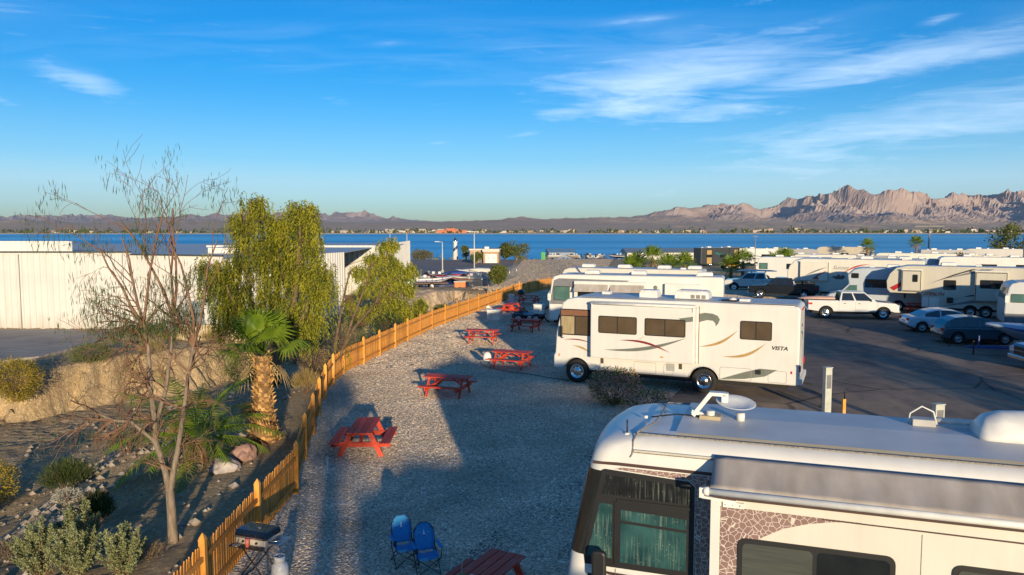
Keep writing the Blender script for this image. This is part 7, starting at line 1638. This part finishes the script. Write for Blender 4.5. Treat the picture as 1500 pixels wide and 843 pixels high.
# long low boat house by the lake
t = empty('boat_house', (50.5, 270, yz(50, 270)), 4, 'long low white boat house with a blue grey roof at the shore', 'building')
MB().box(-11, 14, 0, 9, 0, 2.6).build('wall', mat('white_wall', (.66, .62, .54), .7), t); MB().prism([(-.6, 2.6), (9.6, 2.6), (4.5, 4.0)], -11.6, 14.6, axis='x').build('roof', mat('blue_grey_roof', (.14, .19, .25), .5), t)
for k in range(5): MB().box(-8.5 + 4.4 * k, -6.5 + 4.4 * k, -.05, -.01, .2, 2.2).build('door', M_grey, t)
t = empty('boat_house', (19.0, 300, yz(19, 300)), 6, 'small blue roofed shelter at the shore left of the palms', 'building')
MB().box(-5, 5, 0, 6, 0, 3.2).build('wall', mat('blue_grey_wall', (.22, .28, .36), .7), t); MB().prism([(-.5, 3.2), (6.5, 3.2), (3, 4.6)], -5.5, 5.5, axis='x').build('roof', mat('blue_roof', (.10, .20, .34), .5), t)
t = empty('portable_toilet', (9.6, 242, yz(9.6, 242)), 0, 'green portable toilet beside the dirt yard', 'toilet')
MB().box(-.6, .6, -.6, .6, 0, 2.2).build('cabin', mat('toilet_green', (.06, .38, .08), .6), t, bevel=.05); MB().box(-.66, .66, -.66, .66, 2.2, 2.4).build('roof', mat('toilet_green'), t, bevel=.08); MB().box(-.4, .4, -.63, -.605, .15, 2.0).build('door', mat('toilet_green_dark', (.04, .28, .06), .6), t)
for i, (x, y, h_) in enumerate(((14.0, 246, 20), (19.5, 252, 152), (24.0, 248, 96), (28.5, 254, 58), (33, 250, 168))):
    lab = ['white pontoon boat, the leftmost of the row moored near the shore', 'white pontoon boat, second from the left in the row near the shore', 'white pontoon boat in the middle of the row near the shore', 'white pontoon boat, second from the right in the row near the shore', 'white pontoon boat, the rightmost of the row near the shore'][i]
    boat('shore_boat', lab, (x, y, yz(x, y) + .02), h_, [6.5, 5.4, 7.0, 5.8, 6.2][i], [M_white, M_cream2, M_grey, M_white, mat('navy_hull')][i], [M_grey, M_maroon, M_white, mat('navy_stripe'), M_white][i], True, 'boats in a row near the shore')
# shore trees and far palms
def round_tree(name, loc, label, r_, h, mats, seed, n=2600, group=None, trunk=1.2, lL=.5, lW=.28):
    rn = random.Random(seed); t = empty(name, loc, 0, label, 'tree', group); mb = MB(); lf = MB()
    mb.tube([(0, 0, -.1), (.1, 0, trunk), (0, .1, h * .6)], [.2, .16, .06], 7)
    cl = []
    for k in range(15):
        v = rdir(rn); c_ = Vector((v.x * r_ * .68, v.y * r_ * .68, trunk + (h - trunk) * (.5 + .40 * v.z))); cl.append((c_, r_ * rn.uniform(.26, .46))); mb.tube([(0, 0, trunk * .8), (c_ * .6) + Vector((0, 0, trunk * .3)), c_], [.08, .05, .02], 4, cap=False)
    mb.build('trunk', M_bark, t)
    for k in range(n):
        c_, cr = cl[k % len(cl)]; v = rdir(rn); p = c_ + v * cr * rn.uniform(.5, 1.05); leaf(lf, p, v + rdir(rn) * .9, lL * rn.uniform(.6, 1.3), lW, rn, 0 if rn.random() < .6 else len(mats) - 1)
    lf.build('crown', mats, t); return t
for x, y, r_, h, gm, lab in ((1.4, 236, 4.4, 5.0, G_mid, 'wide yellow green tree just right of the tan lake building'), (-2.4, 244, 2.4, 5.0, G_grn, 'darker tree between the tan building and the yellow tree'), (-14.0, 240, 1.8, 4.4, G_mid, 'small round tree left of the tan lake building'),
                             (-9.8, 214, 1.7, 3.0, G_mid, 'small tree in front of the tan lake building'), (102, 160, 5.0, 8.2, G_mid, 'large round green tree at the right picture edge'), (-1.6, 99, 1.4, 2.8, G_mid, 'bright green bush tree beside the chain link fence'), (-42, 250, 5, 3.0, G_mid, 'low olive tree at the shore on the left'), (-30, 262, 4, 2.2, G_gry, 'low grey tree at the shore on the left')):
    round_tree('tree', (x, y, yz(x, y)), lab, r_, h, gm, int(x * 7 + y), 3000, 'trees toward the lake', 1.0, .45 if r_ > 2 else .3, .26 if r_ > 2 else .14)
shrub('oleander', (69.5, 122, yz(69, 122)), 'reddish flowering bush behind the toy hauler nose', 2.2, 3.6, [leaf_mat('reddish_bush', (.20, .12, .06), (.30, .18, .09)), G_mid[1]], 91, 16, 2000, .3, .16)
for i, (x, y, h, lab) in enumerate(((19.0, 106, 2.6, 'tallest of the palms behind the cream motorhome roof'), (16.4, 107, 1.4, 'low palm at the left end of the palm clump'), (21.6, 108, 1.5, 'low palm right of the tallest in the palm clump'), (23.6, 107, 1.7, 'palm at the right end of the palm clump'), (17.6, 110, 1.6, 'low palm behind the left end of the palm clump'),
                                    (32.4, 110, 2.1, 'palm with a reddish trunk by the far dark coach'), (34.9, 104, 1.7, 'middle palm of the three by the far road'), (36.9, 106, 2.4, 'right palm of the three by the far road'), (31.0, 111, 1.2, 'short palm left of the reddish trunked palm'), (88.5, 172, 4.2, 'small dark palm far right against the lake'), (80.5, 178, 3.6, 'smaller palm far right left of the round tree'))):
    fan_palm('far_palm', (x, y, yz(x, y)), lab, h + .5, .30, .2, 16, 1.45, 200 + i, skirt=4, boots=False, nseg=14, group='palms along the far road', plen=.9)
t = empty('power_pole', (96.5, 182, yz(96, 182)), 0, 'grey power pole with a crossarm far right against the lake', 'pole')
MB().tube([(0, 0, 0), (0, 0, 9.2)], [.2, .14], 8).build('pole', mat('grey_pole', (.22, .20, .18), .8), t); MB().beam((-3.4, 0, 8.7), (3.4, 0, 8.7), .16, .2).build('crossarm', mat('grey_pole'), t)
t = empty('thin_pole', (48.0, 155, yz(48, 155)), 0, 'thin dark pole in front of the far white fifth wheel', 'pole'); MB().tube([(0, 0, 0), (0, 0, 6.2)], .08, 6).build('pole', mat('grey_pole'), t); MB().box(-.5, .5, -.05, .05, 6.2, 6.3).build('crossarm', mat('grey_pole'), t)
t = empty('yellow_buggy', (41.8, 150, yz(41, 150)), 10, 'yellow off road buggy beside the far dark coach', 'buggy')
M_yb = mat('yellow_paint', (.62, .36, .02), .4)
MB().prism([(-1.6, .55), (-1.6, 1.1), (-.8, 1.2), (.4, 1.1), (1.5, .9), (1.7, .6)], -.7, .7).build('body', M_yb, t, bevel=.05); MB().tube([(-1.2, .6, 1.1), (-.8, .6, 1.9), (.3, .6, 1.9), (.8, .6, 1.05)], .05, 6).tube([(-1.2, -.6, 1.1), (-.8, -.6, 1.9), (.3, -.6, 1.9), (.8, -.6, 1.05)], .05, 6).build('roll_cage', M_yb, t)
for x in (-1.2, 1.2):
    for sd in (1, -1): wheel(t, x, sd * .95, .42, .28, sd, M_alloy)
# low scrub of the shore, town of the far shore
rn = random.Random(77); mb = MB()
for k in range(420):
    x = rn.uniform(-110, 150); y = rn.uniform(250, 420); s_ = rn.uniform(.6, 1.8)
    if -36 < x < 2 and y < 300: continue
    for _ in range(7): leaf(mb, Vector((x, y, yz(x, y))) + rdir(rn) * s_ * .6 + Vector((0, 0, s_ * .4)), rdir(rn), s_, s_ * .6, rn)
tag(mb.build('shore_scrub', G_gry[0]), 'low scrub along the near shore', 'scrub', kind='stuff')
mb = MB(); tr = MB()
for k in range(210):
    a = rn.choice([rn.gauss(-.13, .035), rn.gauss(.0, .12), rn.gauss(.5, .12), rn.uniform(-.6, .7)]); d = 1662 + abs(rn.gauss(0, 160)) + rn.uniform(0, 60)
    x, y, s_ = a * d, d, rn.uniform(4, 9); z = far_z(a, d)
    mb.box(x - s_, x + s_ * rn.uniform(.6, 1.3), y - 5, y + 5, z - 2, z + rn.uniform(3, 5.5), rn.choice((0, 0, 1, 2)))
for k in range(800):
    a = rn.uniform(-.72, .72); d = 1652 + abs(rn.gauss(0, 45)) if rn.random() < .7 else rn.uniform(1650, 2300); x, y, s_ = a * d, d, rn.uniform(2.5, 6); z = far_z(a, d)
    for _ in range(5): leaf(tr, Vector((x, y, z + s_ * .5)) + rdir(rn) * s_ * .6, rdir(rn), s_ * 1.3, s_, rn)
tag(mb.build('far_town', [mat('far_house_cream', (.40, .33, .26), .9), mat('far_house_tan', (.30, .22, .15), .9), mat('far_house_white', (.50, .47, .43), .9)]), 'town houses along the far shore', 'town', kind='stuff')
tag(tr.build('far_shore_trees', G_grn[0]), 'dark trees along the far shore', 'trees', kind='stuff')
t = empty('orange_hotel', (-128, 1690, far_z(-128 / 1690, 1690) - 1), 0, 'orange red building block on the far shore', 'building')
MB().box(-32, 30, 0, 14, 0, 8).build('wall', mat('orange_stucco', (.55, .17, .08), .9), t); MB().box(-14, 6, 1, 12, 8, 12).build('upper_floor', mat('orange_stucco'), t); MB().box(-33, 31, -1, 15, 8.02, 8.6).build('roof', mat('orange_roof', (.42, .14, .08), .9), t)
# neighbours just outside the picture, whose shadows cross the ground in view
gen_rv('motorhome', 'white coach of the neighbouring pitch, outside the picture', (6.6, -4.1, .012), 166, 'A', 11.4, 3.5, 1.25, M_white, zb=.45, wins=((1, 2.4, 1.7, 2.5),))
fan_palm('roadside_palm', (2.1, -12.5, 0), 'palm outside the picture behind the camera', 5.6, .40, .26, 16, 1.0, 301, skirt=6, boots=False)
gen_rv('motorhome', 'tan motorhome outside the picture on the right', (31.8, 29.6, .012), 158, 'A', 11, 3.85, 1.25, M_tanbody, zb=.45, wins=((1, 2.4, 1.7, 2.5),))
gen_rv('motorhome', 'white motorhome outside the picture on the far right', (43.0, 33.0, .012), 158, 'A', 10, 3.8, 1.25, M_bluewhite, zb=.45, wins=((1, 2.4, 1.7, 2.5),))
round_tree('shade_tree', (1.3, -10.2, 0), 'thin tree outside the picture behind the camera', 1.8, 5.2, G_mid, 403, 900, None, 1.6, .24, .12)
round_tree('shade_tree', (24.2, 8.5, 0), 'large tree outside the picture on the right', 3.4, 7.0, G_grn, 401, 4200, None, 1.6, .3, .16)
# ------------------------------------------------------------------ haze
hz = bpy.data.materials.new('haze_air'); hz.use_nodes = True; ht = hz.node_tree; ht.nodes.clear()
ho = ht.nodes.new('ShaderNodeOutputMaterial'); pv = ht.nodes.new('ShaderNodeVolumePrincipled'); ht.links.new(pv.outputs[0], ho.inputs['Volume'])
pv.inputs['Color'].default_value = (.58, .75, 1.0, 1); pv.inputs['Density'].default_value = 1.9e-5; pv.inputs['Anisotropy'].default_value = 0.0
mb = MB(); mb.box(-19500, 19500, -200, 18000, -24, 900); h_o = mb.build('haze', hz); tag(h_o, kind='stuff')
